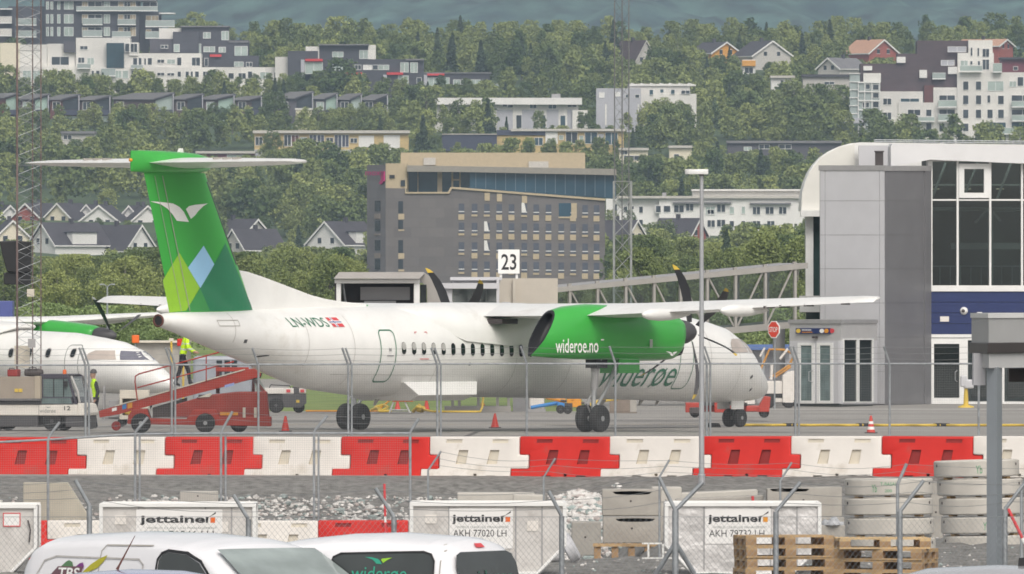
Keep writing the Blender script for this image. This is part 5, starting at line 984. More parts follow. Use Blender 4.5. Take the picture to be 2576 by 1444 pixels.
for x, yb, ax, ay in [(1077, 1183, 1110, 1135), (1368, 1200, 1397, 1153), (1659, 1200, 1684, 1157), (1963, 1210, 1992, 1163), (2258, 1218, 2281, 1166), (2570, 1226, 2596, 1178)]:
    t0 = (ux(x, Y3), Y3, uz(yb, Y3)); t1 = (ux(ax, Y3), Y3, uz(ay, Y3)); tips.append((t0, t1)); b = MB(); b.tube([(t0[0], Y3, gravel_z(t0[0], Y3) - .1), t0, t1], .019 if x < 2200 else .03, 8); b.build('post', M['galv'], f3, smooth=40)
wires('w', tips, f3, 3, .05, .0035)
# chain link fence right behind the parked vans
f4 = thing('chain_link_fence', 'galvanised chain link fence with bent post tops right behind the parked vans', 'fence', (0, 0, 0)); Y4 = 141; tips = []
for x, yb, ax, ay in [(-150, 1268, -186, 1206), (225, 1272, 189, 1207), (625, 1306, 587, 1245), (991, 1300, 944, 1228), (1413, 1298, 1380, 1235), (1699, 1284, 1658, 1200), (1952, 1287, 2014, 1213), (2264, 1287, 2324, 1208), (2528, 1281, 2576, 1218), (2800, 1280, 2850, 1215)]:
    t0 = (ux(x, Y4), Y4, uz(yb, Y4)); t1 = (ux(ax, Y4), Y4, uz(ay, Y4)); tips.append((t0, t1)); b = MB(); r = .03 if x < 1690 or x > 1700 else .036
    b.tube([(t0[0], Y4, -.02), t0], r, 10); b.tube([t0, t1], .022, 8)
    if 1690 < x < 1700:
        b.tube([t0, (ux(1768, Y4), Y4, uz(1213, Y4))], .024, 8)
        for xx in (-1, 1): b.tube([(t0[0], Y4, uz(1365, Y4)), (t0[0] + xx * .62, Y4 + .25, .45), (t0[0] + xx * 1.05, Y4 + .4, -.02)], .028, 8)
    b.build('post', M['galv'], f4, smooth=40)
wires('w', tips[:6], f4, 3, .03, .003); wires('w', [(a, c) for a, c in tips[6:]], f4, 3, .03, .003)
b = MB(); xa, xb = tips[0][0][0], tips[-1][0][0]; p = .062; top = uz(1300, Y4)
n = int((xb - xa) / p); H = top - .02; dx = H / 1.22
for i in range(-int(dx / p) - 1, n + 1):
    for s in (1, -1):
        x0 = xa + i * p; A, B_ = (x0, .02), (x0 + dx, top)
        if s < 0: A, B_ = (x0 + dx, .02), (x0, top)
        lo, hi = 0., 1.
        for _ in (0,):
            for X_, sg in ((xa, 1), (xb, -1)):
                d0, d1 = (A[0] - X_) * sg, (B_[0] - X_) * sg
                if d0 < 0 and d1 < 0: lo, hi = 1, 0
                elif d0 < 0: lo = max(lo, -d0 / (d1 - d0))
                elif d1 < 0: hi = min(hi, d0 / (d0 - d1))
        if hi > lo: b.tube([(A[0] + (B_[0] - A[0]) * t, Y4 - .03 + s * .003, A[1] + (B_[1] - A[1]) * t) for t in (lo, hi)], .0016, 3, caps=False)
b.tube([(xa, Y4 - .03, top), (xb, Y4 - .03, top)], .003, 4); b.build('chain_link', M['galv'], f4, recalc=False)

# ================================================================ FREIGHT CONTAINERS
def uld(xc, Y, lab, code, film=False, labelx=(-60, 100), z0=None, chip=False):
    s_ = F / Y; z0 = gravel_z(ux(xc, Y), Y) if z0 is None else z0
    o = thing('freight_container', lab, 'container', (ux(xc, Y), Y, z0)); W_, H = 1.22, 1.13
    O = [(-.78, 0), (.78, 0), (W_, .46), (W_, H), (-W_, H), (-W_, .46)]; b = MB(); b.prism(O, -.74, .74, 'y'); bd = b.build('shell', M['alu_film' if film else 'alu'], o, bev=.01)
    b = MB()
    for y in (-.765, .765):
        b.box(-W_ - .015, W_ + .015, y - .03, y + .03, H - .035, H + .03); b.box(-.8, .8, y - .03, y + .03, -.0, .05)
        for s in (-1, 1): b.box(s * W_ - .03, s * W_ + .03, y - .025, y + .025, .46, H); b.tube([(s * .79, y, .03), (s * W_, y, .46)], .03, 6)
    for s in (-1, 1): b.box(s * W_ - .03, s * W_ + .03, -.74, .74, H - .03, H + .02)
    b.build('rail', M['frame_white'], o, bev=.006)
    for x in (-.62, .44, .86): b = MB(); b.box(x - .012, x + .012, -.752, -.74, .1, H - .04); b.build('rivet_strip', M['grey_metal'], o)
    P = lambda a, c: (a, -.758, c)
    x0, x1 = labelx[0] / s_, labelx[1] / s_
    b = MB(); b.box(x0, x1, -.756, -.74, .42 if not film else .5, H - .07); lb = b.build('label_panel', mat('label_white', (.74, .73, .72), .5, var=.03), o)
    w_ = x1 - x0; ja, jb_ = x0 + w_ * .04, x0 + w_ * .80; yt = H - .17; yl = yt - .115
    lettering('brand_name', 'jettaine', ja, jb_, yl - .04, yt, P, M['ink'], lb, bold=.03)
    decal('brand_letter', [[(jb_ + .01, yl), (jb_ + .045, yl), (jb_ + .055, yl + .085), (jb_ + .17, yt + .06), (jb_ + .17, yt + .03), (jb_ + .10, yt - .005), (jb_ + .01, yl + .09)][::-1]], P, M['ink'], lb, 0)
    decal('brand_square', [[(jb_ + .085, yl), (jb_ + .16, yl), (jb_ + .16, yl + .085), (jb_ + .085, yl + .085)]], P, M['orange'] if not film else M['amber'], lb, 0)
    lettering('slogan', 'WORLD CLASS ULD MANAGEMENT', x0 + w_ * .12, x1 - w_ * .06, yl - .10, yl - .065, P, M['text_grey'], lb)
    lettering('container_code', code, x0 + w_ * .06, x1 - w_ * .10, yl - .235, yl - .125, P, M['ink'], lb)
    for x, z, w2, h2 in ((-1.0, .82, .18, .14), (.62, .70, .18, .16), (-.95, .55, .12, .10)):
        if film: continue
        b = MB(); b.box(x, x + w2, -.752, -.74, z, z + h2); b.build('notice', M['label_white'] if 'label_white' in M else M['white_plastic'], o)
    return o
uld(1228, 203, 'grey aluminium freight container with brand lettering behind the white van rear window', 'AKH 77020 LH', labelx=(-97, 62))
uld(450, 203, 'grey aluminium freight container with brand lettering behind the roof of the left van', 'AKH 71546 LH', labelx=(-104, 112))
uld(1867, 203, 'silver film wrapped freight container with brand lettering standing behind the pallets', 'AKH 79732 LH', film=True, labelx=(-95, 70))
o4 = thing('freight_container', 'grey freight container with red framed notice at the left edge', 'container', (ux(-98, 203), 203, gravel_z(ux(-98, 203), 203))); b = MB(); b.prism([(-.78, 0), (.78, 0), (1.22, .46), (1.22, 1.13), (-1.22, 1.13), (-1.22, .46)], -.74, .74, 'y'); b.build('shell', M['alu'], o4, bev=.01)
for y in (-.765, .765): b = MB(); b.box(-1.24, 1.24, y - .03, y + .03, 1.09, 1.16); b.box(1.19, 1.25, y - .025, y + .025, .46, 1.13); b.tube([(.79, y, .03), (1.22, y, .46)], .03, 6); b.build('rail', M['frame_white'], o4, bev=.006)
b = MB(); b.box(.70, .98, -.752, -.74, .80, 1.02); nt_ = b.build('notice', M['frame_white'], o4)
b = MB(); 
for q in ((.70, .98, 1.005, 1.02), (.70, .98, .80, .815), (.70, .715, .815, 1.005), (.965, .98, .815, 1.005)): b.box(q[0], q[1], -.757, -.752, q[2], q[3])
b.build('red_border', M['flag_red'], nt_); b = MB(); b.tube([(1.1, -.76, .9), (1.14, -.80, .75), (1.12, -.78, .55)], .012, 6); b.build('strap', M['dark_machine'], o4)

# ================================================================ CONCRETE
def ring(xc, Y, z, r, h, lab, text=None, tilt=0, hole=(60, 118)):
    o = thing('concrete_ring', lab, 'concrete ring', (ux(xc, Y), Y, z), 0, 'stacked concrete manhole rings'); o.rotation_euler = (0, tilt, 0)
    b = MB(); b.lathe([(r - .12, 0), (r - .02, 0), (r, .02), (r, h - .02), (r - .02, h), (r - .26, h + .0), (r - .30, h - .03), (r - .30, .02), (r - .28, 0), (r - .12, 0)], 56, 0, None, 'z', (False, False)); bd = b.build('ring_body', M['concrete_pale'], o, smooth=35)
    for a in (200, 335): 
        c, q = math.cos(rad(a)), math.sin(rad(a)); b = MB(); b.lathe([(.028, 0), (.026, .006), (0, .006)], 12, 0, T(c * (r - .002), q * (r - .002), h * .72, rad(a + 90), rad(90))); b.build('lifting_hole', M['dark_machine'], bd)
    for a, wd in ((215, .09), (322, .09), (90, .09)):
        c, q = math.cos(rad(a)), math.sin(rad(a)); b = MB(); b.box(-.05, .05, -.03, .09, -.045, 0, 0, T(c * (r - .09), q * (r - .09), 0, rad(a + 90))); b.build('wooden_spacer', M['wood'], o)
    if text:
        for s, a0, a1, z0, z1, m_ in text:
            lettering('chalk_mark', s, a0, a1, z0, z1, lambda a, c: ((r + .004) * math.sin(a), -(r + .004) * math.cos(a), c), mat('chalk_green', (.10, .34, .17), .8, var=.3, scale=14), bd, .05)
NM = ['top', 'second', 'third', 'fourth', 'lowest']
zt = uz(1203, 220)
for k in range(4): ring(2234 + (2, 2, 5, 9)[k], 220, zt - .29 - k * .345 + (.01 if k else 0), .766, .285, NM[k if k < 3 else 4] + ' concrete ring of the shorter stack left of the steel column', [('Yb', -.42, -.30, .06, .19, 0), ('T-BASAL', -.22, .16, .17, .23, 0), ('200', -.12, .04, .06, .11, 0)] if k == 0 else None, rad(-.5))
zt = uz(1153, 226)
for k in range(5): ring(2457 + (0, 8, 13, 18, 22)[k], 226, zt - .32 - k * .335, .76, .29, NM[k] + ' concrete ring of the taller stack behind the steel column', [('Yb', -.05, .10, .06, .20, 0)] if k in (0, 3) else None, rad(-1.6 if k == 0 else -1.0))
sk = thing('pallet', 'dark wooden pallet under the taller stack of concrete rings', 'pallet', (ux(2470, 226), 226, gravel_z(ux(2470, 226), 226))); b = MB()
hh = zt - .32 - 4 * .335 - .05 - sk.location.z
for y in (-.5, -.05, .4): b.box(-.7, .7, y, y + .1, 0, hh - .03)
b.build('bearer', M['wood_end'], sk); b = MB()
for x in (-.7, -.35, 0, .35, .6): b.box(x, x + .12, -.55, .55, hh - .03, hh)
b.build('deck_board', M['wood_end'], sk)
def cbox(x0, x1, y0, y1, Y, dep, lab, slot=None, name='concrete_unit', skew=0, mt='concrete'):
    P = at((x0 + x1) / 2, y1, Y); s_ = F / Y; w_, h_ = (x1 - x0) / s_, (y1 - y0) / s_
    b = MB(); b.prism([(-w_ / 2, 0), (w_ / 2, 0), (w_ / 2, h_), (-w_ / 2, h_ - skew / s_)], 0, dep, 'y'); o = thing(name, lab, 'concrete unit', P)
    if slot:
        c = MB(); sx0, sx1, sh = [(q - (x0 + x1) / 2) / s_ for q in slot[:2]] + [slot[2] / s_]; n = 14
        pts = [(sx0 + (sx1 - sx0) * k / n, h_ - .045 + .012 * math.sin(math.pi * k / n)) for k in range(n + 1)] + [(sx1 - (sx1 - sx0) * k / n, h_ - .045 - sh * .55 * math.sin(math.pi * min(1, max(0, k / n))) ** .18) for k in range(1, n)]
        c.prism(pts, -.1, dep * .6, 'y'); me = boolean_mesh('unit_body', b, c, [M[mt], mat('slot_shade', (.11, .105, .10), .9)], .015); q = bpy.data.objects.new('unit_body', me); COL.objects.link(q); q.parent = o
    else: b.build('unit_body', M[mt], o, bev=.02)
    b = MB(); b.lathe([(.02, 0), (.018, -.004), (0, -.004)], 10, 0, T(-.02, -.001, h_ * .55), 'y'); b.build('lifting_hole', M['dark_machine'], o); return o
cbox(1515, 1664, 1231, 1297, 233, 1.0, 'concrete unit with dark curved slot, upper one of the two stacked right of the rubble', (1541, 1640, 14))
cbox(1517, 1668, 1299, 1366, 232.6, 1.0, 'concrete unit with dark slot, lower of the two stacked on a wooden pallet', (1548, 1648, 14))
cbox(1640, 1715, 1226, 1300, 236, 1.2, 'plain pale concrete block leaning behind the stacked slotted units', None, 'concrete_unit', 0, 'concrete_pale')
cbox(1640, 1712, 1301, 1368, 236, 1.2, 'plain concrete block low behind the post with two braces', None)
cbox(1706, 1906, 1232, 1300, 239, 1.0, 'long pale concrete beam behind the silver container, sloping top', None, 'concrete_unit', 9, 'concrete_pale')
cbox(1700, 1921, 1246, 1310, 235, .8, 'long grey concrete beam directly above the silver container', None, 'concrete_unit', 10)
cbox(1930, 2118, 1224, 1300, 234, 1.1, 'concrete unit with dark slot between silver container and ring stack', (1936, 2036, 13), 'concrete_unit', 6)
cbox(1922, 2124, 1301, 1352, 233.4, 1.1, 'concrete unit low between silver container and ring stack', None)
cbox(2064, 2126, 1321, 1388, 214, .6, 'small concrete block with grey sheet on top beside the ring stack', None)
cbox(2342, 2372, 1212, 1382, 232, .5, 'narrow upright concrete piece between the two ring stacks', None)
b = MB(); rr = []
for k in range(7): rr.append([((-.2 + k * .065), .3 * math.cos(a) * math.sin(math.pi * (k + .6) / 7.4), (.13 + .05 * math.sin(k * 2.2)) * max(0, math.sin(a)) * math.sin(math.pi * (k + .6) / 7.4)) for a in np.linspace(0, 2 * math.pi, 15)[:-1]])
b.loft(rr); tag(b.build('plastic_sheet', mat('sheet_grey', (.42, .43, .45), .6, var=.2, scale=9, bump=.8, bscale=12), loc=(ux(2095, 214), 214.2, uz(1321, 214)), smooth=50), 'crumpled grey plastic sheet lying on the small concrete block', 'sheet')
cbox(452, 548, 1236, 1262, 283.2, .5, 'small pale concrete slab lying on the rubble slope', None, 'concrete_slab', 0, 'concrete_pale')
w_ = thing('concrete_wing_wall', 'big pale concrete wing wall with slanted right edge at the left of the rubble', 'concrete unit', at(58, 1300, 282.6)); b = MB(); s_ = F / 282.6; b.prism([(0, -.9), (200 / s_, -.9), (166 / s_, 0), (112 / s_, 86 / s_), (0, 86 / s_)], 0, .5, 'y'); b.build('slab', mat('concrete_tan', (.50, .46, .38), .9, var=.1, scale=1.5, bump=.1), w_, bev=.02)
cbox(1290, 1372, 1246, 1285, 215, .8, 'flat concrete slab stacked behind the middle container', None, 'concrete_slab', -3, 'concrete_pale')
cbox(1150, 1345, 1240, 1300, 216, 1.0, 'long flat concrete slab lying behind the middle container', None, 'concrete_slab', 0, 'concrete_pale')
cbox(1438, 1512, 1313, 1398, 238, 1.0, 'mossy concrete block at the foot of the rubble heap', None, 'concrete_block')
pw = thing('pallet', 'wooden pallet carrying the slotted concrete units', 'pallet', (ux(1580, 232), 231.8, gravel_z(ux(1580, 232), 232))); z_ = uz(1367, 232.6) - pw.location.z; b = MB()
for x in (-.62, -.3, .0, .3, .5): b.box(x, x + .12, -.1, .9, 0, z_ - .04)
b.build('bearer', M['wood_end'], pw); b = MB()
for y in (-.14, .2, .5, .8): b.box(-.64, .64, y, y + .14, z_ - .04, z_)
b.build('deck_board', M['wood'], pw)
pp_ = thing('pipe', 'short grey plastic pipe with wide collar lying beside the middle container', 'pipe', (ux(1420, 212), 212, gravel_z(ux(1420, 212), 212))); b = MB(); b.tube([(-.45, 0, .12), (.0, 0, .16)], .10, 14); b.build('pipe_body', M['panel_light'], pp_, smooth=40)
b = MB(); b.lathe([(.14, 0), (.26, .02), (.26, .16), (.20, .20), (.14, .20)], 24, 0, T(.0, 0, .24, 0, 0, rad(62))); b.build('collar', M['panel_light'], pp_, smooth=40)
ws = thing('metal_stand', 'small white metal stand on the gravel left of the braced fence post', 'stand', (ux(1650, 205), 205, uz(1406, 205))); s_ = F / 205
b = MB(); b.box(-35 / s_, 15 / s_, -.02, .02, 37 / s_, 41 / s_); b.box(-35 / s_, 47 / s_, -.02, .02, 0, 4 / s_)
for x in (-19, 18): b.box((x - 2.5) / s_, (x + 2.5) / s_, -.015, .015, 4 / s_, 37 / s_)
b.build('frame', M['text_white'], ws)
def stake(x0, y0, x1, y1, Y, lab):
    A, B_ = at(x1, y1, Y), at(x0, y0, Y); o = thing('survey_stake', lab, 'stake', A); d = B_ - A
    for i, (t0, t1) in enumerate([(0, .24), (.24, .36), (.36, 1)]): b = MB(); b.tube([d * t0, d * t1], .028, 8); b.build('white_band' if i == 1 else 'red_band', M['text_white' if i == 1 else 'orange' if i == 3 else 'flag_red'], o)
stake(967, 1217, 970, 1345, 279, 'upright red stake with white band on the rubble slope'); stake(2536, 1280, 2592, 1395, 212, 'leaning red stake with white band at the right edge'); stake(1893, 1248, 1899, 1300, 234, 'short red stake behind the silver container')

# ================================================================ PALLETS
def pallet_parts(o, mt):
    b = MB()
    for y in (-.4, -.2275, -.05, .1275, .255): b.box(-.6, .6, y, y + (.145 if y in (-.4, .255) else .1), .122, .144)
    for x in (-.6, -.0725, .455): b.box(x, x + .145, -.4, .4, .10, .121)
    b.build('deck', M[mt], o)
    for x in (-.6, -.0725, .455):
        for y in (-.4, -.07, .26):
            if 'pb' not in KIDS: b = MB(); b.box(0, .145, 0, .14, .022, .0995); KIDS['pb'] = b.build('block', M['wood_end'], o); q = KIDS['pb']
            else: q = dup(KIDS['pb'], o)
            q.location = (x, y, 0)
    for y in (-.4, -.07, .26): b = MB(); b.box(-.6, .6, y, y + .14, 0, .0215); b.build('skid', M[mt], o)
def pallet_stack(xc, Y, n, rz, labs, grp, top=None):
    for k in range(n):
        o = thing('wooden_pallet', labs(k), 'pallet', (ux(xc, Y) + RND.uniform(-.015, .015), Y + RND.uniform(-.01, .01), k * .1455), rz + RND.uniform(-.02, .02), grp)
        if top and k == n - 1: o.rotation_euler[2] = top[0]; o.location.x += top[1]
        pallet_parts(o, 'wood_new' if top and k == n - 1 else 'wood')
mk('wood_new', (.56, .40, .21), .75, var=.2, scale=4, detail=6)
OR = ['lowest', 'second from the ground', 'third from the ground', 'fourth from the ground', 'third from the top', 'second from the top', 'topmost']
pallet_stack(1972, 168, 7, rad(11), lambda k: 'weathered wooden pallet, ' + OR[k] + ' in the left stack', 'stacked wooden pallets')
pallet_stack(2230, 166.5, 7, rad(-17), lambda k: 'wooden pallet, ' + OR[k] + ' in the right stack' if k < 6 else 'pale new wooden pallet lying on top of the right stack', 'stacked wooden pallets', (rad(4), -.05))

# ================================================================ PARKED VANS AND CARS
def car(name, lab, cat, loc, rz, ZR, W_, L, paint, tumble=.78, belt=1.12):
    o = thing(name, lab, cat, loc, rz); xs = sorted(set([p[0] for p in ZR] + list(np.linspace(0, L, 34))))
    def zr(x): return float(np.interp(x, [p[0] for p in ZR], [p[1] for p in ZR]))
    def hw(x, z):
        e = min(1, math.sqrt(max(0, 1 - (max(0, .30 - x) / .30) ** 2 * .22)) , math.sqrt(max(0, 1 - (max(0, x - (L - .6)) / .6) ** 2 * .55)))
        g = np.interp(z, [.25, .45, .8, belt, 1.9], [.94, .99, 1, .97, tumble]); t = max(0, (z - (zr(x) - .16)) / .16)
        return W_ * e * float(g) * math.sqrt(max(0, 1 - min(1, t) ** 2.6))
    rings = []
    for x in xs:
        top = zr(x); zz = [.25] + list(np.linspace(.3, top - .16, 9)) + [top - .16 + .16 * q for q in (.3, .5, .68, .82, .92, .98)]
        R_ = [(x, -hw(x, z), z) for z in zz] + [(x, -hw(x, top - .003) * .5, top), (x, hw(x, top - .003) * .5, top)] + [(x, hw(x, z), z) for z in zz[::-1]]; rings.append(R_)
    b = MB(); b.loft(rings); bd = b.build('body', paint, o, smooth=38)
    side = lambda s, e=.006: (lambda x, z: (x, s * (hw(x, z) + e), z))
    topf = lambda e=.006: (lambda x, y: (x, y, zr(x) + e - .5 * abs(y / W_) ** 6 * .1))
    rearf = lambda e: (lambda y, z: (np.interp(z, [p[1] for p in ZR if p[0] < .45], [p[0] for p in ZR if p[0] < .45]) - e, y, z))
    for x in (.75, L - .85):
        for s in (-1, 1): wheel(o, (x, s * (W_ - .1), .31), .31, .2)
    return o, bd, side, topf, rearf, zr
WG = mat('car_glass', (.05, .058, .058), .06, var=.3, scale=.9, spec=.7); WS = mat('windscreen_glass', (.25, .29, .285), .05, var=.5, scale=1.1, spec=.8)
V1, bd, side, topf, rearf, zr1 = car('white_van', 'white panel van with purple and green logo, its windscreen facing the bottom centre', 'van', (-4.40, 128.6, -.02), rad(-50), [(0, 1.15), (.04, 1.45), (.12, 1.65), (.22, 1.77), (.38, 1.83), (1.2, 1.865), (2.0, 1.86), (2.6, 1.825), (2.92, 1.765), (3.10, 1.69), (3.92, 1.24), (4.05, 1.13), (4.25, 1.0), (4.37, .75), (4.4, .5)], .90, 4.4, M['car_white'])
decal('side_window', [[(2.30, 1.12), (2.30, 1.60), (2.34, 1.655), (2.42, 1.68), (2.72, 1.66), (2.95, 1.58), (3.14, 1.43), (3.32, 1.25), (3.40, 1.12)]], side(-1), WG, bd, .12); decal('side_window', [[(2.30, 1.12), (2.30, 1.60), (2.34, 1.655), (2.42, 1.68), (2.72, 1.66), (2.95, 1.58), (3.14, 1.43), (3.32, 1.25), (3.40, 1.12)]], side(1), WG, bd, .12)
decal('window_seal', ribbon([(2.28, 1.1), (2.28, 1.61), (2.33, 1.67), (2.42, 1.70), (2.72, 1.68), (2.97, 1.60), (3.17, 1.44), (3.43, 1.1)], .028), side(-1, .01), M['black'], bd, .1)
decal('windscreen', [[(3.04, -.62), (3.92, -.74), (3.92, .74), (3.04, .62)]], topf(.008), WS, bd, .1)
decal('door_seam', ribbon([(1.36, .6), (1.36, 1.68), (1.42, 1.74), (2.15, 1.745)], .012), side(-1, .008), M['seam'], bd, .12)
decal('panel_pressing', ribbon([(.34, 1.2), (.36, 1.42), (.46, 1.57), (.64, 1.615), (1.98, 1.605), (2.06, 1.55), (2.07, 1.2)], .018), side(-1, .007), M['alu'], bd, .1)
S1 = side(-1, .01)
decal('logo_swoosh', [[(1.14, 1.485), (1.22, 1.54), (1.34, 1.60), (1.47, 1.64), (1.43, 1.58), (1.34, 1.51), (1.22, 1.47), (1.10, 1.455)]], S1, mat('logo_olive', (.45, .42, .03), .5, var=.05), bd, .08)
decal('logo_peak', [[(.72, 1.495), (.82, 1.565), (.86, 1.58), (.92, 1.56), (.96, 1.495)]], S1, mat('logo_green', (.10, .22, .10), .5, var=.05), bd, .08); decal('logo_peak', [[(.96, 1.50), (1.04, 1.55), (1.09, 1.56), (1.12, 1.52), (1.10, 1.485)]], S1, mat('logo_purple', (.20, .04, .22), .5, var=.05), bd, .08)
decal('logo_base', [[(.58, 1.41), (.70, 1.515), (1.10, 1.52), (1.10, 1.41)]], side(-1, .012), mat('logo_brown', (.16, .08, .10), .5, var=.05), bd, .08); lettering('logo_letters', 'TBS', .72, 1.07, 1.395, 1.505, side(-1, .016), M['text_white'], bd, .08, bold=.02)
V2, bd, side, topf, rearf, zr2 = car('passenger_van', 'white passenger van with green airline lettering on its dark side window', 'van', (-.19, 126.6, -.02), rad(180 - 27), [(0, .9), (.02, 1.2), (.07, 1.5), (.13, 1.70), (.22, 1.79), (.36, 1.83), (1.0, 1.865), (1.5, 1.85), (2.0, 1.80), (2.35, 1.745), (2.6, 1.66), (3.3, 1.15), (3.5, 1.05), (4.1, .92), (4.36, .7), (4.4, .5)], .88, 4.4, M['car_white'])
SWN = [(.25, 1.12), (.27, 1.60), (.31, 1.665), (.40, 1.69), (1.32, 1.665), (1.40, 1.63), (1.43, 1.55), (1.46, 1.12)]
for s in (1, -1): decal('side_window', [SWN], side(s), WG, bd, .12); decal('door_window', [[(1.62, 1.12), (1.62, 1.46), (1.68, 1.53), (1.80, 1.52), (2.4, 1.40), (2.75, 1.15)]], side(s), WG, bd, .12)
decal('window_seal', ribbon(SWN[::-1] + [SWN[-1]], .02), side(1, .009), M['black'], bd, .1)
decal('rear_window', [[(-.66, 1.08), (.66, 1.08), (.655, 1.56), (.60, 1.655), (.5, 1.685), (-.5, 1.685), (-.60, 1.655), (-.655, 1.56)]], rearf(.016), WG, bd, .12)
decal('brake_light', [[(-.09, 1.725), (.09, 1.725), (.08, 1.765), (-.08, 1.765)]], rearf(.02), M['flag_red'], bd, .06)
decal('windscreen', [[(2.64, -.66), (3.3, -.76), (3.3, .76), (2.64, .66)]], topf(.008), WS, bd, .1); decal('tailgate_seam', ribbon([(.20, .6), (.20, 1.70), (.26, 1.76)], .012), side(1, .008), M['seam'], bd, .1)
GT = mat('letter_teal', (.03, .33, .22), .5, var=.05); S2 = lambda x, z: side(1, .012)(.86 - (x - .86), z)
lettering('airline_name', 'widerøe', .54, 1.16, 1.40, 1.54, S2, GT, bd, .1); decal('bird_logo', [[(.88 + (x - .88), z) for x, z in BL(.86, 1.59, .12, B1_)]], S2, GT, bd, .05); decal('bird_logo', [BL(.86, 1.59, .12, B2_)], S2, M['lime_paint'], bd, .05)
lettering('airline_name', 'widerøe', -.46, .52, 1.36, 1.50, lambda y, z: rearf(.022)(-y, z), mat('letter_dim', (.03, .12, .085), .5), bd, .1)
C1, bd, side, topf, rearf, z_ = car('parked_car', 'silver car with black roof fin, only its roof showing at the bottom right corner', 'car', (ux(2110, 127), 127.0, .0), rad(-8), [(0, .9), (.15, 1.05), (.5, 1.38), (.9, 1.49), (1.6, 1.525), (2.3, 1.50), (2.8, 1.38), (3.5, .98), (4.2, .85), (4.4, .6)], .90, 4.4, mat('silver_paint', (.48, .48, .50), .25, .3, var=.03, coat=.5), .72, 1.0)
SWC = [(.55, 1.02), (.8, 1.33), (1.1, 1.41), (2.1, 1.42), (2.6, 1.30), (3.1, 1.02)]
for s in (1, -1): decal('side_window', [SWC], side(s), WG, bd, .12)
decal('windscreen', [[(2.75, -.60), (3.45, -.72), (3.45, .72), (2.75, .60)]], topf(.008), WG, bd, .12); b = MB(); b.prism([(1.80, 1.51), (1.98, 1.51), (1.86, 1.60), (1.81, 1.595)], -.02, .02, 'y'); b.build('roof_fin', M['black'], C1)
C2, bd, side, topf, rearf, z_ = car('parked_car', 'blue violet car with whip aerial, only its roof showing at the bottom left corner', 'car', (ux(-20, 119), 119.4, .045), rad(-6), [(0, .9), (.12, 1.1), (.4, 1.45), (.8, 1.57), (1.3, 1.605), (1.8, 1.59), (2.3, 1.50), (3.1, 1.0), (4.0, .85), (4.3, .6)], .90, 4.3, mat('violet_paint', (.40, .40, .62), .15, .2, var=.03, coat=.6), .72, 1.05)
for s in (1, -1): decal('side_window', [[(.5, 1.05), (.7, 1.42), (1.0, 1.49), (1.7, 1.49), (2.1, 1.36), (2.6, 1.05)]], side(s), WG, bd, .12)
decal('windscreen', [[(2.2, -.60), (3.05, -.72), (3.05, .72), (2.2, .60)]], topf(.008), WG, bd, .12); b = MB(); b.tube([(1.17, 0, 1.60), (1.19, 0, 1.64), (1.34, 0, 1.92)], [.016, .010, .003], 8); b.build('aerial', M['rust'], C2)

# ================================================================ LAMP POST AND CANOPY
lp = thing('lamp_post', 'tall grey lamp post with flat white lamp head standing in front of the barriers', 'lamp post', (ux(1765, 284), 284, gravel_z(ux(1765, 284), 284) - .1)); hh = uz(437, 284) - lp.location.z; s_ = F / 284
b = MB(); zc_ = uz(1195, 284) - lp.location.z; b.tube([(0, 0, 0), (0, 0, zc_)], .080, 16); b.tube([(0, 0, zc_), (0, 0, hh)], [.062, .042], 16); b.lathe([(.085, 0), (.085, .03), (.065, .05)], 16, 0, T(0, 0, zc_ - .02)); b.build('pole', mat('post_grey', (.42, .43, .45), .45, .35, var=.06), lp, smooth=40)
b = MB(); b.loft([[(-42 / s_ + x, d * y, hh + z) for y, z in ((-1, -.045), (-.8, .0), (.8, 0), (1, -.045), (.9, -.11), (-.9, -.11))] for x, d in ((0, .05), (.08, .13), (.3, .15), (.44, .14), (.52, .09))] ); b.build('lamp_head', M['frame_white'], lp, smooth=50, loc=(0, 0, .10)); b = MB(); b.tube([(0, 0, hh - .05), (0, 0, hh + .03)], .05, 12); b.build('collar', M['galv_dark'], lp)
cp = thing('gate_canopy', 'grey gatehouse canopy with dark gutter and steel column at the right edge', 'canopy', (0, 0, 0)); Yk = 168
CL, CR = Wall(2487, Yk, 2444, Yk + 1.5), Wall(2487, Yk, 2800, Yk + 4)
b = MB()
def slab(b, y0, y1, o, m=0):
    z0, z1 = uz(y1, Yk), uz(y0, Yk); A, B_, C = CL.pt(2487, 800, 0), CL.pt(2444, 800, 0), CR.pt(2800, 800, 0)
    dL = Vector((B_[0] - A[0], B_[1] - A[1])); dR = Vector((C[0] - A[0], C[1] - A[1])); a = Vector((A[0], A[1])) - (dL.normalized() + dR.normalized()) * o
    Q = [a, a + dR + dR.normalized() * o, a + dR + dL + dR.normalized() * o + dL.normalized() * 2 * o, a + dL * 1 + dL.normalized() * 2 * o]
    b.add([(p.x, p.y, z0) for p in Q] + [(p.x, p.y, z1) for p in Q], [(0, 3, 2, 1), (4, 5, 6, 7), (0, 1, 5, 4), (1, 2, 6, 5), (2, 3, 7, 6), (3, 0, 4, 7)], m)
slab(b, 796, 862, 0); b.build('roof_upstand', mat('canopy_grey', (.44, .44, .44), .5, .1, var=.04), cp)
b = MB(); slab(b, 788, 800, .03); b.build('roof_cap', M['frame_white'], cp); b = MB(); slab(b, 862, 889, .06); b.build('gutter', mat('gutter_brown', (.045, .035, .035), .4, var=.1), cp, bev=.01)
b = MB(); slab(b, 889, 926, -.02); b.build('fascia', mat('fascia_white', (.52, .52, .52), .5, var=.04), cp)
b = MB(); P = at(2449, 889, Yk + .6); b.box(P[0], ux(2479, Yk + .6), Yk + .6, Yk + 1.1, uz(970, Yk), uz(889, Yk)); b.build('side_panel', M['fascia_white'] if 'fascia_white' in M else M['panel_light'], cp)
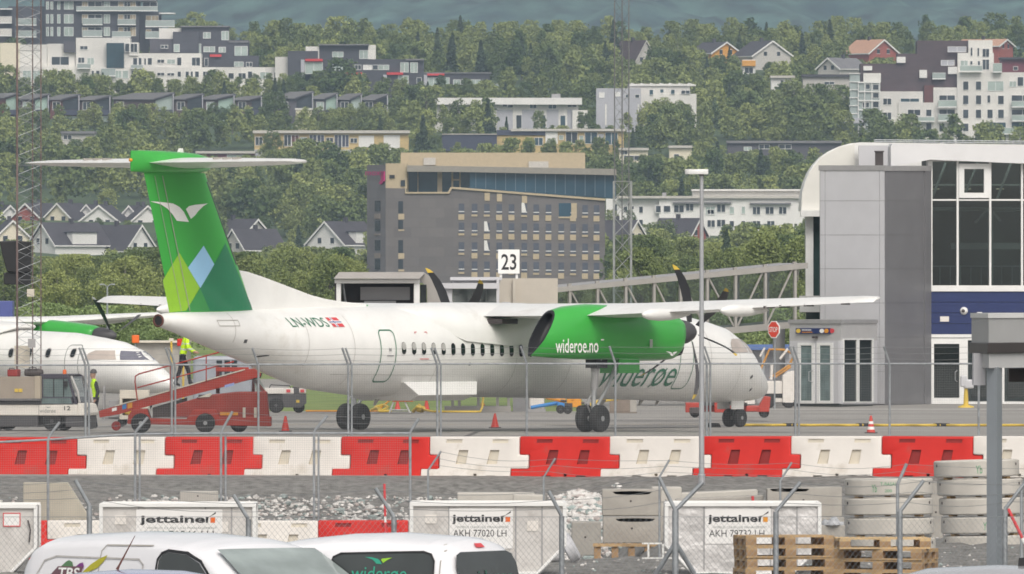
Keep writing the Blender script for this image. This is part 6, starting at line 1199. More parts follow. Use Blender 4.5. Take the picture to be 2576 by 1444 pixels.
b = MB(); x0, x1 = ux(2482, Yk + .3), ux(2507, Yk + .3); b.add([(x0, Yk + .3, -.02), (x1, Yk + .2, -.02), (ux(2521, Yk + .6), Yk + .6, -.02), (x0 + .08, Yk + .7, -.02)] + [(x0, Yk + .3, uz(924, Yk)), (x1, Yk + .2, uz(924, Yk)), (ux(2521, Yk + .6), Yk + .6, uz(924, Yk)), (x0 + .08, Yk + .7, uz(924, Yk))], [(0, 3, 2, 1), (4, 5, 6, 7), (0, 1, 5, 4), (1, 2, 6, 5), (2, 3, 7, 6), (3, 0, 4, 7)]); b.build('column', mat('column_grey', (.30, .33, .36), .45, .25, var=.06), cp)
b = MB(); b.box(ux(2535, 171), ux(2800, 171), 170.6, 171, uz(960, 171), uz(926, 171)); b.build('inner_beam', M['dark_machine'], cp)
# ================================================================ BUILDINGS ON THE HILLSIDE
STRICT = {1960}
KEEP = []      # photo rectangles of what must stay visible, with their distance
def blk(root, Y, x0, x1, y0, y1, m, dep=11, name='wall', down=False, bev=0, ext=0):
    b = MB(); z0 = uz(y1, Y)
    if down: z0 = min(z0, gz(Y) - 2.5)
    b.box(ux(x0, Y) - ext, ux(x1, Y) + ext, Y - ext, Y + dep, z0, uz(y0, Y)); return b.build(name, M[m] if isinstance(m, str) else m, root, bev=bev)
def win(root, Y, x0, x1, y0, y1, m='window_dark', fr='frame_white', bars=1):
    b = MB(); w_ = .09; X0, X1, Z0, Z1 = ux(x0, Y), ux(x1, Y), uz(y1, Y), uz(y0, Y); b.box(X0, X1, Y - .08, Y - .02, Z0, Z1, 0)
    for q in ((X0 - w_, X1 + w_, Z1, Z1 + w_), (X0 - w_, X1 + w_, Z0 - w_, Z0), (X0 - w_, X0, Z0, Z1), (X1, X1 + w_, Z0, Z1)): b.box(q[0], q[1], Y - .16, Y - .01, q[2], q[3], 1)
    for k in range(1, bars + 1 if X1 - X0 > 1.3 else 0): xx = X0 + (X1 - X0) * k / (bars + 1); b.box(xx - .05, xx + .05, Y - .13, Y - .085, Z0, Z1, 1)
    return b.build('window', [M[m], M[fr]], root)
def wins(root, Y, rects, m='window_dark', fr='frame_white'):
    for r in rects: win(root, Y, *r[:4], r[4] if len(r) > 4 else m, r[5] if len(r) > 5 else fr)
def balc(root, Y, x0, x1, y0, y1, m='rail_glass', out=1.5):
    b = MB(); X0, X1, Z0, Z1 = ux(x0, Y), ux(x1, Y), uz(y1, Y), uz(y0, Y); b.box(X0, X1, Y - out, Y, Z0 - .25, Z0, 0); b.box(X0, X1, Y - out, Y - out + .05, Z0, Z1, 1); b.box(X0, X1, Y - out - .03, Y - out + .08, Z1, Z1 + .08, 0)
    for s in (X0, X1 - .05): b.box(s, s + .05, Y - out + .05, Y, Z0, Z1, 1)
    return b.build('balcony', [M['frame_white'], M[m]], root)
mk('slate', (.060, .060, .075), .7, var=.12, scale=.2); mk('slate2', (.085, .08, .095), .7, var=.12, scale=.2); mk('render_white', (.72, .70, .66), .8, var=.05, scale=.15, stain=(.6, .58, .55), sscale=.12, sth=.6)
mk('render_grey', (.42, .42, .46), .8, var=.05, scale=.1); mk('brown_clad', (.085, .055, .06), .75, var=.12, scale=.3); mk('red_clad', (.13, .04, .035), .75, var=.1, scale=.3); mk('yellow_clad', (.56, .42, .19), .75, var=.06, scale=.2)
mk('roof_dark', (.060, .055, .065), .8, var=.15, scale=.4); mk('roof_grey', (.18, .175, .185), .8, var=.12, scale=.3); mk('rail_glass', (.33, .38, .37), .25, var=.1, scale=.3); mk('rail_slat', (.60, .58, .55), .6, var=.08)
mk('glass_mint', (.34, .46, .40), .2, var=.12, scale=.3); mk('glass_teal', (.03, .065, .085), .1, var=.35, scale=.25); mk('awning_red', (.55, .03, .035), .6, var=.1); mk('house_white', (.72, .71, .69), .75, var=.05, scale=.3); mk('house_cream', (.70, .64, .50), .75, var=.05); mk('house_red', (.32, .085, .065), .75, var=.08); mk('house_orange', (.62, .30, .05), .75, var=.08); mk('house_grey', (.48, .46, .43), .75, var=.06); mk('tile_orange', (.48, .28, .19), .8, var=.12); mk('maroon', (.16, .035, .05), .75, var=.1); mk('navy_clad', (.045, .05, .085), .7, var=.1)
mk('hotel_grey', (.158, .145, .143), .8, var=.07, scale=.10); mk('hotel_light', (.22, .205, .215), .8, var=.05, scale=.08); mk('hotel_beige', (.45, .37, .25), .75, var=.06); mk('magenta', (.50, .01, .16), .5, var=.05); mk('hotel_glass', (.030, .075, .115), .12, var=.3, scale=.12); mk('hotel_slit', (.085, .095, .125), .2, var=.15)
def joints(m, bw, bh, dark, mort=.03):
    n = m.node_tree.nodes; L = m.node_tree.links; b = n['Principled BSDF']; src = b.inputs['Base Color'].links[0].from_socket; tc = n.new('ShaderNodeTexCoord'); mp = n.new('ShaderNodeMapping'); mp.inputs['Rotation'].default_value = (rad(90), 0, 0); L.new(tc.outputs['Object'], mp.inputs['Vector'])
    br = n.new('ShaderNodeTexBrick'); br.inputs['Scale'].default_value = 1; br.inputs['Brick Width'].default_value = bw; br.inputs['Row Height'].default_value = bh; br.inputs['Mortar Size'].default_value = mort; br.inputs['Color1'].default_value = (1, 1, 1, 1); br.inputs['Color2'].default_value = (.84, .84, .85, 1); br.inputs['Mortar'].default_value = (dark, dark, dark, 1); L.new(mp.outputs[0], br.inputs['Vector'])
    mx = n.new('ShaderNodeMix'); mx.data_type = 'RGBA'; mx.blend_type = 'MULTIPLY'; mx.inputs[0].default_value = 1; L.new(src, mx.inputs[6]); L.new(br.outputs['Color'], mx.inputs[7]); L.new(mx.outputs[2], b.inputs['Base Color'])
joints(M['hotel_grey'], 2.6, 1.5, .78); joints(M['hotel_light'], 2.6, 1.5, .8); joints(M['slate'], 2.4, .6, .7); joints(M['brown_clad'], 3, .5, .75); joints(M['yellow_clad'], 5, .7, .82, .05); joints(M['red_clad'], 4, .35, .7); joints(M['render_white'], 6, 3.1, .86, .05)
def bld(name, lab, rects, Y, cat='apartment building'):
    for r in rects: KEEP.append((*r, Y))
    return thing(name, lab, cat, (0, 0, 0))

# --- hotel
Y = 1960; h = bld('hotel', 'tall dark grey hotel with blue glass top floor and magenta sign', [(922, 1522, 384, 716), (1500, 1552, 420, 500)], Y, 'hotel')
b = MB(); b.prism([(ux(x, Y), uz(y, Y)) for x, y in [(970, 473), (1020, 474), (1020, 486), (1128, 486), (1135, 472), (1522, 503), (1522, 790), (970, 790)]], Y, Y + 20, 'y'); b.build('wall', M['hotel_grey'], h)
b = MB(); b.add([(ux(922, Y), Y + 6, -2), (ux(970, Y), Y - .1, -2), (ux(970, Y), Y + 20, -2), (ux(922, Y), Y + 20, -2)] + [(ux(922, Y), Y + 6, uz(414, Y)), (ux(970, Y), Y - .1, uz(414, Y)), (ux(970, Y), Y + 20, uz(414, Y)), (ux(922, Y), Y + 20, uz(414, Y))], [(0, 3, 2, 1), (4, 5, 6, 7), (0, 1, 5, 4), (1, 2, 6, 5), (2, 3, 7, 6), (3, 0, 4, 7)]); b.build('side_wall', M['hotel_light'], h)
blk(h, Y + .5, 970, 1024, 411, 474, 'hotel_beige', 12, 'penthouse'); blk(h, Y + 6, 1008, 1472, 384, 424, 'hotel_beige', 12, 'roof_storey')
b = MB(); b.prism([(ux(x, Y), uz(y, Y)) for x, y in [(1024, 416), (1551, 425), (1551, 441), (1180, 433), (1024, 432)]], Y - .8, Y + 10, 'y'); b.build('roof_overhang', mat('overhang', (.27, .25, .22), .7, var=.06), h)
b = MB(); b.prism([(ux(x, Y), uz(y, Y)) for x, y in [(1182, 433), (1550, 441), (1550, 500), (1522, 498), (1182, 474)]], Y + .4, Y + 9, 'y'); gl = b.build('glass_storey', M['hotel_glass'], h)
b = MB()
for k in range(15): x = 1196 + k * 25; b.box(ux(x, Y), ux(x, Y) + .12, Y + .3, Y + .4, uz(472 + (x - 1182) * .07, Y), uz(434 + (x - 1182) * .022, Y))
b.build('mullion', mat('mull', (.10, .15, .19), .4), gl)
blk(h, Y + 3, 1024, 1182, 431, 487, 'glass_teal', 5, 'terrace_glazing')
for x0, x1 in ((1024, 1027), (1050, 1052), (1100, 1112)): b = MB(); b.box(ux(x0, Y), ux(x1, Y), Y + 2.8, Y + 3, uz(484, Y), uz(431, Y)); b.build('terrace_post', M['hotel_beige'], h)
b = MB()
for x0, x1 in ((1135, 1140), (1155, 1159)): b.box(ux(x0, Y), ux(x1, Y), Y + 2.8, Y + 3, uz(484, Y), uz(431, Y))
b.box(ux(1136, Y), ux(1158, Y), Y + 2.75, Y + 2.95, uz(454, Y), uz(450, Y)); b.build('terrace_frame', M['hotel_beige'], h)
b = MB(); b.prism([(ux(x, Y), uz(y, Y)) for x, y in [(1019, 468), (1022, 468), (1022, 483), (1127, 483), (1133, 471), (1138, 470), (1523, 500), (1523, 505), (1137, 475), (1130, 487), (1019, 487)]], Y - .3, Y, 'y'); b.build('ledge', M['hotel_beige'], h)
b = MB(); b.box(ux(980, Y), ux(993, Y), Y + .3, Y + .5, uz(448, Y), uz(440, Y)); b.build('vent', M['black'], h); b = MB(); b.box(ux(1008, Y), ux(1019, Y), Y + .3, Y + .5, uz(468, Y), uz(453, Y)); b.build('window', M['window_dark'], h)
k0 = h; SG = Wall(922, Y + 6, 970, Y - .1); lettering('sign_lettering', 'moxy', 923, 971, 431, 446, lambda a, c: SG.pt(a, 877 - c, .3), M['magenta'], k0, bold=.02); b = MB(); SG.poly(b, [(957, 462), (963, 464), (970, 455), (970, 431), (963, 431), (963, 450)], .1, .3); b.build('sign_lettering', M['magenta'], k0)
cx = [1161, 1194, 1225, 1256, 1287, 1319, 1349, 1380, 1412, 1442, 1472, 1501]; fl = [546, 594, 643, 691]
def hwin(x, y, big, curtain=False, m='hotel_slit'):
    b = MB(); z = lambda v: uz(v, Y); b.box(ux(x - 7, Y), ux(x + 7, Y), Y - .06, Y - .02, z(y - 8), z(y - 34), 0); b.box(ux(x - 7, Y), ux(x + 7, Y), Y - .1, Y - .06, z(y - 13), z(y - 15), 2)
    b.box(ux(x - 8, Y), ux(x + 7, Y), Y - .12, Y - .02, z(y + 7 if big else y - 2), z(y - 7), 1)
    if curtain: b.prism([(ux(x - 7, Y), z(y + 33)), (ux(x - 4, Y), z(y + 33)), (ux(x + 4, Y), z(y + 58)), (ux(x - 7, Y), z(y + 58))][::1], Y - .10, Y - .07, 'y', 3)
    b.build('window', [M[m], M['hotel_beige'], M['frame_white'], M['house_white']], h)
R2 = random.Random(5)
for i, x in enumerate(cx):
    for j, y in enumerate(fl):
        if i == 8 and j == 0: continue
        hwin(x, y + (x - 1161) * .012, R2.random() < .68, False, 'hotel_slit')
for x, y0, y1 in ((1222, 557, 581), (1222, 605, 630), (1316, 510, 533)): b = MB(); b.prism([(ux(x - 4, Y), uz(y1, Y)), (ux(x + 8, Y), uz(y1, Y)), (ux(x + 3, Y), uz(y0, Y)), (ux(x - 4, Y), uz(y0, Y))], Y - .12, Y - .07, 'y'); b.build('curtain', M['house_white'], h)
for x in (1225, 1256, 1319): blk(h, Y - .1, x - 6, x + 7, 485 + (x - 1225) * .08, 505 + (x - 1225) * .06, 'hotel_beige', .1, 'panel')
b = MB(); b.box(ux(1406, Y), ux(1437, Y), Y - .08, Y - .02, uz(545, Y), uz(511, Y), 0); b.box(ux(1437, Y), ux(1451, Y), Y - .14, Y - .02, uz(549, Y), uz(511, Y), 1); b.box(ux(1405, Y), ux(1437, Y), Y - .14, Y - .02, uz(549, Y), uz(545, Y), 1); b.build('window', [M['hotel_glass'], M['hotel_beige']], h)
for y0, y1, m_ in ((506, 536, 0), (554, 576, 0), (604, 636, 0), (653, 676, 0), (538, 552, 1), (577, 581, 1), (637, 651, 1), (678, 683, 1)):
    b = MB(); b.box(ux(1002, Y), ux(1017 if m_ else 1014, Y), Y - .1, Y - .02, uz(y1, Y), uz(y0, Y)); b.build('panel' if m_ else 'window', M['hotel_beige' if m_ else 'window_dark'], h)
for y in (505, 555, 604, 652): b = MB(); SG.rect(b, 944, 957, y, y + 26, .02, .08); b.build('window', M['window_dark'], h); b = MB(); SG.rect(b, 943, 957, y + 33, y + 45 if y != 555 else y + 37, .02, .1); b.build('panel', mat('faded_beige', (.30, .25, .22), .8), h)
b = MB()
for x0, x1, y0 in ((1065, 1095, 396), (1330, 1380, 405)): b = MB(); b.box(ux(x0, Y), ux(x1, Y), Y + 5.6, Y + 9, uz(y0 + 18, Y), uz(y0, Y)); b.build('roof_unit', M['concrete_pale'], h)

# --- dark apartment block top left
Y = 3230; o = bld('apartment_building', 'tall dark slate apartment block with pale balconies at the top left corner', [(112, 440, -20, 104), (0, 112, 15, 104)], Y)
blk(o, Y, 112, 350, -14, 150, 'slate', 14, down=True); blk(o, Y + 3, 350, 404, 30, 150, 'slate', 10, down=True); blk(o, Y + 2, 20, 112, 16, 150, 'slate', 12, down=True); blk(o, Y + 4, -40, 20, 20, 150, 'slate2', 10, down=True)
blk(o, Y - 1.2, 135, 392, -4, 2.5, 'roof_grey', 14, 'roof'); blk(o, Y - 1, 400, 440, 32, 35, 'frame_white', 8, 'roof'); blk(o, Y - 1, 0, 30, 21, 24, 'frame_white', 8, 'roof')
wins(o, Y, [(x, x + w_, y0, y1, m_) for y0, y1 in ((5, 23), (37, 58), (69, 90)) for x, w_, m_ in ((117, 5, 'window_pale'), (128, 5, 'window_pale'), (145, 6, 'window_pale'), (162, 22, 'window_pale'), (207, 13, 'hotel_beige'), (222, 34, 'window_dark'), (262, 14, 'window_pale'), (298, 12, 'hotel_beige'), (313, 14, 'window_dark'), (328, 13, 'hotel_beige'))], 'window_pale')
wins(o, Y + 3, [(368, 380, 40, 62, 'hotel_beige'), (382, 398, 40, 62, 'hotel_beige'), (368, 380, 74, 94, 'hotel_beige'), (360, 395, 6, 24, 'window_dark')])
for r in ((192, 397, 17, 26), (208, 258, 47, 61), (296, 342, 49, 61), (366, 440, 52, 66), (208, 258, 77, 91), (282, 330, 80, 92), (366, 400, 80, 95), (40, 92, 47, 62), (40, 92, 78, 92)): balc(o, Y, *r)
for r in ((0, 30, 42, 57), (0, 30, 73, 89)): balc(o, Y + 2, *r, m='rail_slat')
# --- white apartments
Y = 3090; o = bld('apartment_building', 'stepped white apartment block with a tall dark stair window at the upper left', [(50, 645, 150, 196), (119, 327, 96, 172), (285, 327, 172, 205), (645, 726, 168, 196), (327, 506, 134, 170)], Y)
blk(o, Y + 3, 119, 190, 110, 230, 'render_white', 12, down=True); blk(o, Y + 2, 191, 327, 95, 230, 'render_white', 12, down=True); blk(o, Y, 50, 200, 167, 250, 'render_white', 10, down=True); blk(o, Y + 1, 312, 506, 134, 250, 'render_white', 12, down=True); blk(o, Y + .5, 325, 348, 107, 140, 'render_white', 8)
blk(o, Y, 200, 726, 169, 250, 'render_white', 12, down=True); blk(o, Y + 2, 0, 50, 108, 170, 'house_cream', 10, down=True); blk(o, Y + 2, 50, 118, 112, 170, 'render_white', 10, down=True)
blk(o, Y - .2, 268, 312, 108, 171, 'glass_teal', 3, 'stair_glazing'); blk(o, Y + 1.7, 160, 190, 104, 131, 'slate2', 5, 'terrace_screen')
wins(o, Y + 3, [(130, 173, 143, 163)]); wins(o, Y + 2, [(202, 220, 116, 124), (197, 212, 145, 158), (220, 236, 146, 162, 'window_pale')]); wins(o, Y + .5, [(315, 325, 110, 130), (329, 345, 110, 131)])
wins(o, Y + 1, [(335, 345, 146, 163), (349, 356, 146, 163), (363, 367, 147, 163), (372, 382, 146, 163), (396, 413, 150, 158), (421, 440, 150, 160, 'window_pale'), (446, 456, 145, 164), (483, 503, 145, 165)])
wins(o, Y, [(58, 78, 178, 200, 'window_pale'), (82, 103, 178, 200, 'window_pale'), (113, 119, 178, 194), (128, 143, 178, 192), (146, 160, 178, 192), (231, 236, 178, 192), (242, 250, 178, 192), (291, 305, 178, 195, 'window_pale'), (309, 322, 178, 196, 'window_pale'), (331, 342, 178, 194), (349, 357, 178, 194), (372, 382, 180, 192), (396, 413, 183, 190), (421, 438, 184, 190), (447, 455, 180, 193), (467, 475, 180, 194), (480, 485, 180, 194), (491, 500, 180, 194), (511, 525, 180, 192), (528, 534, 180, 192), (546, 560, 180, 196, 'window_pale'), (575, 588, 184, 198), (600, 618, 184, 198), (624, 634, 180, 196), (655, 680, 182, 198, 'window_pale'), (690, 708, 182, 198)])
for r in ((195, 228, 161, 171), (330, 360, 164, 171), (255, 290, 173, 190)): balc(o, Y, *r)
# --- dark penthouse complex right of it
Y = 3105; o = bld('apartment_building', 'dark slate penthouse block with small white windows above the white apartments', [(377, 500, 98, 133), (457, 626, 67, 150), (510, 645, 140, 168)], Y)
blk(o, Y, 435, 500, 80, 190, 'slate', 12, down=True); blk(o, Y + 2, 457, 574, 67, 190, 'slate', 12, down=True); blk(o, Y + 1, 377, 436, 98, 190, 'slate2', 10, down=True); blk(o, Y + 1, 497, 625, 101, 190, 'slate', 12, down=True); blk(o, Y, 510, 650, 140, 200, 'slate', 12, down=True)
blk(o, Y + 4, 400, 456, 71, 100, 'render_white', 6); blk(o, Y + 1.5, 457, 574, 65, 68, 'roof_grey', 13, 'roof', ext=.3); blk(o, Y + .7, 575, 627, 103, 107, 'roof_grey', 12, 'roof')
wins(o, Y + 2, [(512, 529, 82, 96, 'window_pale'), (558, 575, 79, 100, 'window_pale')]); wins(o, Y, [(438, 451, 112, 130, 'window_pale'), (405, 422, 114, 121)]); wins(o, Y + 1, [(478, 491, 111, 134, 'window_pale'), (494, 505, 111, 134, 'window_pale'), (513, 540, 118, 130, 'window_pale'), (551, 567, 119, 131, 'window_pale'), (591, 622, 117, 140, 'window_pale')]); wins(o, Y, [(515, 523, 147, 166), (590, 612, 156, 167, 'window_pale'), (620, 634, 157, 167)])
blk(o, Y - .8, 528, 557, 137, 143, 'awning_red', 1, 'awning')
# --- dark block with red awnings
Y = 3085; o = bld('apartment_building', 'dark slate terraced block with red awnings behind trees at the upper middle', [(726, 800, 128, 196), (800, 945, 113, 186), (945, 1066, 150, 186), (1000, 1242, 184, 218)], Y)
blk(o, Y, 724, 800, 128, 250, 'slate', 12, down=True); blk(o, Y + 1, 803, 927, 113, 250, 'slate', 12, down=True); blk(o, Y, 760, 1022, 149, 250, 'slate', 12, down=True); blk(o, Y, 1020, 1232, 184, 260, 'slate', 12, down=True); blk(o, Y + .5, 1022, 1066, 150, 186, 'slate', 9)
blk(o, Y + .7, 769, 803, 117, 160, 'render_white', 6); blk(o, Y + .6, 926, 945, 113, 149, 'render_white', 5, 'chimney_block'); blk(o, Y - .4, 801, 929, 111, 114, 'roof_grey', 13, 'roof'); blk(o, Y - .5, 1020, 1066, 148, 152, 'roof_grey', 10, 'roof'); blk(o, Y - .4, 1066, 1236, 182, 185, 'roof_grey', 12, 'roof'); blk(o, Y + 2, 692, 724, 143, 175, 'render_white', 8, down=True)
wins(o, Y + 1, [(837, 863, 131, 143, 'window_pale'), (905, 925, 127, 147, 'window_pale')]); wins(o, Y, [(837, 863, 163, 176, 'window_pale'), (893, 908, 164, 175), (914, 935, 164, 175, 'house_white'), (938, 950, 164, 175), (953, 978, 164, 175, 'window_pale'), (768, 811, 157, 185, 'window_pale'), (1008, 1027, 158, 181, 'window_pale'), (1033, 1050, 158, 182, 'window_pale'), (1002, 1027, 191, 212, 'window_pale'), (1049, 1060, 196, 213), (1077, 1104, 196, 216, 'window_pale'), (1108, 1130, 196, 216, 'window_pale'), (1141, 1158, 201, 212, 'window_pale'), (1162, 1180, 201, 212), (1185, 1208, 201, 212, 'window_pale')])
for r in ((768, 812, 148, 154), (869, 911, 182, 188), (973, 1014, 182, 188), (1075, 1118, 185, 190)): blk(o, Y - .9, *r, 'awning_red', .9, 'awning')
for x in (757, 964, 1066): blk(o, Y - .6, x, x + 9, 188 if x > 900 else 150, 215 if x > 900 else 196, 'render_grey', 1, 'fin_wall')
balc(o, Y, 1212, 1255, 211, 222)
# --- terraced houses with shed roofs
YR = 2985
def shed(xa, xb, yl, yr, xm, wallm, lab, glz, dark=True):
    Y = YR; o = thing('terraced_house', lab, 'house', (0, 0, 0), 0, 'terraced houses with shed roofs'); KEEP.append((xa, xb, yr, 292, Y)); yw = (yl + yr) / 2 + 6
    b = MB(); b.prism([(ux(x, Y), uz(y, Y)) for x, y in [(xa + 1, 330), (xb - 2, 330), (xb - 2, yr + 4), (xa + 1, yl + 3)]], Y, Y + 10, 'y')
    for i, v in enumerate(b.v):
        if v[2] < uz(320, Y): b.v[i] = (v[0], v[1], gz(Y) - 3)
    b.build('wall', M[wallm], o)
    b = MB(); b.prism([(ux(x, Y), uz(y, Y)) for x, y in [(xa - 2, yl + 2), (xm, yl + 2.5), (xb, yr + 4), (xb, yr), (xa + (xb - xa) * .35, yr + 2), (xa - 2, yl - 3)]], Y - .8, Y + 11, 'y'); b.build('roof', M['roof_grey'], o)
    b = MB(); b.prism([(ux(x, Y), uz(y, Y)) for x, y in [(xm, yl + 3), (xb, yr + 4.2), (xb, yr + 1), (xm, yl)]], Y - .95, Y - .8, 'y'); b.build('verge', M['roof_dark'], o)
    if glz:
        b = MB(); b.prism([(ux(x, Y), uz(y, Y)) for x, y in [(xm + 3, 276), (xb - 5, 276), (xb - 5, yr + 8), (xm + 3, yl + 5)]], Y - .1, Y - .02, 'y'); b.build('gable_window', M[glz], o)
        b = MB(); b.box(ux(xm + 2, Y), ux(xb - 3, Y), Y - 1.2, Y, uz(289, Y), uz(277, Y)); b.build('balcony', M['navy_clad'] if dark else M['rail_slat'], o)
        b = MB(); b.box(ux(xb - 3.5, Y), ux(xb - 1, Y), Y - 1.1, Y, uz(300, Y), uz(yr + 4, Y)); b.build('party_wall', M['render_grey'], o)
    win(o, Y, xa + 8, min(xm - 3, xa + 26), 257, 276, 'window_pale' if glz == 'glass_mint' else 'window_dark'); win(o, Y, xm + 4, xb - 8, 293, 306, 'window_pale')
SH = [(-30, 45, 245, 233, 12, 'red_clad', 'glass_mint', 'first from the left edge, red brown with mint window'), (50, 124, 248, 235, 85, 'brown_clad', 'glass_mint', 'behind the lattice mast'), (125, 201, 249, 236, 155, 'red_clad', 'window_dark', 'right of the lattice mast with dark gable window'), (201, 279, 250, 239, 240, 'brown_clad', 'window_dark', 'at the right end of the left group'), (285, 438, 248, 232, 388, 'brown_clad', 'window_pale', 'wide dark one in the middle of the row'), (438, 512, 248, 235, 468, 'brown_clad', 'window_dark', 'second right of the wide one'), (512, 591, 248, 236, 546, 'brown_clad', 'glass_mint', 'with mint window left of the big round tree'), (592, 660, 250, 240, 630, 'brown_clad', 'window_dark', 'half hidden by the big round tree'), (698, 789, 246, 229, 743, 'slate2', 'window_dark', 'first one right of the big round tree'), (789, 850, 247, 233, 817, 'slate2', 'glass_mint', 'second one right of the big round tree'), (850, 911, 249, 234, 880, 'slate2', 'window_pale', 'third one right of the big round tree'), (911, 977, 250, 236, 945, 'slate2', 'window_dark', 'at the right end of the row')]
for xa, xb, yl, yr, xm, m_, g_, lb in SH: shed(xa, xb, yl, yr, xm, m_, 'shed roofed terraced house, ' + lb, g_)
Y = 2950; o = bld('garage', 'pale pink cream garage with lime door panel below the terraced houses', [(744, 785, 275, 325)], Y, 'garage'); blk(o, Y, 744, 784, 275, 335, 'house_cream', 6, down=True); blk(o, Y - .1, 764, 779, 286, 301, mat('lime_door', (.50, .52, .20), .6), .1, 'door'); blk(o, Y - .3, 742, 786, 272, 276, 'render_white', 7, 'roof')
# --- yellow long buildings
Y = 2860; o = bld('row_building', 'long yellow clad building with flat grey roof and dark windows above the tail fin', [(700, 1026, 330, 376), (640, 700, 332, 362)], Y, 'row house')
blk(o, Y, 640, 1028, 333, 410, 'yellow_clad', 9, down=True); blk(o, Y - 1, 636, 1031, 328, 335, 'concrete_pale', 11, 'roof'); blk(o, Y - .5, 640, 1026, 376, 410, 'render_grey', 1, 'base', down=True)
wins(o, Y, [(715, 732, 340, 367), (734, 751, 340, 367, 'red_clad'), (779, 796, 340, 368, 'navy_clad'), (799, 815, 340, 368, 'navy_clad'), (842, 859, 340, 369, 'navy_clad'), (861, 877, 340, 369, 'navy_clad'), (756, 772, 346, 358, 'window_pale'), (821, 838, 347, 358), (882, 898, 348, 359), (643, 660, 345, 365)]); blk(o, Y - .1, 902, 941, 341, 371, 'house_white', .1, 'door_panel'); blk(o, Y - .1, 965, 1006, 340, 376, 'house_white', .1, 'door_panel')
Y = 2862; o = bld('row_building', 'second yellow clad building with white and dark panels above the hotel roof', [(1372, 1560, 327, 368), (1113, 1250, 338, 376), (1250, 1372, 328, 346)], Y, 'row house')
blk(o, Y, 1250, 1569, 329, 410, 'yellow_clad', 9, down=True); blk(o, Y - 1, 1285, 1573, 324, 330, 'concrete_pale', 11, 'roof'); blk(o, Y - 2, 1112, 1250, 338, 400, 'navy_clad', 8, down=True); blk(o, Y - .4, 1250, 1372, 327, 340, 'navy_clad', .4, 'awning'); blk(o, Y - .3, 1372, 1403, 331, 362, 'house_white', .3, 'door_panel'); blk(o, Y - 2.3, 1112, 1250, 336, 339, 'concrete', 9, 'roof')
wins(o, Y, [(1407, 1417, 341, 351, 'window_pale'), (1424, 1452, 333, 361), (1458, 1467, 342, 353, 'window_pale'), (1472, 1502, 333, 361, 'window_blue'), (1506, 1518, 338, 350, 'render_grey'), (1523, 1553, 334, 363, 'window_blue'), (1345, 1365, 347, 365, 'window_blue')])
# --- white terrace
Y = 2960; o = bld('apartment_building', 'white terraced apartment row with overhanging roof above the hotel', [(1270, 1478, 247, 320), (1100, 1125, 245, 300)], Y)
blk(o, Y, 1090, 1455, 258, 340, 'render_white', 11, down=True); blk(o, Y - 2, 1090, 1464, 246, 263, 'house_white', 13, 'roof'); blk(o, Y - 1, 1440, 1478, 277, 330, 'render_white', 8, down=True)
for x0, x1 in ((1313, 1345), (1375, 1405), (1250, 1290), (1427, 1447)): blk(o, Y - .1, x0, x1, 276, 330, 'render_grey', .1, 'panel')
wins(o, Y, [(1278, 1290, 259, 270), (1333, 1349, 260, 272, 'glass_teal'), (1380, 1399, 260, 273, 'glass_teal'), (1428, 1450, 264, 269), (1299, 1312, 290, 322), (1360, 1372, 290, 322, 'glass_teal'), (1410, 1422, 291, 320, 'glass_teal'), (1110, 1119, 256, 296), (1265, 1276, 258, 268)]); win(o, Y - 1, 1457, 1471, 293, 308)
b = MB(); b.box(ux(1388, Y), ux(1410, Y), Y + 1, Y + 3, uz(247, Y), uz(236, Y)); b.build('roof_unit', M['grey_metal'], o)
# --- grey white block
Y = 2958; o = bld('apartment_building', 'pale grey block with white top storey right of the white terrace', [(1503, 1612, 222, 318), (1612, 1745, 211, 250)], Y)
blk(o, Y, 1500, 1612, 222, 345, 'render_grey', 11, down=True); blk(o, Y + 2, 1580, 1736, 211, 290, 'render_white', 11, down=True); blk(o, Y + 1, 1612, 1752, 236, 290, 'render_white', 10, down=True)
b = MB()
for k in range(7): x = 1583 + k * 24; b.prism([(ux(x, Y), uz(216, Y)), (ux(x + 24, Y), uz(216, Y)), (ux(x + 24, Y), uz(213, Y)), (ux(x + 5, Y), uz(208, Y))], Y + 1.5, Y + 12, 'y')
b.build('roof', M['house_white'], o); wins(o, Y + .9, [(1634, 1643, 226, 238, 'glass_teal'), (1661, 1669, 225, 233, 'glass_teal'), (1688, 1697, 226, 236, 'glass_teal'), (1714, 1735, 228, 236)]); wins(o, Y, [(1508, 1520, 233, 245, 'house_white'), (1546, 1560, 232, 242, 'house_white'), (1574, 1580, 238, 246), (1598, 1608, 238, 246)])
for x in (1522, 1604): blk(o, Y - .1, x, x + 4, 262, 315, 'render_white', .1, 'panel')
# --- right complex
Y = 2915; o = bld('apartment_building', 'large white and brown stepped apartment complex at the upper right', [(2260, 2410, 102, 230), (2408, 2576, 100, 355), (2140, 2215, 184, 330), (2215, 2410, 222, 330), (2500, 2576, 180, 355)], Y)
blk(o, Y + 4, 2307, 2440, 102, 300, 'brown_clad', 12, down=True); blk(o, Y + 2, 2165, 2410, 160, 300, 'brown_clad', 12, down=True); blk(o, Y + 3, 2258, 2410, 135, 300, 'brown_clad', 12, down=True); blk(o, Y + .8, 2325, 2350, 215, 300, 'red_clad', 6, down=True)
blk(o, Y + 2, 2436, 2497, 101, 380, 'render_white', 12, down=True); blk(o, Y + 1.5, 2409, 2500, 133, 380, 'render_white', 12, down=True); blk(o, Y, 2408, 2720, 182, 390, 'render_white', 14, down=True); blk(o, Y + .4, 2348, 2410, 220, 390, 'render_white', 12, down=True); blk(o, Y + .6, 2213, 2322, 230, 390, 'render_white', 12, down=True); blk(o, Y + .2, 2260, 2350, 258, 390, 'render_white', 12, down=True)
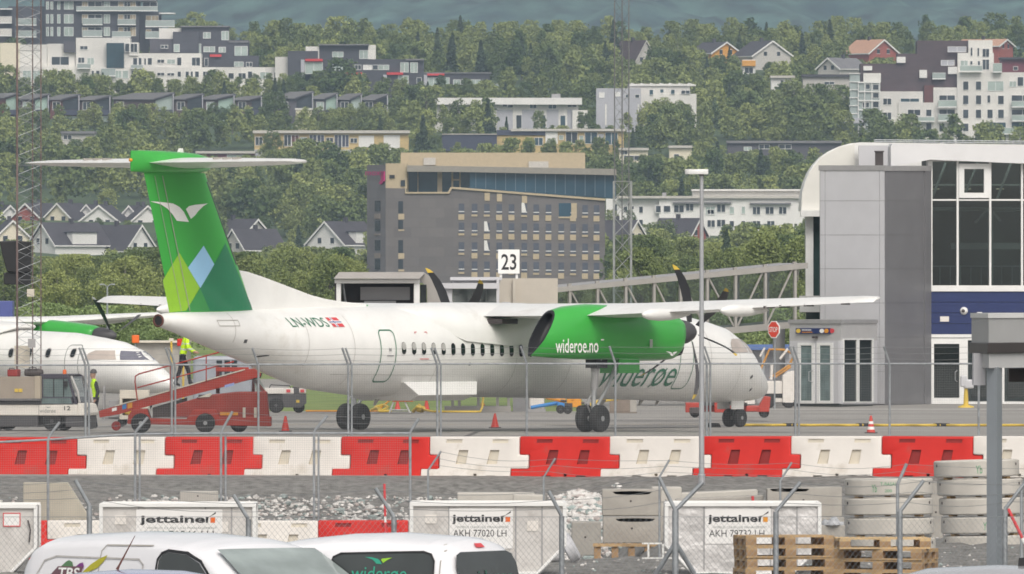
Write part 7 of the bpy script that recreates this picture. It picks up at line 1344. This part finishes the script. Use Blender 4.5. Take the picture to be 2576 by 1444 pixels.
st = blk(o, Y - .3, 2160, 2214, 206, 335, 'rail_glass', 6, 'glazed_balconies'); blk(o, Y, 2138, 2163, 184, 300, 'rail_glass', 5, 'glazed_balconies'); blk(o, Y + 1, 2172, 2216, 184, 206, 'render_white', 5)
b = MB()
for y in (206, 229, 252, 275, 298, 318): b.box(ux(2158, Y), ux(2215, Y), Y - .7, Y - .3, uz(y + 3, Y), uz(y, Y))
for y in (184, 205, 225, 245, 265, 285): b.box(ux(2136, Y), ux(2164, Y), Y - .3, Y, uz(y + 2, Y), uz(y, Y))
for x in (2158, 2174, 2192, 2212): b.box(ux(x, Y), ux(x + 2, Y), Y - .65, Y - .3, uz(335, Y), uz(206, Y))
b.build('balcony_frame', M['house_white'], st); wins(st, Y - .32, [(2196, 2210, 213, 226), (2178, 2188, 212, 224), (2196, 2210, 234, 246), (2196, 2210, 256, 270), (2170, 2186, 258, 270), (2196, 2210, 282, 294), (2172, 2188, 282, 294), (2196, 2210, 304, 316)])
wins(o, Y, [(x, x + w_, y0, y1) for y0, y1 in ((205, 226), (240, 262), (276, 297), (311, 330)) for x, w_ in ((2423, 13), (2455, 13))] + [(2485, 2524, 205, 228, 'window_pale'), (2484, 2491, 240, 258), (2511, 2525, 241, 262), (2484, 2497, 276, 297), (2511, 2525, 276, 297), (2545, 2600, 240, 262), (2545, 2600, 276, 298), (2484, 2530, 308, 322, 'glass_teal'), (2545, 2600, 308, 325, 'glass_teal'), (2428, 2468, 347, 362), (2540, 2556, 205, 218, 'window_pale'), (2560, 2574, 194, 216), (2490, 2530, 340, 352, 'glass_teal')])
wins(o, Y + .4, [(2363, 2402, 240, 265), (2363, 2402, 276, 298), (2363, 2376, 311, 331), (2389, 2402, 311, 331), (2362, 2400, 346, 360)]); wins(o, Y + .6, [(2222, 2242, 248, 263), (2222, 2242, 283, 300), (2266, 2312, 248, 256, 'glass_teal')]); wins(o, Y + .2, [(2284, 2315, 276, 290), (2330, 2343, 276, 292), (2300, 2315, 310, 327), (2330, 2343, 310, 330), (2302, 2325, 346, 358)])
wins(o, Y + 1.5, [(2442, 2446, 120, 140), (2459, 2463, 121, 141), (2472, 2488, 123, 143), (2472, 2488, 150, 175), (2417, 2434, 153, 170, 'window_pale'), (2441, 2446, 154, 162), (2460, 2465, 154, 164)])
for r in ((2360, 2406, 253, 268), (2360, 2406, 288, 303), (2300, 2350, 295, 304), (2545, 2700, 255, 268), (2545, 2700, 290, 303), (2480, 2700, 322, 336), (2415, 2470, 166, 178), (2498, 2520, 160, 180)): balc(o, Y - .0, *r, m='window_pale')
for r in ((2385, 2408, 168, 186), (2313, 2332, 176, 196), (2256, 2278, 143, 158), (2172, 2194, 166, 177)): blk(o, Y + 1.2, *r, 'house_white', 3, 'roof_dormer')
wins(o, Y + 2, [(2368, 2400, 152, 164, 'render_grey'), (2385, 2430, 118, 130, 'render_grey')]); balc(o, Y + 1.9, 2345, 2378, 184, 197)
blk(o, Y - 1.5, 2124, 2180, 297, 310, 'render_grey', 4, 'balcony'); blk(o, Y - .5, 2168, 2176, 310, 350, 'brown_clad', 4)
# --- white block below
Y = 2560; o = bld('apartment_building', 'long white apartment block with dark windows between hotel and terminal', [(1526, 2010, 497, 545), (1745, 2010, 478, 500), (1600, 1680, 540, 590), (1780, 2005, 545, 575)], Y)
blk(o, Y + 1, 1525, 1660, 498, 640, 'house_white', 12, down=True); blk(o, Y, 1658, 2060, 494, 640, 'house_white', 14, down=True); blk(o, Y + 5, 1742, 2060, 478, 496, 'render_white', 8, 'penthouse'); blk(o, Y - .8, 1554, 2062, 493, 499, 'concrete_pale', 15, 'roof'); blk(o, Y + 4, 1740, 2062, 476, 480, 'house_white', 10, 'roof')
wins(o, Y + 1, [(1569, 1578, 520, 534), (1608, 1617, 520, 535), (1608, 1617, 553, 570), (1545, 1552, 514, 546), (1590, 1594, 519, 526)]); wins(o, Y, [(1650, 1662, 518, 534), (1670, 1686, 518, 533), (1696, 1720, 516, 534), (1726, 1744, 513, 530), (1776, 1798, 520, 540, 'window_pale'), (1780, 1796, 528, 538), (1804, 1824, 515, 533), (1836, 1846, 521, 537, 'window_pale'), (1866, 1874, 520, 537, 'window_pale'), (1894, 1912, 521, 539), (1926, 1946, 521, 538), (1960, 1978, 521, 538), (1780, 1798, 554, 571), (1804, 1824, 553, 570), (1836, 1846, 556, 570), (1866, 1874, 556, 572), (1894, 1912, 556, 574), (1930, 1948, 556, 572)])
for r in ((1693, 1762, 508, 512), (1771, 1840, 508, 512), (1887, 1990, 510, 514)): blk(o, Y - 1, *r, 'roof_grey', 1, 'awning')
b = MB()
for x in (1667, 1778, 1850, 1892): b.box(ux(x, Y), ux(x + 10, Y), Y + 6, Y + 7, uz(494, Y), uz(484, Y))
b.build('roof_vent', M['grey_metal'], o)
# --- low buildings half hidden
for (x0, x1, y0, y1, Y, m_, rm, lab, ws_) in [(1556, 1632, 372, 414, 2835, 'house_cream', 'concrete_pale', 'pale beige low building with carport right of the yellow building', [(1570, 1620, 392, 402), (1562, 1578, 380, 388)]), (1682, 1742, 366, 400, 2838, 'house_cream', 'concrete_pale', 'pale sand coloured building half hidden by trees above the lamp post', [(1696, 1708, 388, 396)]), (1828, 2118, 354, 392, 2842, 'slate2', 'roof_grey', 'long low dark grey building left of the white complex on the right', [(1872, 1890, 370, 378, 'window_pale'), (1910, 1935, 364, 374), (1960, 1990, 364, 374)]), (492, 642, 380, 404, 2848, 'maroon', 'concrete_pale', 'maroon red low building with pale roof beside the tail bullet', [(572, 620, 390, 402, 'window_pale')]), (152, 240, 330, 352, 2880, 'house_grey', 'roof_grey', 'grey roofed house low among trees left of the tail', [(160, 180, 340, 350)]), (2018, 2142, 187, 214, 2990, 'house_grey', 'roof_dark', 'house with broad grey roof left of the right hand complex', [(2074, 2098, 206, 212)]), (1938, 2000, 190, 216, 2995, 'house_white', 'concrete_pale', 'small white house among trees left of the grey roof', [(1964, 1972, 202, 214)])]:
    o = bld('low_building', lab, [(x0, x1, y0, y0 + (y1 - y0) * .7)], Y, 'building'); blk(o, Y, x0 + 2, x1 - 2, y0 + 3, y1 + 20, m_, 9, down=True); blk(o, Y - .8, x0, x1, y0, y0 + 6, rm, 11, 'roof'); wins(o, Y, ws_)
# --- houses with gables
def house(lab, xp, yp, Y, L, W_, he, hr, yaw, wallm, roofm, keep, trim='house_white', dorm=0, gw=1):
    KEEP.append((keep[0], keep[1], keep[2], keep[3] + 8, Y)); STRICT.add(Y); z = uz(yp, Y) - hr; o = thing('wooden_house', lab, 'house', (ux(xp, Y), Y, z), rad(yaw)); zb = gz(Y) - z - 2.5; w2 = W_ / 2
    b = MB(); b.prism([(-w2, zb), (w2, zb), (w2, he), (0, hr - .1), (-w2, he)], 0, L, 'y'); wl = b.build('wall', M[wallm], o)
    b = MB(); t = .22; ov = .5; sl = (hr - he) / w2
    for s in (1, -1): b.prism([(0, hr), (s * (w2 + ov), hr - sl * (w2 + ov)), (s * (w2 + ov), hr - sl * (w2 + ov) + t), (0, hr + t)], -ov, L + ov, 'y')
    rf = b.build('roof', M[roofm], o); b = MB()
    for s in (1, -1): b.prism([(0, hr - .18), (s * (w2 + ov), hr - sl * (w2 + ov) - .18), (s * (w2 + ov), hr - sl * (w2 + ov) + t + .02), (0, hr + t + .02)], -ov - .1, -ov, 'y')
    for s in (1, -1): b.box(s * (w2 + ov) - .08, s * (w2 + ov) + .08, -ov, L + ov, hr - sl * (w2 + ov) - .05, hr - sl * (w2 + ov) + t - .03)
    b.build('bargeboard', M[trim], o)
    for k in range(gw):
        for xx in (-W_ * .17, W_ * .17): b = MB(); zz = he - 1.0 - 2.6 * k + (hr - he) * .25; b.box(xx - .45, xx + .45, -.06, -.01, zz, zz + 1.1, 0); b.box(xx - .52, xx + .52, -.09, -.02, zz - .1, zz, 1); b.box(xx - .52, xx + .52, -.09, -.02, zz + 1.1, zz + 1.2, 1); b.build('window', [M['window_dark'], M[trim]], wl)
    for s in ((1, -1) if dorm else ()):
        if s > 0 or dorm > 1:
            b = MB(); x_ = s * w2 * .62; b.box(min(x_, x_ + s * 1.9), max(x_, x_ + s * 1.9), L * .3, L * .75, he - .5, hr - sl * w2 * .45); b.build('dormer', M[wallm], rf); b = MB(); b.box(min(x_ - s * .5, x_ + s * 2.2), max(x_ - s * .5, x_ + s * 2.2), L * .3 - .3, L * .75 + .3, hr - sl * w2 * .45, hr - sl * w2 * .45 + .2); b.build('dormer_roof', M[roofm], rf)
    b = MB(); b.box(-.35, .35, L * .5, L * .5 + .7, hr - .3, hr + 1.0); b.build('chimney', M['roof_dark'], rf); return o
HS = [
 ('red gabled house, second from the left in the upper row of white houses', 66, 513, 2635, 10, 8.5, 3.4, 7, -28.0, 'house_red', 'roof_dark', (45, 112, 514, 545), 'house_white', 0),
 ('white gabled house at the left edge of the upper row', 24, 518, 2640, 10, 7, 3.4, 6.8, 20.0, 'house_white', 'roof_dark', (0, 44, 516, 552), 'house_white', 0),
 ('cream gabled house with red trim in the upper row left of the tail', 146, 513, 2632, 9, 8, 3.2, 6.8, -30.0, 'house_cream', 'roof_dark', (128, 190, 514, 556), 'house_white', 0),
 ('narrow white gable in the upper row, third from the tail fin', 219, 516, 2636, 9, 6, 3.2, 6.4, -20.0, 'house_white', 'roof_dark', (200, 236, 516, 548), 'house_white', 0),
 ('wide white gable in the upper row, second from the tail fin', 250, 518, 2628, 9, 10.5, 2.8, 6.8, -14.0, 'house_white', 'roof_dark', (236, 306, 518, 560), 'house_white', 0),
 ('small white gable in the upper row beside the tail fin', 326, 519, 2636, 9, 6, 3.2, 6.4, -20.0, 'house_white', 'roof_dark', (306, 344, 518, 548), 'house_white', 0),
 ('white gable in the upper row partly hidden by the tail fin', 371, 519, 2628, 9, 9, 2.8, 6.8, 12.0, 'house_white', 'roof_dark', (340, 392, 518, 566), 'house_white', 0),
 ('cream yellow gabled house in the lower row left of the mast', 32, 556, 2482, 10, 8.5, 3.2, 7.2, 10.0, 'house_cream', 'roof_dark', (0, 74, 556, 600), 'house_white', 0),
 ('grey white house with long dark roof and dormer right of the mast', 107, 562, 2470, 13, 8.6, 4.6, 8.6, -52.0, 'house_white', 'roof_dark', (84, 250, 562, 640), 'house_white', 1),
 ('white gabled house with wide dark roof in the lower row next to the tail fin', 353, 568, 2474, 12, 8.6, 3, 7.6, 48.0, 'house_white', 'roof_dark', (235, 396, 566, 622), 'house_white', 0),
 ('pale grey gabled house just right of the tail fin', 588, 578, 2472, 11, 6.2, 4, 7.6, -45.0, 'house_grey', 'roof_dark', (566, 650, 578, 634), 'house_white', 0),
 ('dark roofed house with white trim behind the pale grey one right of the tail', 645, 553, 2520, 12, 9, 3.4, 7, 48, 'house_grey', 'roof_dark', (612, 722, 552, 606), 'house_white', 1),
 ('white house with big gable and dormer left of the hotel', 820, 559, 2475, 11, 9.6, 3.4, 7.6, -40.0, 'house_white', 'roof_dark', (764, 918, 558, 618), 'house_white', 1),
 ('red house with dark roof in front of the long white apartment block', 1757, 551, 2520, 9, 5.4, 2, 5.0, 55.0, 'house_red', 'roof_dark', (1690, 1792, 548, 596), 'house_white', 0),
 ('dark roofed house with pale gable beside the lattice tower', 1600, 556, 2500, 9, 6.2, 2.6, 6, 50.0, 'house_cream', 'roof_dark', (1530, 1616, 552, 590), 'house_white', 0),
 ('brown roofed house with steep beige gable on the ridge right of the mast', 1624, 103, 3225, 12, 7, .8, 6.5, 30.0, 'house_grey', 'brown_clad', (1572, 1672, 92, 142), 'house_grey', 0),
 ('orange yellow house with white gable trim on the ridge', 1826, 107, 3222, 11, 8.4, 2.2, 4.8, 30, 'house_orange', 'roof_dark', (1782, 1848, 106, 132), 'house_white', 0),
 ('grey house with wide gable right of the orange house on the ridge', 1942, 104, 3215, 11, 11, 2.4, 6, 26, 'house_grey', 'roof_dark', (1874, 1986, 104, 150), 'house_white', 0),
 ('red house with orange tiled roof on the ridge at the right', 2222, 101, 3210, 11, 9, 2.8, 6, 35, 'house_red', 'tile_orange', (2150, 2262, 100, 140), 'house_white', 0),
 ('white grey house with grey roof below the red house on the ridge', 2085, 147, 3110, 10, 7, 3.2, 5.6, -42.0, 'house_grey', 'roof_grey', (2064, 2152, 146, 190), 'house_white', 0),
 ('orange and red house behind the white tower at the right edge', 2530, 100, 3230, 12, 8, 3.4, 5, 60, 'house_red', 'tile_orange', (2500, 2568, 102, 132), 'house_white', 0)]
for q in HS: house(*q)
o = bld('balcony_house', 'yellow and white house front below the grey ridge house', [(1866, 1902, 152, 186)], 3190, 'house'); blk(o, 3190, 1868, 1900, 150, 200, 'house_white', 6, down=True); blk(o, 3189, 1867, 1901, 152, 166, 'house_orange', 1.0, 'balcony'); win(o, 3190, 1874, 1894, 170, 184)
o = bld('maroon_house', 'maroon red wall house behind the white complex at the right edge', [(2520, 2576, 147, 180)], 2990, 'house'); blk(o, 2990, 2518, 2700, 147, 230, 'maroon', 9, down=True); blk(o, 2989, 2516, 2700, 144, 149, 'roof_dark', 10, 'roof'); win(o, 2990, 2550, 2560, 168, 176)

# ================================================================ TREES
def leaf_mat(name, col, col2, var=.2):
    m = bpy.data.materials.new(name); m.use_nodes = True; n = m.node_tree.nodes; L = m.node_tree.links; b = n['Principled BSDF']; b.inputs['Roughness'].default_value = .75; b.inputs['Specular IOR Level'].default_value = .25
    at_ = n.new('ShaderNodeAttribute'); at_.attribute_name = 'tint'; oi = n.new('ShaderNodeObjectInfo'); ad = n.new('ShaderNodeMath'); ad.operation = 'ADD'; L.new(at_.outputs['Fac'], ad.inputs[0]); L.new(oi.outputs['Random'], ad.inputs[1]); fr = n.new('ShaderNodeMath'); fr.operation = 'FRACT'; L.new(ad.outputs[0], fr.inputs[0])
    mx = n.new('ShaderNodeMix'); mx.data_type = 'RGBA'; mx.inputs[6].default_value = (*col, 1); mx.inputs[7].default_value = (*col2, 1); L.new(fr.outputs[0], mx.inputs[0])
    lf = n.new('ShaderNodeAttribute'); lf.attribute_name = 'leaf'; mr = n.new('ShaderNodeMapRange'); mr.inputs[3].default_value = 1 - var; mr.inputs[4].default_value = 1 + var; L.new(lf.outputs['Fac'], mr.inputs[0])
    m2 = n.new('ShaderNodeMix'); m2.data_type = 'RGBA'; m2.blend_type = 'MULTIPLY'; m2.inputs[0].default_value = 1; L.new(mx.outputs[2], m2.inputs[6]); L.new(mr.outputs[0], m2.inputs[7]); L.new(m2.outputs[2], b.inputs['Base Color']); return m
M['birch_leaf'] = leaf_mat('birch_leaf', (.072, .112, .040), (.275, .31, .105)); M['spruce_leaf'] = leaf_mat('spruce_leaf', (.045, .072, .042), (.07, .10, .05)); M['bush_leaf'] = leaf_mat('bush_leaf', (.16, .22, .085), (.22, .28, .11))
mk('bark', (.22, .20, .18), .9, var=.3, scale=5)
rng = np.random.default_rng(4)
def crown(kind, n, size, seed):
    """leaf quads of a unit-high tree as numpy arrays (verts n*4 x 3, leaf value n)"""
    g = np.random.default_rng(seed)
    if kind == 'spruce':
        t = g.random(n) ** .7; z = .06 + .94 * (1 - t); r = .20 * t * (.65 + .5 * np.abs(np.sin(z * 34 + g.random(n) * .6))) * np.sqrt(g.random(n)) ; a = g.random(n) * 6.283; P = np.stack([r * np.cos(a), r * np.sin(a), z], 1); nc = None; cl = g.random(n)
    else:
        wdt = {'birch': .25, 'broad': .37, 'slim': .18, 'bush': .55}[kind]; nc = 34 if kind != 'bush' else 22; lo = .14 if kind != 'bush' else .02
        tz = g.random(nc) ** .85; cz = lo + .06 + tz * (.90 - lo); env = wdt * np.sqrt(np.clip(1 - ((cz - lo - .30 * (1 - lo)) / np.where(cz > lo + .30 * (1 - lo), .70 * (1 - lo), .42 * (1 - lo))) ** 2, .04, 1)); a = g.random(nc) * 6.283 + np.arange(nc) * 2.4; rr = env * (.35 + .65 * np.sqrt(g.random(nc)))
        C = np.stack([rr * np.cos(a), rr * np.sin(a), cz], 1); cr = (.085 + .075 * g.random(nc)) * (wdt / .25) ** .45; idx = g.integers(0, nc, n); d = g.normal(size=(n, 3)); d /= np.linalg.norm(d, axis=1)[:, None]; d *= (g.random(n) ** .45)[:, None]
        P = C[idx] + d * cr[idx][:, None] * np.array([1, 1, .85]); cl = np.clip(.25 + .5 * g.random(nc)[idx] + .25 * g.random(n) , 0, 1)
    P[:, 2] = np.clip(P[:, 2], .02, 1.02)
    u = g.normal(size=(n, 3)); u /= np.linalg.norm(u, axis=1)[:, None]; v = np.cross(u, g.normal(size=(n, 3))); v /= np.linalg.norm(v, axis=1)[:, None]; s = (size * (.6 + .8 * g.random(n)))[:, None] * .5
    V = np.stack([P - u * s - v * s * .7, P + u * s - v * s * .5, P + u * s * .9 + v * s * .7, P - u * s * .8 + v * s * .6], 1).reshape(-1, 3); return V, cl
def quad_mesh(name, V, cl, tint, m):
    n = len(V) // 4; me = bpy.data.meshes.new(name); me.vertices.add(n * 4); me.vertices.foreach_set('co', V.astype(np.float32).ravel()); me.loops.add(n * 4); me.loops.foreach_set('vertex_index', np.arange(n * 4, dtype=np.int32)); me.polygons.add(n); me.polygons.foreach_set('loop_start', np.arange(0, n * 4, 4, dtype=np.int32)); me.update(calc_edges=True)
    a = me.attributes.new('leaf', 'FLOAT', 'FACE'); a.data.foreach_set('value', cl.astype(np.float32)); t = me.attributes.new('tint', 'FLOAT', 'FACE'); t.data.foreach_set('value', (np.zeros(n) + tint).astype(np.float32)); me.materials.append(m); return me
KINDS = [('birch', 2600, .040), ('birch', 2600, .040), ('broad', 3200, .040), ('broad', 3200, .040), ('slim', 2000, .038), ('spruce', 2200, .04), ('bush', 1800, .07)]
TPL = [quad_mesh('crown', *crown(k, n, s, 20 + i), 0, M['spruce_leaf' if k == 'spruce' else 'bush_leaf' if k == 'bush' else 'birch_leaf']) for i, (k, n, s) in enumerate(KINDS)]
NEAR = [quad_mesh('crown', *crown(k, n * (4 if k != 'bush' else 3), s * .55, 80 + i), 0, M['spruce_leaf' if k == 'spruce' else 'bush_leaf' if k == 'bush' else 'birch_leaf']) for i, (k, n, s) in enumerate(KINDS)]
FAR = [crown(k, int(n * .42), s * 1.35, 50 + i) for i, (k, n, s) in enumerate(KINDS)]
def trunk_mesh(k, seed):
    g = random.Random(seed); b = MB(); b.tube([(0, 0, -.08), (.005, 0, .2), (.0, .01, .55), (.005, 0, .92)], [.022, .017, .010, .003], 7)
    for i in range(9):
        a = g.random() * 6.3; z = .2 + .06 * i; l = (.16 if k != 'spruce' else .13) * (1.1 - z); b.tube([(0, 0, z), (l * .6 * math.cos(a), l * .6 * math.sin(a), z + (.05 if k != 'spruce' else -.0)), (l * math.cos(a), l * math.sin(a), z + (.11 if k != 'spruce' else -.02))], [.007, .005, .002], 5)
    o = b.build('trunk', M['bark'], smooth=40); me = o.data; bpy.data.objects.remove(o); return me
TRK = [trunk_mesh(k, 9 + i) for i, (k, n, s) in enumerate(KINDS)]
AREA = [(0, 440, 640, 830, 'on the flat ground behind the left aircraft'), (560, 930, 610, 780, 'in the belt left of the hotel behind the boarding bridge'), (1500, 2080, 590, 780, 'behind the tunnel of the boarding bridge'), (0, 440, 560, 660, 'in front of the white houses at the left'), (440, 930, 480, 640, 'among the houses between tail and hotel'), (1500, 2080, 440, 600, 'around the long white apartment block'), (0, 440, 380, 560, 'on the wooded slope above the white houses'), (440, 930, 380, 520, 'on the dark wooded slope right of the tail fin'), (0, 2600, 0, 400, 'among the upper apartment blocks'), (900, 1500, 380, 760, 'close to the hotel'), (1500, 2600, 300, 480, 'above the white apartment block on the right slope')]
def hidden(x0, x1, y0, y1, Y, free=False):
    if x0 > 2075 and y0 > 400: return True
    if y0 > 792: return True
    for a, b_, c, d, Yb in KEEP:
        if Y < Yb and x1 > a + 1 and x0 < b_ - 1 and y0 < d - 5 and y1 > c and not (free and Yb not in STRICT and y0 > c + (d - c) * .45): return True
        if Yb - 2 <= Y < Yb + 14 and x1 > a - 4 and x0 < b_ + 4: return True
        if Y >= Yb and x0 > a and x1 < b_ and y0 > c and y1 < d + 400 and y0 > c + 4: return True
    return False
def hground(X, Y): return gz(Y) + ((2.0 * hz(X, Y, 60)) * min(1, (Y - 1900) / 600) if Y > 2050 else 0)
PL = []
Yr = 1150.0
while Yr < 3420:
    s_ = F / Yr; near = Yr < 1700; wide_ = (5.2 if Yr < 2500 else 4.6) * s_; x = -60 + RND.random() * wide_
    while x < 2640:
        Y = Yr + RND.uniform(-9, 9); k = RND.choices([0, 1, 2, 3, 4, 5], [3, 3, 3, 3, 2, .8 if Yr > 2500 else .3])[0]; hgt = RND.choice([RND.uniform(5, 8), RND.uniform(7, 10.5), RND.uniform(9, 13)]) * (1.0 if Yr < 2500 else (.95 if Yr < 3150 else .74)) * (1.2 if k == 5 else 1); X = ux(x, Y); z = hground(X, Y)
        wd = {0: .27, 1: .27, 2: .38, 3: .38, 4: .2, 5: .18}[k] * hgt; y0, y1 = 722 - (z + hgt - CH) * F / Y, 722 - (z - CH) * F / Y
        tries = 0; fre = RND.random() < .42
        while hidden(x - wd * s_ * .9, x + wd * s_ * .9, y0, y1, Y, fre) and tries < 4: hgt *= .80; wd *= .80; y0 = 722 - (z + hgt - CH) * F / Y; tries += 1
        if not hidden(x - wd * s_ * .9, x + wd * s_ * .9, y0, y1, Y, fre) and hgt > 2.0: PL.append((Y, X, z, hgt, k, x, (y0 + y1) / 2, y0))
        x += wide_ * RND.uniform(.6, 1.25)
    Yr += (70 if Yr < 1900 else 60 if Yr < 2450 else 36 if Yr < 2900 else 33)
N0_ = len(PL)
# trees one can single out, each at its own distance: photo x, crown top, kind, distance, height
for x, yt, k, Y, hg in [(690, 232, 2, 2935, 8.6), (684, 330, 2, 2835, 6.0), (300, 258, 0, 2930, 7), (352, 262, 0, 2925, 7.5), (560, 270, 0, 2920, 7), (470, 268, 4, 2922, 7), (835, 272, 0, 2925, 6.5), (885, 262, 0, 2926, 6.5), (1072, 222, 0, 2935, 10.5), (1120, 262, 4, 2925, 8), (1152, 250, 0, 2930, 8), (1222, 258, 0, 2928, 8), (1312, 92, 5, 3130, 10), (1335, 108, 5, 3125, 9), (1628, 258, 0, 2925, 8.5), (1668, 248, 2, 2928, 8.5), (1715, 254, 0, 2926, 8), (1655, 120, 2, 3150, 9.5), (1705, 98, 2, 3165, 9), (1760, 128, 2, 3150, 9), (1945, 232, 2, 2960, 9), (1998, 200, 2, 2985, 9.5), (2050, 214, 2, 2975, 9), (2100, 226, 0, 2965, 8.5), (2212, 312, 0, 2880, 6), (2272, 292, 0, 2878, 7), (2350, 322, 4, 2876, 5.5), (165, 184, 2, 3060, 6.5), (218, 186, 2, 3060, 7), (362, 186, 0, 3058, 6.5), (482, 192, 2, 3055, 5.5), (560, 196, 0, 3055, 5), (640, 186, 0, 3056, 6), (1665, 556, 2, 2440, 8), (1720, 585, 0, 2400, 7), (1860, 80, 5, 3240, 9), (1835, 118, 5, 3190, 8), (250, 548, 0, 2600, 4), (755, 522, 2, 2560, 9), (660, 545, 0, 2560, 6)] + [(xx, RND.uniform(258, 284), RND.choice([0, 1, 4, 0]), 2930 + RND.uniform(-8, 8), RND.uniform(5, 7.5)) for xx in (14, 70, 112, 150, 205, 238, 290, 330, 366, 415, 440, 500, 535, 585, 620, 720, 765, 800, 860, 915, 955)] + [(xx, RND.uniform(184, 208), RND.choice([0, 1, 2]), 3055 + RND.uniform(-6, 6), RND.uniform(4, 6.5)) for xx in (95, 130, 250, 300, 400, 440, 520, 600, 680, 705, 740, 790, 850, 900, 955, 1010, 1060, 1110, 1170)]:
    z = uz(yt, Y) - hg; PL.append((Y, ux(x, Y), z, hg, k, x, yt + 40, yt))
NM_ = len(PL)
for i in range(46):    # low bushes in front of the left wood
    Y = RND.uniform(690, 980); x = RND.uniform(30, 450) if i < 34 else RND.uniform(1500, 2000); PL.append((Y, ux(x, Y), gz(Y), RND.uniform(2.0, 3.4), 6, x, 780, 760))
NF = NM_ - N0_; FIX = PL[N0_:NM_]; REST = sorted(PL[:N0_] + PL[NM_:]); NI = 295; PL = sorted(FIX + REST[:NI - NF]) + REST[NI - NF:]
SHP = {0: 'oval', 1: 'oval', 2: 'broad', 3: 'broad', 4: 'slender', 5: 'conical dark', 6: 'low'}
for i, (Y, X, z, hgt, k, x, ym, y0) in enumerate(PL[:NI]):
    kd = 'spruce_tree' if k == 5 else 'bush' if k == 6 else 'birch_tree'; ph = next((a[4] for a in AREA if a[0] <= x <= a[1] and a[2] <= (y0 + 12) <= a[3]), 'on the hillside behind the airport')
    if k == 6: ph = 'behind the left aircraft' if x < 500 else 'behind the boarding bridge tunnel'
    lab = '%s %s %s' % (SHP[k], {'spruce_tree': 'spruce', 'bush': 'green bush', 'birch_tree': 'leafy birch'}[kd], ph)
    t = thing(kd, lab, 'bush' if k == 6 else 'tree', (X, Y, z), RND.random() * 6.28, lab if True else None); t.scale = (hgt * RND.uniform(.9, 1.12), hgt * RND.uniform(.9, 1.12), hgt)
    c = bpy.data.objects.new('crown', (NEAR if Y < 2200 else TPL)[k]); COL.objects.link(c); c.parent = t; q = bpy.data.objects.new('trunk', TRK[k]); COL.objects.link(q); q.parent = t
Vs, Cs, Ts, Vp, Cp, Tp = [], [], [], [], [], []
for (Y, X, z, hgt, k, x, ym, y0) in PL[NI:]:
    V, cl = FAR[k]; a = RND.random() * 6.28; R_ = np.array([[math.cos(a), -math.sin(a), 0], [math.sin(a), math.cos(a), 0], [0, 0, 1]]); W2 = (V @ R_.T) * hgt * np.array([RND.uniform(.9, 1.15)] * 2 + [1]) + np.array([X, Y, z])
    (Vp if k == 5 else Vs).append(W2); (Cp if k == 5 else Cs).append(cl); (Tp if k == 5 else Ts).append(np.full(len(cl), RND.random()))
print('TREES', len(PL), 'merged', len(PL) - NI)
o = bpy.data.objects.new('forest', quad_mesh('forest', np.concatenate(Vs), np.concatenate(Cs), np.concatenate(Ts), M['birch_leaf'])); COL.objects.link(o); tag(o, 'birch wood covering the upper hillside between and above the apartment blocks', 'forest', kind='stuff')
if Vp: o = bpy.data.objects.new('spruce_forest', quad_mesh('spruce_forest', np.concatenate(Vp), np.concatenate(Cp), np.concatenate(Tp), M['spruce_leaf'])); COL.objects.link(o); tag(o, 'dark spruces scattered through the wood on the upper hillside', 'forest', kind='stuff')

# ================================================================ AIR
b = MB(); b.box(-1600, 1600, -1600, 9300, -4.4, 760); hz_o = b.build('haze', []); hm = bpy.data.materials.new('haze_air'); hm.use_nodes = True; n = hm.node_tree.nodes; n.clear(); oo = n.new('ShaderNodeOutputMaterial'); pv = n.new('ShaderNodeVolumePrincipled'); pv.inputs['Color'].default_value = (.62, .80, 1, 1); pv.inputs['Density'].default_value = 8e-5; pv.inputs['Anisotropy'].default_value = 0
hm.node_tree.links.new(pv.outputs[0], oo.inputs['Volume']); hz_o.data.materials.append(hm); tag(hz_o, kind='stuff'); hz_o.visible_shadow = True
